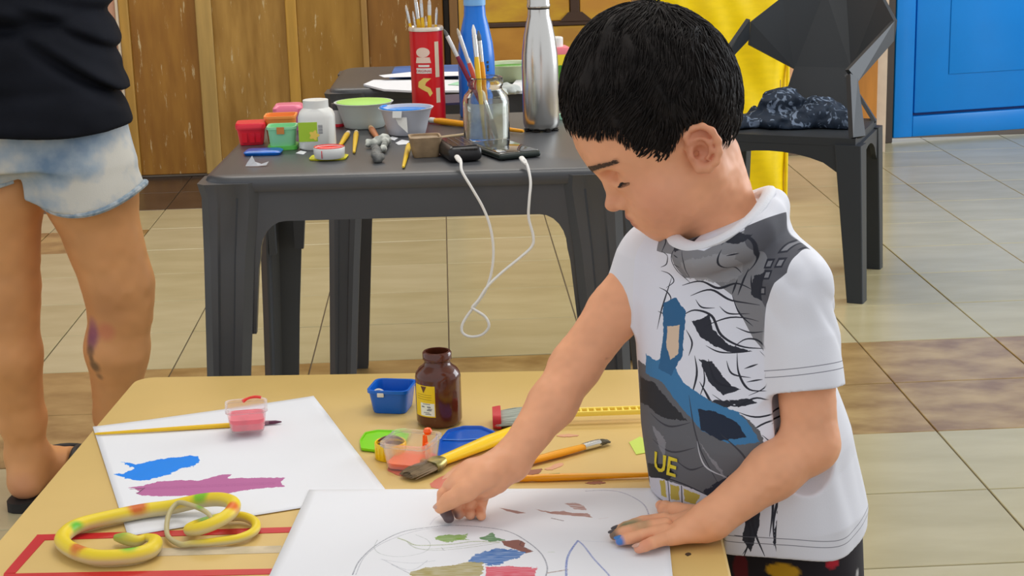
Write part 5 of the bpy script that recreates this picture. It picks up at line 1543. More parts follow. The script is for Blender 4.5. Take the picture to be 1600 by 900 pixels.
shL, shR = np.array((0.349, 1.666, 0.718)), np.array((0.224, 1.800, 0.720))
body = [
    column([(0.40, 0.350, 1.768, 0.082, 0.068), (0.50, 0.335, 1.760, 0.082, 0.070), (0.62, 0.305, 1.747, 0.088, 0.070), (0.70, 0.288, 1.741, 0.086, 0.062), (0.745, 0.290, 1.741, 0.06, 0.045)], LA, NA, 0.02),
    cap((0.300, 1.742, 0.740), (0.268, 1.738, 0.845), 0.041, 0.040, 0.02),
    cap((0.296, 1.742, 0.752), shL, 0.030, 0.026, 0.03), cap((0.296, 1.742, 0.752), shR, 0.030, 0.026, 0.03),
    # head
    hell((0.010, 0, 0.056), (0.089, 0.071, 0.082), 0.01),
    hell((0.040, 0, -0.004), (0.047, 0.053, 0.066), 0.03),
    hcap((0.004, 0.040, -0.032), (0.062, 0.013, -0.058), 0.015, 0.013, 0.03), hcap((0.004, -0.040, -0.032), (0.062, -0.013, -0.058), 0.015, 0.013, 0.03),
    hell((0.066, 0, -0.058), (0.016, 0.017, 0.013), 0.02),
    hell((0.050, 0.033, -0.024), (0.030, 0.026, 0.028), 0.02), hell((0.050, -0.033, -0.024), (0.030, 0.026, 0.028), 0.02),
    hell((0.058, 0, 0.046), (0.040, 0.050, 0.040), 0.03),
    hcap((0.083, 0.012, 0.033), (0.071, 0.038, 0.033), 0.007, 0.006, 0.012), hcap((0.083, -0.012, 0.033), (0.071, -0.038, 0.033), 0.007, 0.006, 0.012),
    hell((0.073, 0, -0.036), (0.021, 0.026, 0.022), 0.02),
    # sockets, lids, nose, lips
    hell((0.0905, 0.029, 0.018), (0.012, 0.017, 0.0085), 0.010, 'sub'), hell((0.0905, -0.029, 0.018), (0.012, 0.017, 0.0085), 0.010, 'sub'),
    hell((0.0715, 0.0280, 0.0150), (0.0118, 0.0145, 0.0100), 0.004), hell((0.0715, -0.0280, 0.0150), (0.0118, 0.0145, 0.0100), 0.004),
    hcap((0.0868, 0, 0.020), (0.1005, 0, -0.011), 0.0056, 0.0075, 0.012),
    hell((0.1015, 0, -0.0135), (0.0095, 0.0090, 0.0080), 0.006),
    hell((0.0925, 0.0105, -0.0170), (0.0075, 0.0060, 0.0058), 0.005), hell((0.0925, -0.0105, -0.0170), (0.0075, 0.0060, 0.0058), 0.005),
    hell((0.1000, 0.0050, -0.0222), (0.0040, 0.0026, 0.0030), 0.002, 'sub'), hell((0.1000, -0.0050, -0.0222), (0.0040, 0.0026, 0.0030), 0.002, 'sub'),
    hell((0.0900, 0, -0.0335), (0.0080, 0.0175, 0.0052), 0.006), hell((0.0880, 0, -0.0428), (0.0075, 0.0150, 0.0055), 0.006),
    hcap((0.0985, 0, -0.0382), (0.0850, 0.020, -0.0388), 0.0014, 0.0010, 0.002, 'sub'), hcap((0.0985, 0, -0.0382), (0.0850, -0.020, -0.0388), 0.0014, 0.0010, 0.002, 'sub'),
]
# ears: a folded rim, the hollow in front of it, the lobe
EAR = np.array((0.2528, 1.667, 0.8646))
ppx = 0.000667
def ear(x, y, out=0.0, side=1):
    a, b = (x - 1092) * ppx, (238 - y) * ppx
    Y = 1.669 - 0.22 * (a + 0.012) - out
    return np.array((EAR[0] + a, Y if side > 0 else 2 * 1.735 - Y, EAR[2] + b))
for sd in (1, -1):
    rim = [(1076, 224), (1071, 212), (1080, 201), (1096, 197), (1110, 204), (1119, 219), (1121, 236), (1117, 251), (1106, 262), (1093, 262), (1086, 252)]
    e = lambda x, y, o=0.0: ear(x, y, o, sd)
    body += [ell((e(1095, 230, -0.003)), (0.016, 0.0042, 0.0205), 0.006)]
    body += chain([e(x, y, 0.0035 if i < 8 else 0.001) for i, (x, y) in enumerate(rim)], [0.0028, 0.0030, 0.0030, 0.0032, 0.0034, 0.0034, 0.0034, 0.0036, 0.0046, 0.0050, 0.0040], 0.0035)
    body += chain([e(1080, 221, 0.002), e(1095, 214, 0.002), e(1107, 222, 0.003), e(1110, 234, 0.003), e(1104, 246, 0.002)], [0.0020, 0.0024, 0.0026, 0.0026, 0.0022], 0.003)
    body += chain([e(1082, 233, 0.002), e(1081, 243, 0.0025), e(1086, 249, 0.0015)], [0.0030, 0.0034, 0.0028], 0.004)
    body += [ell(e(1094, 236, 0.002), (0.0068, 0.0060, 0.0062), 0.003, 'sub'), ell(e(1089, 241, 0.001), (0.0035, 0.007, 0.0035), 0.002, 'sub'), ell(e(1092, 209, 0.0035), (0.008, 0.0030, 0.0026), 0.0025, 'sub')]

# left arm, hand spread flat on the paper
elL = np.array((0.364, 1.632, 0.560))
wrL = np.array((0.2545, 1.5914, 0.4970))
body += chain([shL, (shL + elL) / 2 + np.array((0.004, -0.002, 0)), elL], [0.034, 0.0305, 0.0285], 0.01)
body += chain([elL, elL * .62 + wrL * .38 + np.array((0, 0, 0.001)), wrL], [0.0285, 0.0275, 0.0200], 0.012)
PZ = 0.4722
def hz(x, y, h):
    d = None
    return None
body += [cap(wrL, (0.2243, 1.5927, 0.4880), 0.0180, 0.0115, 0.012), cap((0.2451, 1.5905, 0.4880), (0.2108, 1.5801, 0.4840), 0.0135, 0.0085, 0.008), cap((0.2448, 1.6148, 0.4880), (0.2154, 1.6142, 0.4860), 0.0135, 0.0085, 0.008)]
FINGL = [  # knuckle, middle joint, tip and radii: index, middle, ring, little
    ([(0.2106, 1.6186, 0.4880), (0.1858, 1.6118, 0.4890), (0.1691, 1.6113, 0.4850), (0.1600, 1.6141, 0.4800)], [0.0090, 0.0078, 0.0070, 0.0060]),
    ([(0.2085, 1.6024, 0.4890), (0.1811, 1.5943, 0.4900), (0.1650, 1.5980, 0.4850), (0.1556, 1.6038, 0.4795)], [0.0092, 0.0080, 0.0072, 0.0062]),
    ([(0.2071, 1.5919, 0.4870), (0.1823, 1.5827, 0.4870), (0.1695, 1.5853, 0.4830), (0.1600, 1.5892, 0.4790)], [0.0090, 0.0078, 0.0070, 0.0060]),
    ([(0.2082, 1.5804, 0.4840), (0.1910, 1.5689, 0.4840), (0.1830, 1.5675, 0.4815), (0.1765, 1.5675, 0.4790)], [0.0085, 0.0074, 0.0068, 0.0060])]
for pts, rad_ in FINGL:
    body += chain(pts, [r_ * 0.86 for r_ in rad_], 0.0012)
body += chain([(0.2425, 1.6257, 0.4880), (0.2248, 1.6435, 0.4860), (0.2164, 1.6623, 0.4825), (0.2136, 1.6782, 0.4800)], [0.0120, 0.0095, 0.0078, 0.0062], 0.006)

# right arm, the fingers pinched down on the picture
elR = np.array((0.131, 1.772, 0.612))
wrR = np.array((0.0533, 1.7043, 0.5270))
body += chain([shR, (shR + elR) / 2 + np.array((0.0, 0, 0.003)), elR], [0.034, 0.0300, 0.0270], 0.01)
body += chain([elR, elR * .6 + wrR * .4 + np.array((0.003, 0, 0)), wrR], [0.0270, 0.0255, 0.0190], 0.012)
cR = np.array((0.0145, 1.6900, 0.5120))
body += [cap(wrR, (0.0187, 1.6860, 0.5184), 0.0200, 0.0175, 0.014), cap((0.0340, 1.6840, 0.5258), (0.0006, 1.6800, 0.5120), 0.017, 0.0150, 0.012),
         cap((0.0351, 1.6880, 0.5119), (0.0210, 1.6900, 0.5000), 0.0140, 0.0105, 0.012), cap((0.0101, 1.6920, 0.5217), (-0.0111, 1.6900, 0.5058), 0.0130, 0.0100, 0.010)]
FINGR = [
    ([(-0.0105, 1.6900, 0.5058), (-0.0189, 1.6860, 0.5004), (-0.0208, 1.6800, 0.4882), (-0.0150, 1.6700, 0.4795)], [0.0095, 0.0088, 0.0078, 0.0068]),
    ([(0.0017, 1.6920, 0.5001), (-0.0041, 1.6860, 0.4924), (-0.0058, 1.6840, 0.4830), (-0.0040, 1.6792, 0.4790)], [0.0092, 0.0084, 0.0076, 0.0064]),
    ([(0.0141, 1.6940, 0.4973), (0.0089, 1.6880, 0.4896), (0.0072, 1.6860, 0.4809), (0.0084, 1.6783, 0.4788)], [0.0090, 0.0080, 0.0074, 0.0064]),
    ([(0.0245, 1.6960, 0.4976), (0.0206, 1.6920, 0.4875), (0.0190, 1.6900, 0.4796), (0.0199, 1.6741, 0.4785)], [0.0084, 0.0074, 0.0068, 0.0060])]
for pts, rad_ in FINGR:
    body += chain(pts, [r_ * 0.88 for r_ in rad_], 0.0008)
body += chain([(0.0282, 1.6720, 0.5254), (0.0044, 1.6620, 0.5115), (-0.0128, 1.6600, 0.5030), (-0.0233, 1.6620, 0.4947)], [0.0130, 0.0105, 0.0088, 0.0066], 0.005)
# legs and feet
hipL, hipR = np.array((0.415, 1.745, 0.42)), np.array((0.335, 1.830, 0.42))
hipL = np.array((0.352, 1.768, 0.415)) + LA * 0.041
hipR = np.array((0.352, 1.768, 0.415)) - LA * 0.041
for hpt, sgn in ((hipL, 1), (hipR, -1)):
    kn = hpt + np.array((0.012, 0.010, -0.19))
    an = kn + np.array((0.012, 0.012, -0.19))
    body += chain([hpt, kn], [0.050, 0.038], 0.02) + chain([kn, kn * .6 + an * .4 + np.array((0.008, 0.006, 0)), an], [0.038, 0.036, 0.024], 0.015)
    toe = an + NA * 0.085 + LA * 0.015 * sgn
    body += [cap((an[0] + 0.008, an[1] + 0.008, 0.024), (toe[0], toe[1], 0.016), 0.022, 0.014, 0.015)]
body.append(Prim(lambda p: 0.0004 * vnoise(p, 140, 1), (0.3, 1.75, 0.5), 2.0, 0, 'disp'))
body.append(Prim(lambda p: p[:, 2] - 0.002, (0.3, 1.75, 0.0), 0.3, 0.0, 'sub'))
def over_table(p):                               # nothing of him passes through the table top he leans over
    e = kt.location
    c, s = math.cos(-TA), math.sin(-TA)
    x = (p[:, 0] - e[0]) * c - (p[:, 1] - e[1]) * s
    return np.maximum(x - (kw + 0.004), p[:, 2] - 0.4725)
body.append(Prim(over_table, (0.2, 1.74, 0.45), 1.0, 0.0015, 'sub'))
VB, QB = sdf_mesh(body, (-0.05, 1.545, 0.0), (0.49, 1.93, 1.03), 0.0016)

def blend(col, w, c):
    w = np.clip(w, 0, 1)[:, None]
    return col * (1 - w) + np.array(c) * w
def near(V, p, r0, r1):
    d = np.linalg.norm(V - np.array(p), axis=1)
    return np.clip((r1 - d) / (r1 - r0), 0, 1)
SKIN = np.array((0.80, 0.385, 0.210))
col = np.tile(SKIN, (len(VB), 1)) * (1 + 0.06 * vnoise(VB, 45, 2) + 0.04 * vnoise(VB, 140, 3))[:, None]
loc = (VB - HO) @ HM.T
isface = (np.abs(loc[:, 1]) < 0.09) & (VB[:, 2] > 0.74) & (loc[:, 2] < 0.10)
col = blend(col, 0.55 * near(loc, (0.062, 0.050, -0.022), 0.006, 0.045), (0.72, 0.31, 0.20))
col = blend(col, 0.55 * near(loc, (0.062, -0.050, -0.022), 0.006, 0.045), (0.72, 0.31, 0.20))
col = blend(col, 0.35 * near(loc, (0.104, 0, -0.014), 0.002, 0.016), (0.58, 0.22, 0.15))
for sd in (1, -1):
    d = np.linalg.norm((VB - ear(1096, 228, 0.002, sd)) / np.array((0.022, 0.012, 0.026)), axis=1)
    col = blend(col, 0.6 * np.clip(1.3 - d, 0, 0.6) / 0.6, (0.56, 0.20, 0.115))
for u0, hw_ in ((-0.0345, 0.016), (-0.0430, 0.014)):
    d = np.sqrt(((loc[:, 2] - u0) / 0.0050) ** 2 + (loc[:, 1] / hw_) ** 2)
    col = blend(col, np.where(loc[:, 0] > 0.07, np.clip(1.25 - d, 0, 0.5) * 1.6, 0), (0.50, 0.17, 0.13))
for s in (1, -1):                                                  # eyebrows
    t = (loc[:, 1] * s - 0.008) / 0.040
    cu = 0.0312 + 0.0045 * np.sin(np.clip(t, 0, 1) * 2.2)
    w = np.exp(-((loc[:, 2] - cu) / (0.0036 - 0.001 * np.clip(t, 0, 1))) ** 2) * np.clip((t + 0.05) / 0.1, 0, 1) * np.clip((1.05 - t) / 0.25, 0, 1) * (loc[:, 0] > 0.03)
    col = blend(col, w * (0.72 + 0.25 * vnoise(VB, 500, 4)), (0.045, 0.024, 0.016))
    col = blend(col, 0.30 * near(loc, (0.080, 0.029 * s, 0.024), 0.002, 0.014), (0.42, 0.19, 0.11))
# paint on the fingers, a scratch on the arm
col = blend(col, 0.9 * near(VB, (-0.0150, 1.6688, 0.4800), 0.0085, 0.0135), (0.055, 0.055, 0.075))
col = blend(col, 0.55 * near(VB, (-0.0047, 1.6750, 0.4792), 0.002, 0.008), (0.20, 0.14, 0.15))
for q in ((0.0083, 1.6800, 0.4767), (0.0200, 1.6830, 0.4749)):
    col = blend(col, 0.35 * near(VB, q, 0.002, 0.009), (0.40, 0.28, 0.30))
for q in ((-0.0069, 1.6680, 0.4967), (0.0076, 1.6740, 0.4995), (0.0193, 1.6780, 0.4989)):
    col = blend(col, 0.45 * near(VB, q, 0.001, 0.007), (0.36, 0.10, 0.07))
for q, w0, r0, c3 in (((0.1546, 1.6002, 0.4810), 0.85, 0.008, (0.10, 0.10, 0.08)), ((0.1656, 1.6040, 0.4860), 0.85, 0.010, (0.10, 0.15, 0.07)), ((0.1742, 1.6037, 0.4900), 0.75, 0.011, (0.17, 0.22, 0.11)), ((0.1823, 1.5930, 0.4940), 0.5, 0.011, (0.26, 0.22, 0.10)),
                      ((0.1589, 1.5853, 0.4800), 0.95, 0.007, (0.04, 0.20, 0.55)), ((0.1842, 1.5663, 0.4840), 0.4, 0.007, (0.55, 0.12, 0.09)), ((0.1763, 1.5659, 0.4790), 0.45, 0.008, (0.62, 0.25, 0.20)), ((0.2139, 1.6644, 0.4840), 0.6, 0.008, (0.40, 0.10, 0.10))):
    col = blend(col, w0 * near(VB, q, r0 * 0.45, r0 * 1.15), c3)
ab = np.array((0.1739, 1.7520, 0.6212)) - np.array((0.1641, 1.7520, 0.6238))
tt = np.clip(((VB - np.array((0.1641, 1.7520, 0.6238))) @ ab) / (ab @ ab), 0, 1)
dd = np.linalg.norm((VB - np.array((0.1641, 1.7520, 0.6238)) - tt[:, None] * ab) * np.array((1, 0.25, 1)), axis=1)
col = blend(col, 0.6 * np.clip(1 - dd / 0.0022, 0, 1), (0.22, 0.06, 0.04))
M_skin = mat('boy_skin', SKIN, 0.48, attr='tint', sss=0.12, bump=0.05, bscale=900, spec=0.35)
sdf_obj('body', (VB, QB), M_skin, boy, np.clip(col, 0, 1))

# eyes: looking down, the slit of the eye and the lashes show
M_eye = mat('eye_dark', (0.02, 0.012, 0.010), 0.15)
M_lash = mat('eyelashes', (0.012, 0.008, 0.006), 0.6)
for s in (1, -1):
    arc = [hp(0.0712 + 0.0124 * math.cos(a) * 1.0, s * (0.0280 + 0.0150 * math.sin(a)), 0.0092 - 0.0012 * math.cos(2 * a)) for a in np.linspace(-0.55, 1.25, 9)]
    obj('eyelid_line', tube(smooth_path([tuple(p) for p in arc], 3), [0.0003, 0.0008, 0.0010, 0.0009, 0.0004], 6), M_eye, boy, world=True)
    v, f = [], []
    for k in range(16):
        a = -0.35 + 1.55 * k / 15
        p0 = hp(0.0712 + 0.0126 * math.cos(a), s * (0.0280 + 0.0152 * math.sin(a)), 0.0090)
        p1 = p0 + HF * 0.0042 * math.cos(a * .8) + HL * s * 0.0035 * math.sin(a) - HU * 0.0035
        p2 = p1 + HF * 0.0018 * math.cos(a * .8) + HL * s * 0.0016 * math.sin(a) - HU * 0.0004
        tv, tf = tube([tuple(p0), tuple(p1), tuple(p2)], [0.00045, 0.0003, 0.0001], 4)
        n = len(v); v += tv; f += [tuple(i + n for i in q) for q in tf]
    lo = obj('eyelashes', (v, f), M_lash, boy, world=True)
    lo['kind'] = 'stuff'
# eyebrows, hair by hair
M_brow = mat('eyebrow_hair', (0.085, 0.048, 0.030), 0.6)
for s in (1, -1):
    v, f = [], []
    for k in range(150):
        t = random.random()
        l0 = s * (0.008 + 0.046 * t)
        u0 = 0.0312 + 0.0045 * math.sin(t * 2.2) + random.uniform(-1, 1) * (0.0030 - 0.0014 * t)
        m_ = (np.abs(loc[:, 1] - l0) < 0.0014) & (np.abs(loc[:, 2] - u0) < 0.0014) & (loc[:, 0] > 0.03)
        if not m_.any():
            continue
        p0 = VB[m_][np.argmax(loc[m_, 0])] + HF * 0.0003
        dr = HL * s * 0.8 - HF * (0.15 + 0.5 * t) + HU * (0.45 - 0.6 * t)
        p1 = p0 + dr * 0.0028 + HF * 0.0006 + HL * s * 0.0004
        p2 = p0 + dr * 0.0056 + HL * s * 0.0004
        tv, tf = tube([tuple(p0), tuple(p1), tuple(p2)], [0.00055, 0.0005, 0.0002], 4)
        n = len(v); v += tv; f += [tuple(i + n for i in q) for q in tf]
    lo = obj('eyebrow', (v, f), M_brow, boy, world=True)
    lo['kind'] = 'stuff'
# finger nails
M_nail = mat('finger_nail', (0.60, 0.34, 0.25), 0.3)
M_nail2 = mat('painted_nail', (0.07, 0.07, 0.08), 0.35)
for (pts, rad_), m_ in zip(FINGL, (M_nail2, M_nail2, mat('blue_nail', (0.05, 0.20, 0.50), 0.35), M_nail)):
    a, b = np.array(pts[2]), np.array(pts[3])
    d = nrm(b - a); up_ = nrm(np.array((0, 0, 1)) - d * d[2]); sd = np.cross(d, up_)
    c = b + up_ * (rad_[3] * 0.90) + d * 0.001
    rings = [[tuple(c + d * 0.0045 * k_ * math.cos(t_) + sd * 0.0038 * k_ * math.sin(t_) + up_ * (z_ - 0.0012 * (k_ * math.sin(t_)) ** 2)) for t_ in np.linspace(0, 6.283, 13)[:-1]] for k_, z_ in ((1, -0.0008), (1, 0.0), (0.6, 0.0005))]
    obj('finger_nail', loft(rings), m_, boy, world=True)
# thumb nail of the right hand
a, b = np.array((-0.0128, 1.6600, 0.5030)), np.array((-0.0233, 1.6620, 0.4947))
d = nrm(b - a); up_ = nrm(np.array((-0.45, -0.35, 0.8)) - d * (np.array((-0.45, -0.35, 0.8)) @ d)); sd = np.cross(d, up_)
c = b + up_ * 0.0060 + d * 0.0005
rings = [[tuple(c + d * 0.005 * k_ * math.cos(t_) + sd * 0.0042 * k_ * math.sin(t_) + up_ * (z_ - 0.0014 * (k_ * math.sin(t_)) ** 2)) for t_ in np.linspace(0, 6.283, 13)[:-1]] for k_, z_ in ((1, -0.0008), (1, 0.0), (0.6, 0.0005))]
obj('finger_nail', loft(rings), M_nail, boy, world=True)

# ------------------------------------------------------------------ his hair
HPOLY = np.array([tuple(np.array(q)[[0, 2]]) for q in [(0.1259, 1.6670, 0.8964), (0.1335, 1.6670, 0.8896), (0.1419, 1.6670, 0.8854), (0.1574, 1.6670, 0.8882), (0.1723, 1.6670, 0.8883), (0.1813, 1.6670, 0.8782), (0.1903, 1.6670, 0.8701), (0.2046, 1.6670, 0.8650), (0.2189, 1.6670, 0.8593), (0.2241, 1.6670, 0.8643), (0.2294, 1.6670, 0.8759), (0.2359, 1.6670, 0.8881), (0.2437, 1.6670, 0.8970), (0.2580, 1.6670, 0.8997), (0.2697, 1.6670, 0.8915), (0.2762, 1.6670, 0.8809), (0.2802, 1.6670, 0.8722), (0.2893, 1.6670, 0.8752), (0.2958, 1.6670, 0.8802), (0.3048, 1.6670, 0.8903), (0.3292, 1.6670, 0.9258), (0.3215, 1.6670, 1.0403), (0.2136, 1.6670, 1.0621), (0.1057, 1.6670, 1.0343), (0.0903, 1.6670, 0.9208)]])
def poly_sd(p):
    X, Zc = p[:, 0], p[:, 2] + (p[:, 1] - 1.667) * 0.10          # the line falls a little with depth
    d = np.full(len(p), 1e9)
    ins = np.zeros(len(p), bool)
    for i in range(len(HPOLY)):
        a, b = HPOLY[i], HPOLY[(i + 1) % len(HPOLY)]
        ab_ = b - a
        t = np.clip(((X - a[0]) * ab_[0] + (Zc - a[1]) * ab_[1]) / (ab_ @ ab_), 0, 1)
        d = np.minimum(d, np.hypot(X - a[0] - t * ab_[0], Zc - a[1] - t * ab_[1]))
        c = (a[1] > Zc) != (b[1] > Zc)
        ins ^= c & (X < ab_[0] * (Zc - a[1]) / (ab_[1] if abs(ab_[1]) > 1e-9 else 1e-9) + a[0])
    return np.where(ins, -d, d)
def hair_shape(p):
    q = (p - HO) @ HM.T
    r = np.array((0.0965, 0.0785, 0.103))
    c = np.array((0.0080, 0, 0.0600))
    # short at the nape and over the ears, fuller above
    s = q - c
    back = np.clip(-s[:, 0] / 0.09, 0, 1)
    low = np.clip((0.02 - s[:, 2]) / 0.08, 0, 1)
    k0 = np.sqrt(((s / r) ** 2).sum(1)) + 1e-9
    k1 = np.sqrt(((s / r ** 2) ** 2).sum(1)) + 1e-9
    return k0 * (k0 - 1) / k1 + 0.004 * back + 0.0055 * low * (1 - 0.3 * back)
def hair_tuft(p):
    q = (p - HO) @ HM.T
    an = np.arctan2(q[:, 1], q[:, 0] + 0.03)
    rd = np.hypot(q[:, 1], q[:, 0] + 0.03)
    w = np.stack([an * 0.16, rd * 0.35, q[:, 2] * 0.25], 1)
    return 0.0030 * vnoise(w, 60, 3) + 0.0016 * vnoise(w, 150, 4)
hair = [Prim(hair_shape, hp(0.012, 0, 0.058), 0.12, 0.0, 'add'), Prim(hair_tuft, HO, 1.0, 0, 'disp'),
        Prim(lambda p: poly_sd(p) + 0.003 * vnoise(p, 130, 8), HO, 1.0, 0.006, 'clip')]
VH, QH = sdf_mesh(hair, (0.09, 1.62, 0.83), (0.40, 1.85, 1.05), 0.0024)
M_hair = mat('black_hair', (0.015, 0.012, 0.0105), 0.62, var=0.35, vscale=60, spec=0.15)
hobj = sdf_obj('hair', (VH, QH), M_hair, boy)
# locks lying over it, sweeping forward from the crown
crown = hp(-0.045, 0.008, 0.150)
def hgrad(p, e=0.0008):
    g = np.stack([hair_shape(p + e * np.eye(3)[i]) - hair_shape(p - e * np.eye(3)[i]) for i in range(3)], 1)
    return g / (np.linalg.norm(g, axis=1)[:, None] + 1e-9)
pick = rng.choice(len(VH), 9000)
root = VH[pick]
d_poly = poly_sd(root)
keep = (np.abs(hair_shape(root)) < 0.008) & (d_poly < -0.001)
root, d_poly = root[keep], d_poly[keep]
N0 = hgrad(root)
flow = root - crown
flow += 0.25 * np.cross(N0, flow) * rng.uniform(0.2, 1.2, (len(root), 1))
side = np.abs((root - HO) @ HL) / 0.075
flow = flow / (np.linalg.norm(flow, axis=1)[:, None] + 1e-9) + HF * 0.5 * np.clip(1 - side, 0, 1)[:, None] - np.array((0, 0, 1.0)) * (0.5 * side)[:, None]
wv_ = np.stack([vnoise(root, 28, 11), vnoise(root, 28, 12), vnoise(root, 28, 13)], 1)
flow += 0.95 * wv_ + rng.normal(0, 0.20, root.shape)
flow -= N0 * (flow * N0).sum(1)[:, None]
flow /= np.linalg.norm(flow, axis=1)[:, None] + 1e-9
ln = rng.uniform(0.014, 0.034, len(root)) * np.clip(0.55 + (root[:, 2] - 0.86) * 5, 0.45, 1.1)
ln = np.minimum(ln, 0.010 + np.maximum(-d_poly, 0) * 1.2)
HV, HF_ = [], []
seg = 5
rad0 = rng.uniform(0.0004, 0.0010, len(root))
P = root.copy()
pts = [P - N0 * 0.0015]
lift = rng.uniform(0.0003, 0.0026, len(root))
for k in range(1, seg + 1):
    P = P + flow * (ln / seg)[:, None]
    g = hgrad(P)
    dv = hair_shape(P)
    P = P - g * (dv - lift * math.sin(math.pi * (0.15 + 0.6 * k / seg)))[:, None]
    flow = flow - g * (flow * g).sum(1)[:, None]
    flow /= np.linalg.norm(flow, axis=1)[:, None] + 1e-9
    pts.append(P.copy())
pts = np.stack(pts, 1)
tw = rng.uniform(0, 6.28, len(root))
for k in range(seg + 1):
    t_ = np.gradient(pts, axis=1)[:, k]
    t_ /= np.linalg.norm(t_, axis=1)[:, None] + 1e-9
    b_ = np.cross(t_, N0)
    b_ /= np.linalg.norm(b_, axis=1)[:, None] + 1e-9
    n_ = np.cross(b_, t_)
    rk = rad0 * (1 - (k / seg) ** 2 * 0.92)
    for j in range(3):
        a_ = tw + 2.094 * j
        HV.append(pts[:, k] + (b_ * np.cos(a_)[:, None] * 1.5 + n_ * np.sin(a_)[:, None] * 0.7) * rk[:, None])
n = len(root)
HV = np.concatenate(HV)                      # index: (k * 3 + j) * n + i
fa = []
ar = np.arange(n)
for k in range(seg):
    for j in range(3):
        fa.append(np.stack([(k * 3 + j) * n + ar, (k * 3 + (j + 1) % 3) * n + ar, ((k + 1) * 3 + (j + 1) % 3) * n + ar, ((k + 1) * 3 + j) * n + ar], 1))
lk = sdf_obj('hair_locks', (HV, np.concatenate(fa)), M_hair, hobj)
lk['kind'] = 'stuff'
# a few upright hairs at the crown
v, f = [], []
for k in range(26):
    b0 = crown + HL * random.uniform(-0.014, 0.014) + HF * random.uniform(-0.016, 0.016) - HU * 0.004
    dirn = nrm(HU * 1.0 + HF * random.uniform(-0.7, 0.5) + HL * random.uniform(-0.5, 0.5))
    L_ = random.uniform(0.006, 0.013)
    tv, tf = tube([tuple(b0), tuple(b0 + dirn * L_ * .5), tuple(b0 + dirn * L_ - HF * 0.002 * random.uniform(-1, 1))], [0.0007, 0.0005, 0.0001], 4)
    n = len(v); v += tv; f += [tuple(i + n for i in q) for q in tf]
lo = obj('crown_tuft', (v, f), M_hair, hobj, world=True)
lo['kind'] = 'stuff'
# ------------------------------------------------------------------ his t-shirt and shorts
slL, slR = np.array((0.3586, 1.6400, 0.6188)), np.array((0.1909, 1.8000, 0.6637))
axL, axR = nrm(slL - shL), nrm(slR - shR)
torso = column([(0.392, 0.330, 1.735, 0.121, 0.105), (0.46, 0.329, 1.733, 0.121, 0.106), (0.55, 0.315, 1.736, 0.115, 0.103), (0.63, 0.300, 1.740, 0.107, 0.088), (0.69, 0.290, 1.742, 0.102, 0.077), (0.735, 0.288, 1.741, 0.094, 0.066), (0.772, 0.294, 1.742, 0.062, 0.046)], LA, NA, 0.02, power=2.15)
shirt_add = [torso, cap((0.297, 1.742, 0.760), shL + np.array((0, 0, 0.004)), 0.034, 0.037, 0.04), cap((0.297, 1.742, 0.760), shR + np.array((0, 0, 0.004)), 0.034, 0.036, 0.04)]
slvL = chain([shL + np.array((0, 0, 0.002)), (shL + slL) / 2 + np.array((0.003, -0.002, 0.0)), slL + axL * 0.03], [0.0385, 0.0390, 0.0395], 0.03)
slvR = chain([shR + np.array((0, 0, 0.002)), (shR + slR) / 2, slR + axR * 0.03], [0.0370, 0.0370, 0.0365], 0.03)
collar_pts = [(0.2376, 1.7600, 0.7629), (0.2363, 1.7150, 0.7644), (0.2426, 1.6880, 0.7626), (0.2529, 1.6680, 0.7640), (0.2697, 1.6570, 0.7705), (0.2890, 1.6550, 0.7810), (0.3095, 1.6670, 0.7944), (0.3243, 1.6900, 0.8047), (0.3338, 1.7220, 0.8063), (0.3356, 1.7600, 0.7989), (0.3251, 1.7900, 0.7878), (0.3009, 1.8060, 0.7768), (0.2680, 1.8000, 0.7670)]
CP = np.array(collar_pts)
cc = CP.mean(0)
_, _, vt = np.linalg.svd(CP - cc)
cn = vt[2] * np.sign(vt[2][2])
shirt_add += chain([tuple(p + nrm((p - cc) - ((p - cc) @ cn) * cn) * 0.0025 - cn * 0.0095) for p in np.concatenate([CP, CP[:1]])], [0.0065] * (len(CP) + 1), 0.030)
def folds(p):
    a = (p - slL) @ axL
    d = 0.0017 * vnoise(p * np.array((1, 1, 0.45)), 30, 2) + 0.0026 * vnoise(p * np.array((1, 1, 0.35)), 16, 6)
    # creases fanning from the left sleeve seam and long soft drops on the back
    for o_, dr, am, wd in ((np.array((0.3336, 1.6400, 0.7566)), nrm((0.55, 0.10, -0.8)), 0.0038, 0.007), (np.array((0.3495, 1.6600, 0.7615)), nrm((0.50, 0.2, -0.75)), 0.0034, 0.007), (np.array((0.3217, 1.6350, 0.7416)), nrm((0.42, 0.0, -0.9)), 0.0028, 0.007),
                           (np.array((0.3913, 1.6800, 0.5373)), nrm((0.20, 0.05, -1)), 0.0030, 0.012), (np.array((0.3518, 1.6400, 0.5390)), nrm((0.10, 0.05, -1)), 0.0026, 0.012)):
        q = p - o_
        t = q @ dr
        r2 = (q * q).sum(1) - t * t
        w = np.clip(t / 0.02, 0, 1) * np.clip((0.13 - t) / 0.05, 0, 1)
        d = d - am * w * np.exp(-r2 / (2 * wd * wd)) + am * 0.9 * w * np.exp(-((np.sqrt(np.maximum(r2, 0)) - 2.1 * wd) / wd) ** 2)
    return d
armL_in = cap(slL - axL * 0.022, slL + axL * 0.08, 0.0345, 0.0375, 0.003, 'sub')
armR_in = cap(slR - axR * 0.022, slR + axR * 0.08, 0.0320, 0.0350, 0.003, 'sub')
def neck_hole(p):
    q = p - cc
    h = q @ cn
    ra = np.linalg.norm(q - h[:, None] * cn, axis=1)
    return np.maximum(ra - 0.060, -h)
def hem(p):
    return 0.432 + 0.006 * np.sin((p[:, 0] + p[:, 1]) * 30) + 0.10 * (0.327 - p[:, 0]) * 0 - p[:, 2]
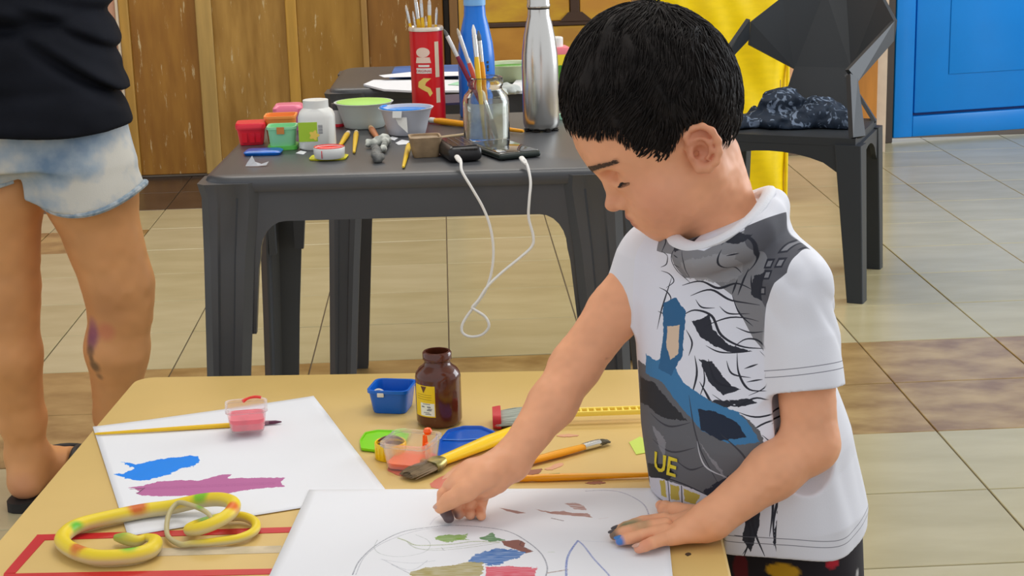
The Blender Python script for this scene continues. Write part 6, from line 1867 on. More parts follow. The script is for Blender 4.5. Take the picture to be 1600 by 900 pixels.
def shirt_fn(p):
    d = field(shirt_add, p)
    dl = np.maximum(np.minimum(slvL[0].fn(p), slvL[1].fn(p)), (p - slL) @ axL)
    dr = np.maximum(np.minimum(slvR[0].fn(p), slvR[1].fn(p)), (p - slR) @ axR)
    d = smin(d, dl, 0.022)
    d = smin(d, dr, 0.022)
    return d
shirt = [Prim(shirt_fn, (0.3, 1.74, 0.6), 1.0, 0, 'add'), Prim(folds, (0.3, 1.74, 0.6), 1.0, 0, 'disp'),
         armL_in, armR_in,
         Prim(neck_hole, cc, 0.2, 0.004, 'sub'),
         Prim(hem, (0.33, 1.76, 0.40), 1.0, 0.002, 'clip'),
         Prim(lambda p: np.maximum(np.sqrt((((p[:, 0] - 0.334) * LA[0] + (p[:, 1] - 1.735) * LA[1]) / 0.106) ** 2 + (((p[:, 0] - 0.334) * NA[0] + (p[:, 1] - 1.735) * NA[1]) / 0.088) ** 2) * 0.1 - 0.1, p[:, 2] - 0.450), (0.33, 1.735, 0.43), 0.2, 0.002, 'sub'),
         Prim(over_table, (0.2, 1.74, 0.45), 1.0, 0.003, 'sub')]
VS, QS = sdf_mesh(shirt, (0.14, 1.58, 0.39), (0.47, 1.91, 0.83), 0.0017)

# attributes that carry the stitched hems, and the flat print on the chest
dlv = np.minimum(slvL[0].fn(VS), slvL[1].fn(VS))
drv = np.minimum(slvR[0].fn(VS), slvR[1].fn(VS))
dt = field(shirt_add, VS)
sl_l = (dlv < dt - 0.001) & (np.abs(dlv) < 0.014)
sl_r = (drv < dt - 0.001) & (np.abs(drv) < 0.014)
stitch = VS[:, 2] - 0.432 - 0.006 * np.sin((VS[:, 0] + VS[:, 1]) * 30)
stitch = np.where(sl_l, -((VS - slL) @ axL), np.where(sl_r, -((VS - slR) @ axR), stitch))
sleeve_w = np.clip((dt - dlv) / 0.004, 0, 1) + np.clip((dt - drv) / 0.004, 0, 1)
uu = VS @ LA
vv = VS[:, 2]
U0, U1, V0, V1 = -1.125, -0.885, 0.395, 0.800
uv = np.stack([(uu - U0) / (U1 - U0), (vv - V0) / (V1 - V0)], 1)
ctr = np.stack([np.interp(VS[:, 2], [0.39, 0.55, 0.69, 0.77], [0.334, 0.315, 0.290, 0.294]), np.interp(VS[:, 2], [0.39, 0.55, 0.69, 0.77], [1.735, 1.736, 1.742, 1.742])], 1)
front = (VS[:, 0] - ctr[:, 0]) * NA[0] + (VS[:, 1] - ctr[:, 1]) * NA[1]
front_w = np.clip((front - 0.004) / 0.004, 0, 1)

PW, PH = 1100, int(1100 * (V1 - V0) / (U1 - U0))
cv = Canvas(PW, PH, (0.86, 0.86, 0.89), 0.0)
def T(pts):
    a = np.array(pts)
    return np.stack([(a[:, 0] - U0) / (U1 - U0) * PW, (a[:, 1] - V0) / (V1 - V0) * PH], 1)
def TS(pts, n=6):
    return [tuple(p)[:2] for p in smooth_path([(x, y, 0) for x, y in T(pts)], n)]
DK = c255(38, 40, 50)
WH = c255(222, 223, 232)
# printed panel: white ground, a grey town behind, inked folds, a grey and blue field below
panel = [(-1.0508, 0.7965), (-0.9970, 0.7926), (-0.9650, 0.7697), (-0.8883, 0.8099), (-0.8546, 0.7691), (-0.8765, 0.7551), (-0.8928, 0.7351), (-0.9009, 0.7120), (-0.9021, 0.6750), (-0.8941, 0.6359), (-0.8747, 0.6125), (-0.8589, 0.5613), (-0.8573, 0.4504), (-1.0787, 0.3759), (-1.0729, 0.7453)]
cv.poly(T(panel), WH, 1.0)
cv.poly(T([(-1.0383, 0.7877), (-0.9891, 0.7666), (-0.9571, 0.7660), (-0.8883, 0.8112), (-0.8524, 0.7681), (-0.8765, 0.7551), (-0.8928, 0.7351), (-0.9009, 0.7153), (-0.9051, 0.6610), (-0.9176, 0.6724), (-0.9412, 0.7159), (-0.9690, 0.7321), (-0.9957, 0.7283), (-1.0054, 0.7543), (-1.0387, 0.7499)]), c255(128, 128, 132), 1.0)
cv.poly(T([(-0.9260, 0.7898), (-0.8883, 0.8112), (-0.8524, 0.7681), (-0.8765, 0.7551), (-0.8928, 0.7351), (-0.9024, 0.7085), (-0.9102, 0.7206), (-0.9066, 0.7542), (-0.9182, 0.7724)]), c255(86, 86, 92), 1.0)
cv.poly(T([(-0.9892, 0.7292), (-0.9875, 0.7499), (-0.9571, 0.7607), (-0.9258, 0.7661), (-0.9335, 0.7372), (-0.9491, 0.7268)]), c255(150, 150, 154), 0.8, rag=10)
for a in [(-0.8912, 0.7980), (-0.8777, 0.7893), (-0.8880, 0.7802), (-0.8716, 0.7772), (-0.8834, 0.7678), (-0.8968, 0.7660), (-0.8937, 0.7534), (-0.9027, 0.7416), (-0.9056, 0.7253), (-0.9043, 0.7519)]:
    x, y = T([a])[0]
    cv.poly([(x - 20, y - 22), (x + 16, y - 17), (x + 18, y + 23), (x - 18, y + 20)], DK, 0.95)
    cv.poly([(x - 12, y - 13), (x + 9, y - 10), (x + 10, y + 14), (x - 10, y + 11)], c255(125, 125, 130), 1.0)
# inked strokes and hatching over the white middle
ink = (
    ([(-1.0301, 0.7702), (-1.0202, 0.7633), (-1.0253, 0.7516)], 8), ([(-1.0253, 0.7530), (-1.0137, 0.7504), (-1.0187, 0.7401), (-1.0288, 0.7346)], 6), ([(-1.0288, 0.7304), (-1.0172, 0.7293), (-1.0106, 0.7220), (-1.0206, 0.7136)], 6), ([(-1.0307, 0.7121), (-1.0190, 0.7097), (-1.0124, 0.7024), (-1.0241, 0.6922)], 6), ([(-1.0292, 0.6872), (-1.0175, 0.6848), (-1.0142, 0.6770)], 6),
    ([(-0.9972, 0.7655), (-1.0054, 0.7508), (-1.0006, 0.7344), (-0.9892, 0.7237)], 8), ([(-0.9875, 0.7621), (-0.9827, 0.7478), (-0.9892, 0.7292)], 6), ([(-1.0005, 0.7549), (-0.9924, 0.7533)], 5), ([(-1.0038, 0.7435), (-0.9924, 0.7424)], 5),
    ([(-0.9991, 0.7195), (-0.9771, 0.7268), (-0.9570, 0.7216), (-0.9373, 0.7286), (-0.9179, 0.7248)], 10), ([(-0.9876, 0.7102), (-0.9650, 0.7191), (-0.9412, 0.7105), (-0.9085, 0.7102)], 9), ([(-0.9976, 0.6866), (-0.9812, 0.6961), (-0.9610, 0.6924), (-0.9490, 0.6739), (-0.9253, 0.6629), (-0.9036, 0.6640)], 11), ([(-0.9691, 0.6802), (-0.9411, 0.6929), (-0.9100, 0.6925)], 6), ([(-0.9650, 0.6609), (-0.9490, 0.6561), (-0.9253, 0.6575)], 6),
    ([(-0.9811, 0.7071), (-0.9731, 0.7001), (-0.9586, 0.7010)], 6), ([(-0.9538, 0.7031), (-0.9427, 0.6967), (-0.9208, 0.6989)], 6), ([(-0.9348, 0.6831), (-0.9207, 0.6786), (-0.9037, 0.6828)], 6), ([(-0.9894, 0.6741), (-0.9813, 0.6616), (-0.9846, 0.6471)], 8), ([(-0.9993, 0.6655), (-0.9911, 0.6515)], 6),
    ([(-0.9772, 0.6483), (-0.9732, 0.6281), (-0.9798, 0.5988)], 10), ([(-0.9610, 0.6470), (-0.9505, 0.6254), (-0.9290, 0.6211)], 12), ([(-1.0139, 0.7257), (-1.0224, 0.6966), (-1.0294, 0.6675)], 8), ([(-0.9667, 0.6398), (-0.9634, 0.6230), (-0.9683, 0.6045)], 7), ([(-0.9410, 0.6478), (-0.9346, 0.6352), (-0.9173, 0.6316)], 7), ([(-0.9529, 0.5970), (-0.9408, 0.5911), (-0.9249, 0.5922)], 7),
    ([(-0.9529, 0.6110), (-0.9289, 0.6018), (-0.9093, 0.6112), (-0.8823, 0.6076)], 8), ([(-0.9249, 0.5956), (-0.9053, 0.5913), (-0.8746, 0.6023)], 7), ([(-0.9169, 0.5695), (-0.8998, 0.5855), (-0.8669, 0.5951)], 7), ([(-0.9097, 0.6602), (-0.8957, 0.6478), (-0.9001, 0.6253), (-0.9172, 0.6131)], 7), ([(-0.9412, 0.7159), (-0.9317, 0.6971), (-0.9176, 0.6859)], 7), ([(-0.9257, 0.7449), (-0.9349, 0.7168)], 9), ([(-0.9691, 0.6219), (-0.9569, 0.6067), (-0.9472, 0.5912)], 11),
    ([(-0.9363, 0.6610), (-0.9253, 0.6711), (-0.9098, 0.6703), (-0.9004, 0.6585), (-0.9018, 0.6345)], 8), ([(-0.9315, 0.6564), (-0.9283, 0.6364), (-0.9172, 0.6193), (-0.8978, 0.6203)], 8), ([(-0.9236, 0.6407), (-0.9112, 0.6464)], 7), ([(-0.9204, 0.6269), (-0.9048, 0.6312)], 6), ([(-0.8969, 0.6081), (-0.8891, 0.5987), (-0.8951, 0.5838)], 7), ([(-0.8843, 0.5764), (-0.8752, 0.5879), (-0.8675, 0.5800)], 7), ([(-0.9012, 0.5728), (-0.8856, 0.5609), (-0.8704, 0.5684)], 6),
    ([(-0.9414, 0.7727), (-0.9336, 0.7823), (-0.9198, 0.7814), (-0.9136, 0.7717), (-0.9181, 0.7526), (-0.9273, 0.7407)], 9), ([(-0.9398, 0.7683), (-0.9429, 0.7519), (-0.9335, 0.7398)], 8), ([(-0.9351, 0.7622), (-0.9243, 0.7650)], 6), ([(-0.9366, 0.7327), (-0.9412, 0.7172)], 8), ([(-0.9211, 0.7389), (-0.9179, 0.7221)], 8),
    ([(-0.8742, 0.5717), (-0.8816, 0.5459), (-0.8836, 0.5141), (-0.8879, 0.4779), (-0.8844, 0.4432)], 10), ([(-0.8991, 0.5104), (-0.9068, 0.4802), (-0.8954, 0.4403)], 11), ([(-0.9164, 0.4921), (-0.9083, 0.4656), (-0.9160, 0.4348)], 9), ([(-0.8663, 0.5459), (-0.8712, 0.5101), (-0.8601, 0.4849)], 7), ([(-0.9242, 0.4615), (-0.9082, 0.4584), (-0.9161, 0.4405)], 8), ([(-0.8772, 0.5016), (-0.8664, 0.4959)], 7), ([(-0.8945, 0.5185), (-0.8889, 0.4988), (-0.8908, 0.4629)], 8), ([(-0.8801, 0.4826), (-0.8693, 0.4797), (-0.8586, 0.4880)], 6), ([(-0.8845, 0.4588), (-0.8722, 0.4691)], 6))
for pts, w in ink:
    cv.line(TS(pts), w * 1.15, DK, 0.97, taper=True)
for pts in ([(-0.9828, 0.6834), (-0.9634, 0.6934), (-0.9586, 0.6791), (-0.9411, 0.6650), (-0.9175, 0.6588), (-0.9347, 0.6558), (-0.9570, 0.6622), (-0.9731, 0.6699)], [(-0.9715, 0.6459), (-0.9570, 0.6450), (-0.9330, 0.6218), (-0.9251, 0.6198), (-0.9409, 0.6119), (-0.9586, 0.6239)], [(-0.9667, 0.5943), (-0.9489, 0.6062), (-0.9250, 0.6067), (-0.9408, 0.5959)], [(-0.9181, 0.5095), (-0.8992, 0.5209), (-0.9004, 0.4747), (-0.9081, 0.4441), (-0.9162, 0.4564), (-0.9116, 0.4933)], [(-0.8867, 0.5204), (-0.8760, 0.5271), (-0.8726, 0.5027), (-0.8784, 0.4647), (-0.8876, 0.4523), (-0.8849, 0.4927)], [(-0.9180, 0.7394), (-0.9058, 0.7438), (-0.9070, 0.7144), (-0.9194, 0.7192)],
            [(-0.9398, 0.7762), (-0.9298, 0.7854), (-0.9167, 0.7831), (-0.9213, 0.7760), (-0.9321, 0.7746)], [(-1.0037, 0.7627), (-0.9923, 0.7696), (-0.9891, 0.7618), (-0.9989, 0.7579)], [(-0.9345, 0.6076), (-0.9172, 0.6096), (-0.9077, 0.6060), (-0.9250, 0.6012)]):
    cv.poly(T(pts), DK, 0.96, rag=4)
# grey and blue lower field
cv.poly(T([(-1.0748, 0.6203), (-1.0315, 0.6246), (-1.0062, 0.6206), (-0.9814, 0.6112), (-0.9529, 0.6040), (-0.9210, 0.5930), (-0.9052, 0.5789), (-0.8933, 0.5537), (-0.8853, 0.5277), (-0.9487, 0.4842), (-1.0417, 0.4766), (-1.0770, 0.4832)]), c255(98, 99, 103), 1.0, rag=5)
cv.poly(T([(-1.0485, 0.6358), (-1.0297, 0.6334), (-1.0103, 0.6425), (-0.9896, 0.6181), (-0.9569, 0.6046), (-0.9249, 0.5956), (-0.9107, 0.5805), (-0.9027, 0.5656), (-0.9248, 0.5608), (-0.9610, 0.5708), (-0.9897, 0.5898), (-1.0189, 0.6126), (-1.0488, 0.6142)]), c255(62, 120, 165), 1.0, rag=4)
cv.poly(T([(-0.9691, 0.5938), (-0.9489, 0.5943), (-0.9249, 0.5852), (-0.9153, 0.5698), (-0.9407, 0.5644), (-0.9634, 0.5724)]), c255(32, 42, 60), 1.0, rag=4)
cv.poly(T([(-1.0224, 0.6966), (-1.0057, 0.7061), (-0.9910, 0.6932), (-0.9928, 0.6456), (-1.0062, 0.6221), (-1.0247, 0.6258), (-1.0194, 0.6621)]), c255(48, 98, 140), 1.0, rag=4)
cv.poly(T([(-1.0142, 0.6735), (-0.9976, 0.6783), (-0.9978, 0.6475), (-1.0078, 0.6387), (-1.0144, 0.6524)]), c255(215, 190, 165), 1.0, rag=3)
cv.poly(T([(-1.0663, 0.6038), (-1.0317, 0.6088), (-0.9981, 0.5881), (-0.9815, 0.5772), (-1.0150, 0.5740), (-1.0406, 0.5797), (-1.0667, 0.5745)]), c255(45, 46, 50), 1.0, rag=6)
for pts in ([(-1.0363, 0.5733), (-1.0066, 0.5663), (-0.9774, 0.5766)], [(-1.0323, 0.5450), (-1.0025, 0.5383), (-0.9692, 0.5513)], [(-0.9814, 0.6055), (-0.9692, 0.5655), (-0.9406, 0.5149)], [(-0.9983, 0.5306), (-0.9775, 0.5244), (-0.9569, 0.5340)], [(-0.9408, 0.5715), (-0.9168, 0.5520), (-0.9048, 0.5302)]):
    cv.line(TS(pts), 9, c255(58, 58, 64), 0.9, taper=True)
for pts in ([(-1.0321, 0.5611), (-1.0109, 0.5496), (-1.0153, 0.5268)], [(-0.9651, 0.5593), (-0.9407, 0.5362), (-0.9245, 0.5115)], [(-0.9981, 0.5702), (-0.9733, 0.5575)]):
    cv.poly(TS(pts), c255(140, 140, 145), 0.8, rag=6)
cv.line(TS([(-0.9667, 0.5589), (-0.9569, 0.5340), (-0.9326, 0.5252)]), 9, c255(205, 206, 212), 0.9, taper=True)
cv.poly(T([(-0.9610, 0.5029), (-0.9167, 0.5380), (-0.8856, 0.5554), (-0.8851, 0.5137), (-0.9244, 0.4902)]), c255(40, 42, 54), 1.0, rag=6)
cv.poly(T([(-1.0545, 0.5071), (-1.0154, 0.5210), (-1.0001, 0.5156), (-1.0156, 0.4938), (-1.0547, 0.4884)]), c255(42, 44, 46), 1.0, rag=3)
# gold banded strip above the hem of the print
cv.poly(T([(-1.0547, 0.4899), (-1.0241, 0.5014), (-0.9901, 0.5034), (-0.9528, 0.5013), (-0.9651, 0.4802), (-0.9986, 0.4721), (-1.0550, 0.4659)]), c255(205, 205, 215), 1.0, rag=3)
for pts in ([(-1.0258, 0.4981), (-1.0155, 0.5019), (-1.0148, 0.4815), (-1.0251, 0.4790)], [(-1.0070, 0.4995), (-0.9934, 0.5012), (-0.9943, 0.4849), (-1.0071, 0.4818)], [(-0.9867, 0.4998), (-0.9634, 0.4980), (-0.9717, 0.4859), (-0.9868, 0.4852)]):
    cv.poly(T(pts), c255(188, 168, 70), 0.95, rag=4)
for pts in ([(-1.0503, 0.4917), (-1.0155, 0.5041), (-0.9859, 0.5051), (-0.9528, 0.5006)], [(-1.0104, 0.5016), (-1.0097, 0.4768)], [(-0.9901, 0.5019), (-0.9901, 0.4800)], [(-1.0505, 0.4685), (-1.0071, 0.4759), (-0.9734, 0.4782)]):
    cv.line(TS(pts), 6, DK, 0.95)
stitch_im = cv.image('shirt_print')

M_shirt = mat('white_jersey', (0.73, 0.73, 0.77), 0.85, bump=0.06, bscale=700)
nt = M_shirt.node_tree
mx = painted(M_shirt, stitch_im, 'print')
def attr_node(nm):
    a = nt.nodes.new('ShaderNodeAttribute'); a.attribute_name = nm
    return a.outputs['Fac']
def math_node(op, a, b=None):
    n = nt.nodes.new('ShaderNodeMath'); n.operation = op
    for i, q in enumerate((a, b)):
        if q is None:
            continue
        if isinstance(q, (int, float)):
            n.inputs[i].default_value = q
        else:
            nt.links.new(q, n.inputs[i])
    return n.outputs[0]
al = mx.inputs[0].links[0].from_socket
nt.links.new(math_node('MULTIPLY', al, attr_node('front')), mx.inputs[0])
st = attr_node('stitch')
ln1 = math_node('LESS_THAN', math_node('ABSOLUTE', math_node('SUBTRACT', st, 0.0165)), 0.00042)
ln2 = math_node('LESS_THAN', math_node('ABSOLUTE', math_node('SUBTRACT', st, 0.0235)), 0.00042)
mm = math_node('MULTIPLY', math_node('MAXIMUM', ln1, ln2), 0.85)
m2 = nt.nodes.new('ShaderNodeMix'); m2.data_type = 'RGBA'
pbs = nt.nodes['Principled BSDF']
nt.links.new(mx.outputs[2], m2.inputs[6]); m2.inputs[7].default_value = (0.12, 0.12, 0.15, 1)
nt.links.new(mm, m2.inputs[0]); nt.links.new(m2.outputs[2], pbs.inputs['Base Color'])
sobj = sdf_obj('t_shirt', (VS, QS), M_shirt, boy, attrs={'stitch': stitch, 'front': front_w * (1 - np.clip(sleeve_w, 0, 1))}, uv=uv)
# ribbed collar
M_rib = mat('white_rib', (0.75, 0.75, 0.78), 0.85, bump=0.2, bscale=500)
cpth = smooth_path([tuple(p + cn * 0.0035 + nrm((p - cc) - ((p - cc) @ cn) * cn) * 0.003) for p in CP], 8, True)
obj('collar', tube(cpth, 0.0082, 12, closed=True, flat=0.62, up=tuple(cn)), M_rib, sobj, world=True)
# lettering that shows of the printed title
M_titley = mat('title_yellow', (0.74, 0.60, 0.03), 0.7)
def chest_place(cx_, cz_, slant=0.18):
    def pl(x, y, z):
        u, w = cx_ + x + y * slant, cz_ + y + x * 0.03
        # onto the front of the shirt: march from outside along -NA
        base = LA * u
        s_ = np.linspace(-0.02, 0.30, 1)
        p0 = np.array((base[0], base[1], w))
        o_ = (np.array((0.314, 1.750)) @ NA[:2])
        q = np.array([p0 + NA * (o_ + t_) for t_ in np.linspace(0.18, 0.02, 120)])
        dv = field(shirt[:2], q)
        k_ = int(np.argmax(dv < 0))
        return Vector(q[k_] + NA * (0.0022 + z))
    return pl
try:
    u1, w1 = [(-1.0153, 0.5217)][0]
    lt = text_mesh('UE', 0.031, M_titley, 'lettering', sobj, chest_place(u1, w1 - 0.011), 0.0001)
    me = lt.data
    co = to_local(boy, [tuple(v.co) for v in me.vertices])
    for v_, c_ in zip(me.vertices, co):
        v_.co = c_
except Exception as ex:
    print('lettering', ex)
# dark print shorts
shorts = []
for hpt in (hipL, hipR):
    shorts += [cap(hpt + np.array((0, 0, 0.02)), hpt + np.array((0.010, 0.008, -0.20)), 0.062, 0.064, 0.02)]
shorts += [column([(0.36, 0.350, 1.768, 0.092, 0.076), (0.47, 0.340, 1.764, 0.090, 0.076)], LA, NA, 0.03),
           Prim(lambda p: 0.002 * vnoise(p * np.array((1, 1, .4)), 25, 2), (0.36, 1.78, 0.4), 1.0, 0, 'disp'),
           Prim(lambda p: p[:, 2] - 0.235, (0.36, 1.78, 0.2), 1.0, 0.003, 'sub')]
shorts.append(Prim(over_table, (0.2, 1.74, 0.45), 1.0, 0.0015, 'sub'))
VP, QP = sdf_mesh(shorts, (0.24, 1.64, 0.20), (0.50, 1.92, 0.50), 0.003)
cpx = np.tile(np.array((0.012, 0.009, 0.014)), (len(VP), 1))
def pblob(q, rx, rz_, c3):
    global cpx
    d = np.sqrt(((VP[:, 0] - q[0]) / rx) ** 2 + ((VP[:, 2] - q[2]) / rz_) ** 2 + ((VP[:, 1] - q[1]) / 0.035) ** 2)
    cpx = blend(cpx, np.clip((1.0 - d) / 0.12, 0, 1), c3)
pblob((0.3480, 1.6900, 0.3975), 0.020, 0.010, (0.62, 0.34, 0.01))
pblob((0.3997, 1.7000, 0.4045), 0.012, 0.008, (0.50, 0.012, 0.03))
pblob((0.4330, 1.7300, 0.3808), 0.006, 0.014, (0.50, 0.48, 0.46))
pblob((0.3046, 1.7000, 0.3921), 0.008, 0.020, (0.12, 0.006, 0.012))
M_short = mat('dark_print_shorts', (0.012, 0.009, 0.014), 0.8, attr='tint')
sdf_obj('shorts', (VP, QP), M_short, boy, np.clip(cpx, 0, 1))
# ------------------------------------------------------------------ the grown-up at the left, seen from behind
adult = thing('person', 'grown-up seen from behind in a black t-shirt, frayed denim shorts and black flip-flops', 'person', (-0.73, 3.02, 0.0))
aw = []
kneeR, kneeL = np.array((-0.6129, 2.9900, 0.4098)), np.array((-0.8224, 3.0000, 0.4056))
hipRa, hipLa = np.array((-0.692, 3.00, 0.80)), np.array((-0.815, 3.01, 0.80))
ankR, ankL = np.array((-0.655, 3.05, 0.085)), np.array((-0.8226, 3.0450, 0.0943))
ankL[2] = 0.088
aw += chain([hipRa, hipRa * .5 + kneeR * .5 + np.array((0.003, 0.0, 0)), kneeR + np.array((0, 0, 0.02)), kneeR - np.array((0, 0, 0.03))], [0.086, 0.082, 0.060, 0.054], 0.02)
aw += chain([kneeR - np.array((0, -0.004, 0.02)), kneeR * .68 + ankR * .32 + np.array((0, -0.012, 0)), kneeR * .25 + ankR * .75, ankR], [0.053, 0.057, 0.040, 0.034], 0.02)
aw += chain([hipLa, hipLa * .5 + kneeL * .5, kneeL + np.array((0, 0, 0.02)), kneeL - np.array((0, 0, 0.03))], [0.086, 0.082, 0.060, 0.054], 0.02)
aw += chain([kneeL - np.array((0, -0.004, 0.02)), kneeL * .68 + ankL * .32 + np.array((-0.004, -0.012, 0)), kneeL * .25 + ankL * .75, ankL], [0.053, 0.058, 0.042, 0.036], 0.02)
SOLE = []
for an, tx in ((ankR, 0.035), (ankL, 0.055)):
    heel = np.array((an[0] - 0.002, an[1] - 0.030, 0.048))
    ball = np.array((an[0] + tx, an[1] + 0.12, 0.034))
    aw += [cap(an, heel, 0.036, 0.030, 0.02), cap(heel, ball, 0.029, 0.022, 0.02), cap(an, ball, 0.032, 0.020, 0.03)]
    dirf = nrm(ball - heel); sdv = np.cross(dirf, (0, 0, 1))
    for k, (o_, r_) in enumerate(((-0.030, 0.0125), (-0.012, 0.0095), (0.003, 0.009), (0.017, 0.0085), (0.030, 0.0078))):
        st_ = ball + sdv * (-o_ if an is ankR else o_) * -1 - np.array((0, 0, 0.006))
        aw += [cap(st_, st_ + dirf * (0.055 - 0.006 * k), r_ + 0.002, r_, 0.006)]
    # tendon and the hollow behind the knee are left soft
    SOLE.append((heel, ball, dirf, sdv))
# trunk, arms, head
AX, AYd = np.array((1, 0.05, 0)), np.array((-0.05, 1, 0))
aw += [column([(0.74, -0.752, 3.00, 0.140, 0.095), (0.86, -0.752, 3.00, 0.148, 0.100), (1.02, -0.752, 3.01, 0.128, 0.090), (1.20, -0.752, 3.01, 0.158, 0.10), (1.32, -0.752, 3.02, 0.15, 0.085), (1.38, -0.752, 3.02, 0.08, 0.06)], AX, AYd, 0.03)]
shRa, shLa = np.array((-0.585, 3.02, 1.325)), np.array((-0.92, 3.02, 1.325))
elRa, wrRa = np.array((-0.545, 3.02, 1.07)), np.array((-0.615, 3.215, 1.010))
elLa, wrLa = np.array((-0.98, 3.02, 1.07)), np.array((-0.90, 3.22, 1.02))
for a_, b_, c_ in ((shRa, elRa, wrRa), (shLa, elLa, wrLa)):
    aw += chain([a_, b_], [0.050, 0.040], 0.03) + chain([b_, c_], [0.039, 0.027], 0.02)
    hdv = nrm(c_ - b_)
    pc = c_ + hdv * 0.055 + np.array((0, 0, -0.006))
    aw += [cap(c_, pc, 0.026, 0.030, 0.02)]
    sx = np.cross(hdv, (0, 0, 1)); sx = nrm(sx)
    for k, (o_, L_) in enumerate(((-0.028, 0.062), (-0.010, 0.072), (0.009, 0.068), (0.026, 0.052))):
        f0 = pc + sx * o_ + hdv * 0.02
        f1 = f0 + hdv * L_ * 0.5 + np.array((0, 0, -0.008))
        f2 = f1 + hdv * L_ * 0.38 + np.array((0, 0, -0.026))
        aw += chain([f0, f1, f2], [0.0098, 0.0088, 0.0072], 0.005)
    s2 = -1 if a_ is shRa else 1
    t0 = c_ + sx * 0.024 * s2 + hdv * 0.015
    aw += chain([t0, t0 + sx * 0.018 * s2 + hdv * 0.03, t0 + sx * 0.020 * s2 + hdv * 0.058 - np.array((0, 0, 0.012))], [0.014, 0.0105, 0.008], 0.008)
aw += [cap((-0.752, 3.02, 1.36), (-0.752, 3.045, 1.47), 0.056, 0.050, 0.03), ell((-0.752, 3.055, 1.575), (0.075, 0.095, 0.105), 0.02), ell((-0.752, 3.085, 1.515), (0.055, 0.070, 0.075), 0.03),
       cap((-0.752, 3.148, 1.56), (-0.752, 3.168, 1.532), 0.008, 0.011, 0.012), ell((-0.752, 3.145, 1.492), (0.024, 0.014, 0.010), 0.01), ell((-0.829, 3.05, 1.555), (0.010, 0.018, 0.030), 0.008), ell((-0.675, 3.05, 1.555), (0.010, 0.018, 0.030), 0.008),
       ell((-0.782, 3.147, 1.566), (0.016, 0.010, 0.009), 0.008, 'sub'), ell((-0.722, 3.147, 1.566), (0.016, 0.010, 0.009), 0.008, 'sub')]
aw.append(Prim(lambda p: 0.0025 * vnoise(p, 11, 3) + 0.0008 * vnoise(p, 60, 1), (-0.75, 3.0, 0.8), 2.0, 0, 'disp'))
aw.append(Prim(lambda p: p[:, 2] - 0.0185, (-0.75, 3.05, 0.0), 0.4, 0.0, 'sub'))
VA, QA = sdf_mesh(aw, (-1.10, 2.84, 0.0), (-0.46, 3.40, 1.70), 0.004)
ASK = np.array((0.70, 0.335, 0.135))
col = np.tile(ASK, (len(VA), 1)) * (1 + 0.07 * vnoise(VA, 14, 2) + 0.05 * vnoise(VA, 50, 3))[:, None]
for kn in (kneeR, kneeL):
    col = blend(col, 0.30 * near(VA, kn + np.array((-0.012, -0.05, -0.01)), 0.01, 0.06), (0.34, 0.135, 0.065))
for p_, r_, c_, w_ in (((-0.6636, 2.9500, 0.3500), 0.020, (0.32, 0.10, 0.16), 0.95), ((-0.6622, 2.9500, 0.3668), 0.016, (0.40, 0.15, 0.19), 0.6), ((-0.6651, 2.9500, 0.3332), 0.015, (0.26, 0.09, 0.14), 0.75), ((-0.6312, 2.9400, 0.3564), 0.018, (0.62, 0.16, 0.11), 0.5),
                       ((-0.6677, 2.9500, 0.3176), 0.012, (0.10, 0.07, 0.05), 0.7), ((-0.6598, 2.9500, 0.2893), 0.013, (0.12, 0.085, 0.05), 0.8), ((-0.6573, 2.9500, 0.2648), 0.010, (0.14, 0.09, 0.06), 0.8), ((-0.6611, 2.9500, 0.2478), 0.009, (0.15, 0.08, 0.06), 0.7), ((-0.6639, 2.9600, 0.2250), 0.010, (0.2, 0.09, 0.07), 0.6), ((-0.6642, 2.9500, 0.3041), 0.007, (0.12, 0.08, 0.05), 0.7)):
    col = blend(col, w_ * near(VA, p_, r_ * 0.55, r_ * 1.25), c_)
for hl, _, _, _ in SOLE:
    col = blend(col, 0.5 * near(VA, hl + np.array((0, -0.02, -0.01)), 0.01, 0.04), (0.60, 0.26, 0.18))
M_askin = mat('grown_up_skin', ASK, 0.5, attr='tint', sss=0.08, spec=0.35)
sdf_obj('body', (VA, QA), M_askin, adult, np.clip(col, 0, 1))
# hair, shirt, shorts, flip-flops
hr = [ell((-0.752, 3.035, 1.592), (0.088, 0.098, 0.108), 0.01), cap((-0.752, 2.965, 1.56), (-0.752, 2.945, 1.36), 0.050, 0.028, 0.04), Prim(lambda p: 0.004 * vnoise(p * np.array((1, 1, .2)), 70, 2), (-0.75, 3.0, 1.5), 1, 0, 'disp'),
      ell((-0.752, 3.150, 1.535), (0.068, 0.075, 0.085), 0.01, 'sub')]
sdf_obj('hair', sdf_mesh(hr, (-0.88, 2.86, 1.30), (-0.62, 3.18, 1.72), 0.006), M_hair, adult)
sh = [column([(0.690, -0.752, 2.99, 0.190, 0.142), (0.76, -0.752, 2.99, 0.186, 0.138), (0.86, -0.754, 2.995, 0.176, 0.130), (0.98, -0.758, 3.01, 0.168, 0.118), (1.20, -0.752, 3.01, 0.176, 0.118), (1.33, -0.752, 3.02, 0.165, 0.10), (1.385, -0.752, 3.02, 0.09, 0.07)], AX, AYd, 0.03, power=2.3),
      cap(shRa, shRa * .45 + elRa * .55, 0.066, 0.062, 0.03), cap(shLa, shLa * .45 + elLa * .55, 0.066, 0.062, 0.03)]
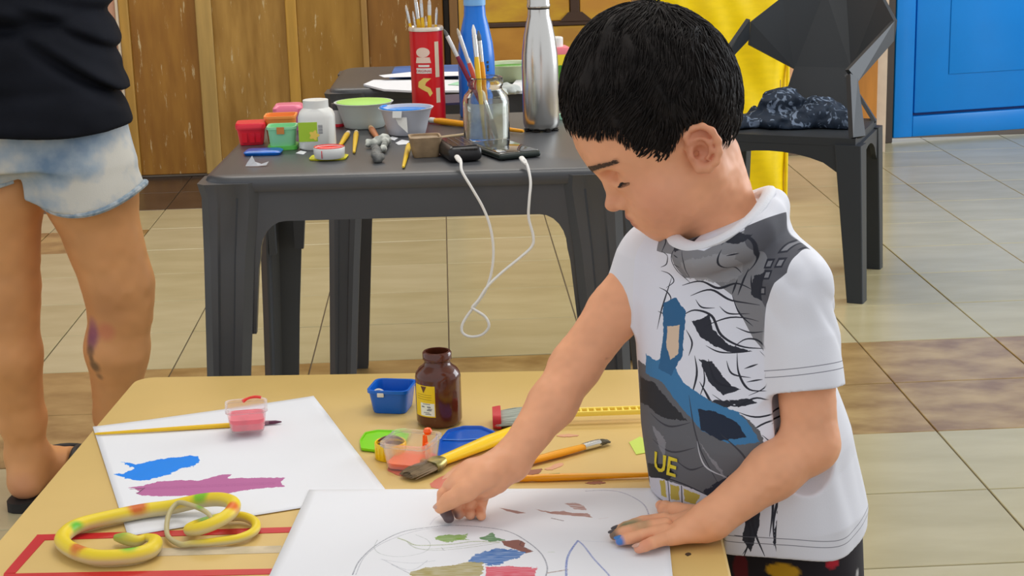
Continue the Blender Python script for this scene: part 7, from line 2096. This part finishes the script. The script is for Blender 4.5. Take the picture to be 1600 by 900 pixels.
def afold(p):
    d = 0.004 * vnoise(p * np.array((1, 1, 2.2)), 9, 3) + 0.0018 * vnoise(p, 30, 2)
    for x0, z0, sl, am, wd in ((-0.74, 0.905, 0.12, 0.016, 0.014), (-0.70, 0.955, -0.25, 0.008, 0.012), (-0.65, 0.83, -0.75, 0.008, 0.011), (-0.60, 0.80, -0.80, 0.008, 0.010), (-0.78, 0.79, 0.05, 0.005, 0.012), (-0.80, 0.72, -0.06, 0.005, 0.010), (-0.62, 0.88, -0.6, 0.007, 0.010)):
        l = (p[:, 2] - z0) - sl * (p[:, 0] - x0)
        w = np.exp(-((p[:, 0] - x0) / 0.13) ** 2)
        d = d + am * w * np.exp(-(l / wd) ** 2) - am * 0.55 * w * np.exp(-((l - 2.2 * wd) / (1.3 * wd)) ** 2)
    return d
sh += [Prim(afold, (-0.75, 3, 1.0), 1, 0, 'disp'), Prim(lambda p: p[:, 2] - (0.728 + 0.010 * np.sin(p[:, 0] * 14 + 1.0) + 0.05 * (p[:, 0] + 0.66)), (-0.75, 3, 0.7), 1, 0.004, 'sub'),
       ell((-0.752, 3.03, 1.40), (0.075, 0.07, 0.05), 0.01, 'sub')]
M_bshirt = mat('black_cotton', (0.0075, 0.0085, 0.0125), 0.8, var=0.15, vscale=12, bump=0.05, bscale=500, spec=0.12)
sdf_obj('t_shirt', sdf_mesh(sh, (-1.06, 2.80, 0.66), (-0.44, 3.18, 1.44), 0.0045), M_bshirt, adult)
sht = [column([(0.66, -0.748, 3.00, 0.172, 0.114), (0.74, -0.748, 3.00, 0.166, 0.116), (0.80, -0.748, 3.00, 0.150, 0.105)], AX, AYd, 0.03)]
for hpt, kn in ((hipRa, kneeR), (hipLa, kneeL)):
    sht += [cap(hpt + (0.0, 0, -0.06), hpt * .38 + kn * .62, 0.096, 0.102, 0.03)]
slit = -0.752
sht += [Prim(lambda p: 0.003 * vnoise(p * np.array((1, 1, .6)), 18, 2), (-0.75, 3, .7), 1, 0, 'disp'),
        Prim(lambda p: p[:, 2] - (0.580 + np.where(p[:, 0] > slit, 3.0 * (p[:, 0] + 0.650) ** 2 + 0.06 * (p[:, 0] + 0.65), 0.045 + 0.25 * (p[:, 0] + 0.83))), (-0.75, 3, .6), 1, 0.003, 'sub')]
legs_in = []
for hpt, kn in ((hipRa, kneeR), (hipLa, kneeL)):
    legs_in.append(cap(hpt * .45 + kn * .55, hpt * .1 + kn * .9, 0.086, 0.088, 0.003, 'sub'))
M_denim = mat('washed_denim', (0.22, 0.31, 0.42), 0.85, bump=0.15, bscale=400)
nt = M_denim.node_tree
tc = nt.nodes.new('ShaderNodeTexCoord')
nz_ = nt.nodes.new('ShaderNodeTexNoise'); nz_.inputs['Scale'].default_value = 9.0; nz_.inputs['Detail'].default_value = 5
nt.links.new(tc.outputs['Object'], nz_.inputs['Vector'])
rp = nt.nodes.new('ShaderNodeValToRGB')
rp.color_ramp.elements[0].position = 0.36; rp.color_ramp.elements[0].color = (0.17, 0.26, 0.38, 1)
rp.color_ramp.elements[1].position = 0.60; rp.color_ramp.elements[1].color = (0.62, 0.60, 0.54, 1)
e_ = rp.color_ramp.elements.new(0.48); e_.color = (0.36, 0.43, 0.50, 1)
nt.links.new(nz_.outputs['Fac'], rp.inputs['Fac'])
nt.links.new(rp.outputs['Color'], nt.nodes['Principled BSDF'].inputs['Base Color'])
VD, QD = sdf_mesh(sht + legs_in, (-1.02, 2.82, 0.50), (-0.48, 3.18, 0.86), 0.0045)
so = sdf_obj('denim_shorts', (VD, QD), M_denim, adult)
# rolled, stitched hem of the right leg
hem_pts = []
M_hem = mat('denim_hem', (0.20, 0.28, 0.36), 0.9, color2=(0.52, 0.55, 0.56), vscale=70)
for hpt, kn, rr_ in ((hipRa, kneeR, 0.0955), (hipLa, kneeL, 0.0955)):
    c0 = hpt * .40 + kn * .60
    pts = []
    for a_ in np.linspace(0, 2 * math.pi, 33)[:-1]:
        x = c0[0] + rr_ * 0.985 * math.cos(a_); y = c0[1] + rr_ * 0.985 * math.sin(a_)
        z = (0.580 + 3.0 * (x + 0.650) ** 2 + 0.06 * (x + 0.65)) if x > slit else (0.625 + 0.25 * (x + 0.83))
        if (hpt is hipRa and x < slit + 0.002) or (hpt is hipLa and x > slit - 0.002):
            continue
        pts.append((a_, x, y, z))
    pts.sort(key=lambda q: (q[0] + (math.pi if hpt is hipRa else 0)) % (2 * math.pi))
    obj('hem', tube(smooth_path([q[1:] for q in pts], 2), 0.0058, 8), M_hem, so, world=True)
M_flip = mat('flip_flop_rubber', (0.016, 0.015, 0.016), 0.6)
for heel, ball, df, sdv in SOLE:
    t0 = heel - df * 0.045
    L_ = 0.255
    d2 = nrm((df[0], df[1], 0)); s2 = np.array((-d2[1], d2[0], 0))
    ring = []
    for a_ in np.linspace(0, 2 * math.pi, 29)[:-1]:
        u = 0.5 - 0.5 * math.cos(a_)
        w = (0.036 + 0.010 * u) * math.sin(a_) * (1.0 if 0.1 < u < 0.9 else 1.0)
        w = np.sign(math.sin(a_)) * (0.036 + 0.010 * u) * abs(math.sin(a_)) ** 0.6
        p = t0 + d2 * L_ * u + s2 * w
        ring.append((p[0], p[1]))
    so_ = obj('flip_flop', slab(ring, 0.001, 0.019), M_flip, adult, world=True, angle=50)
    toe = ball + d2 * 0.035
    for sg in (1, -1):
        p0 = heel + d2 * 0.075 + s2 * 0.040 * sg
        mid = heel + d2 * 0.12 + s2 * 0.030 * sg
        obj('strap', tube(smooth_path([(p0[0], p0[1], 0.017), (mid[0] , mid[1], 0.066), (toe[0], toe[1], 0.050), (toe[0] + d2[0] * 0.012, toe[1] + d2[1] * 0.012, 0.018)], 5), 0.0062, 8), M_flip, so_, world=True)
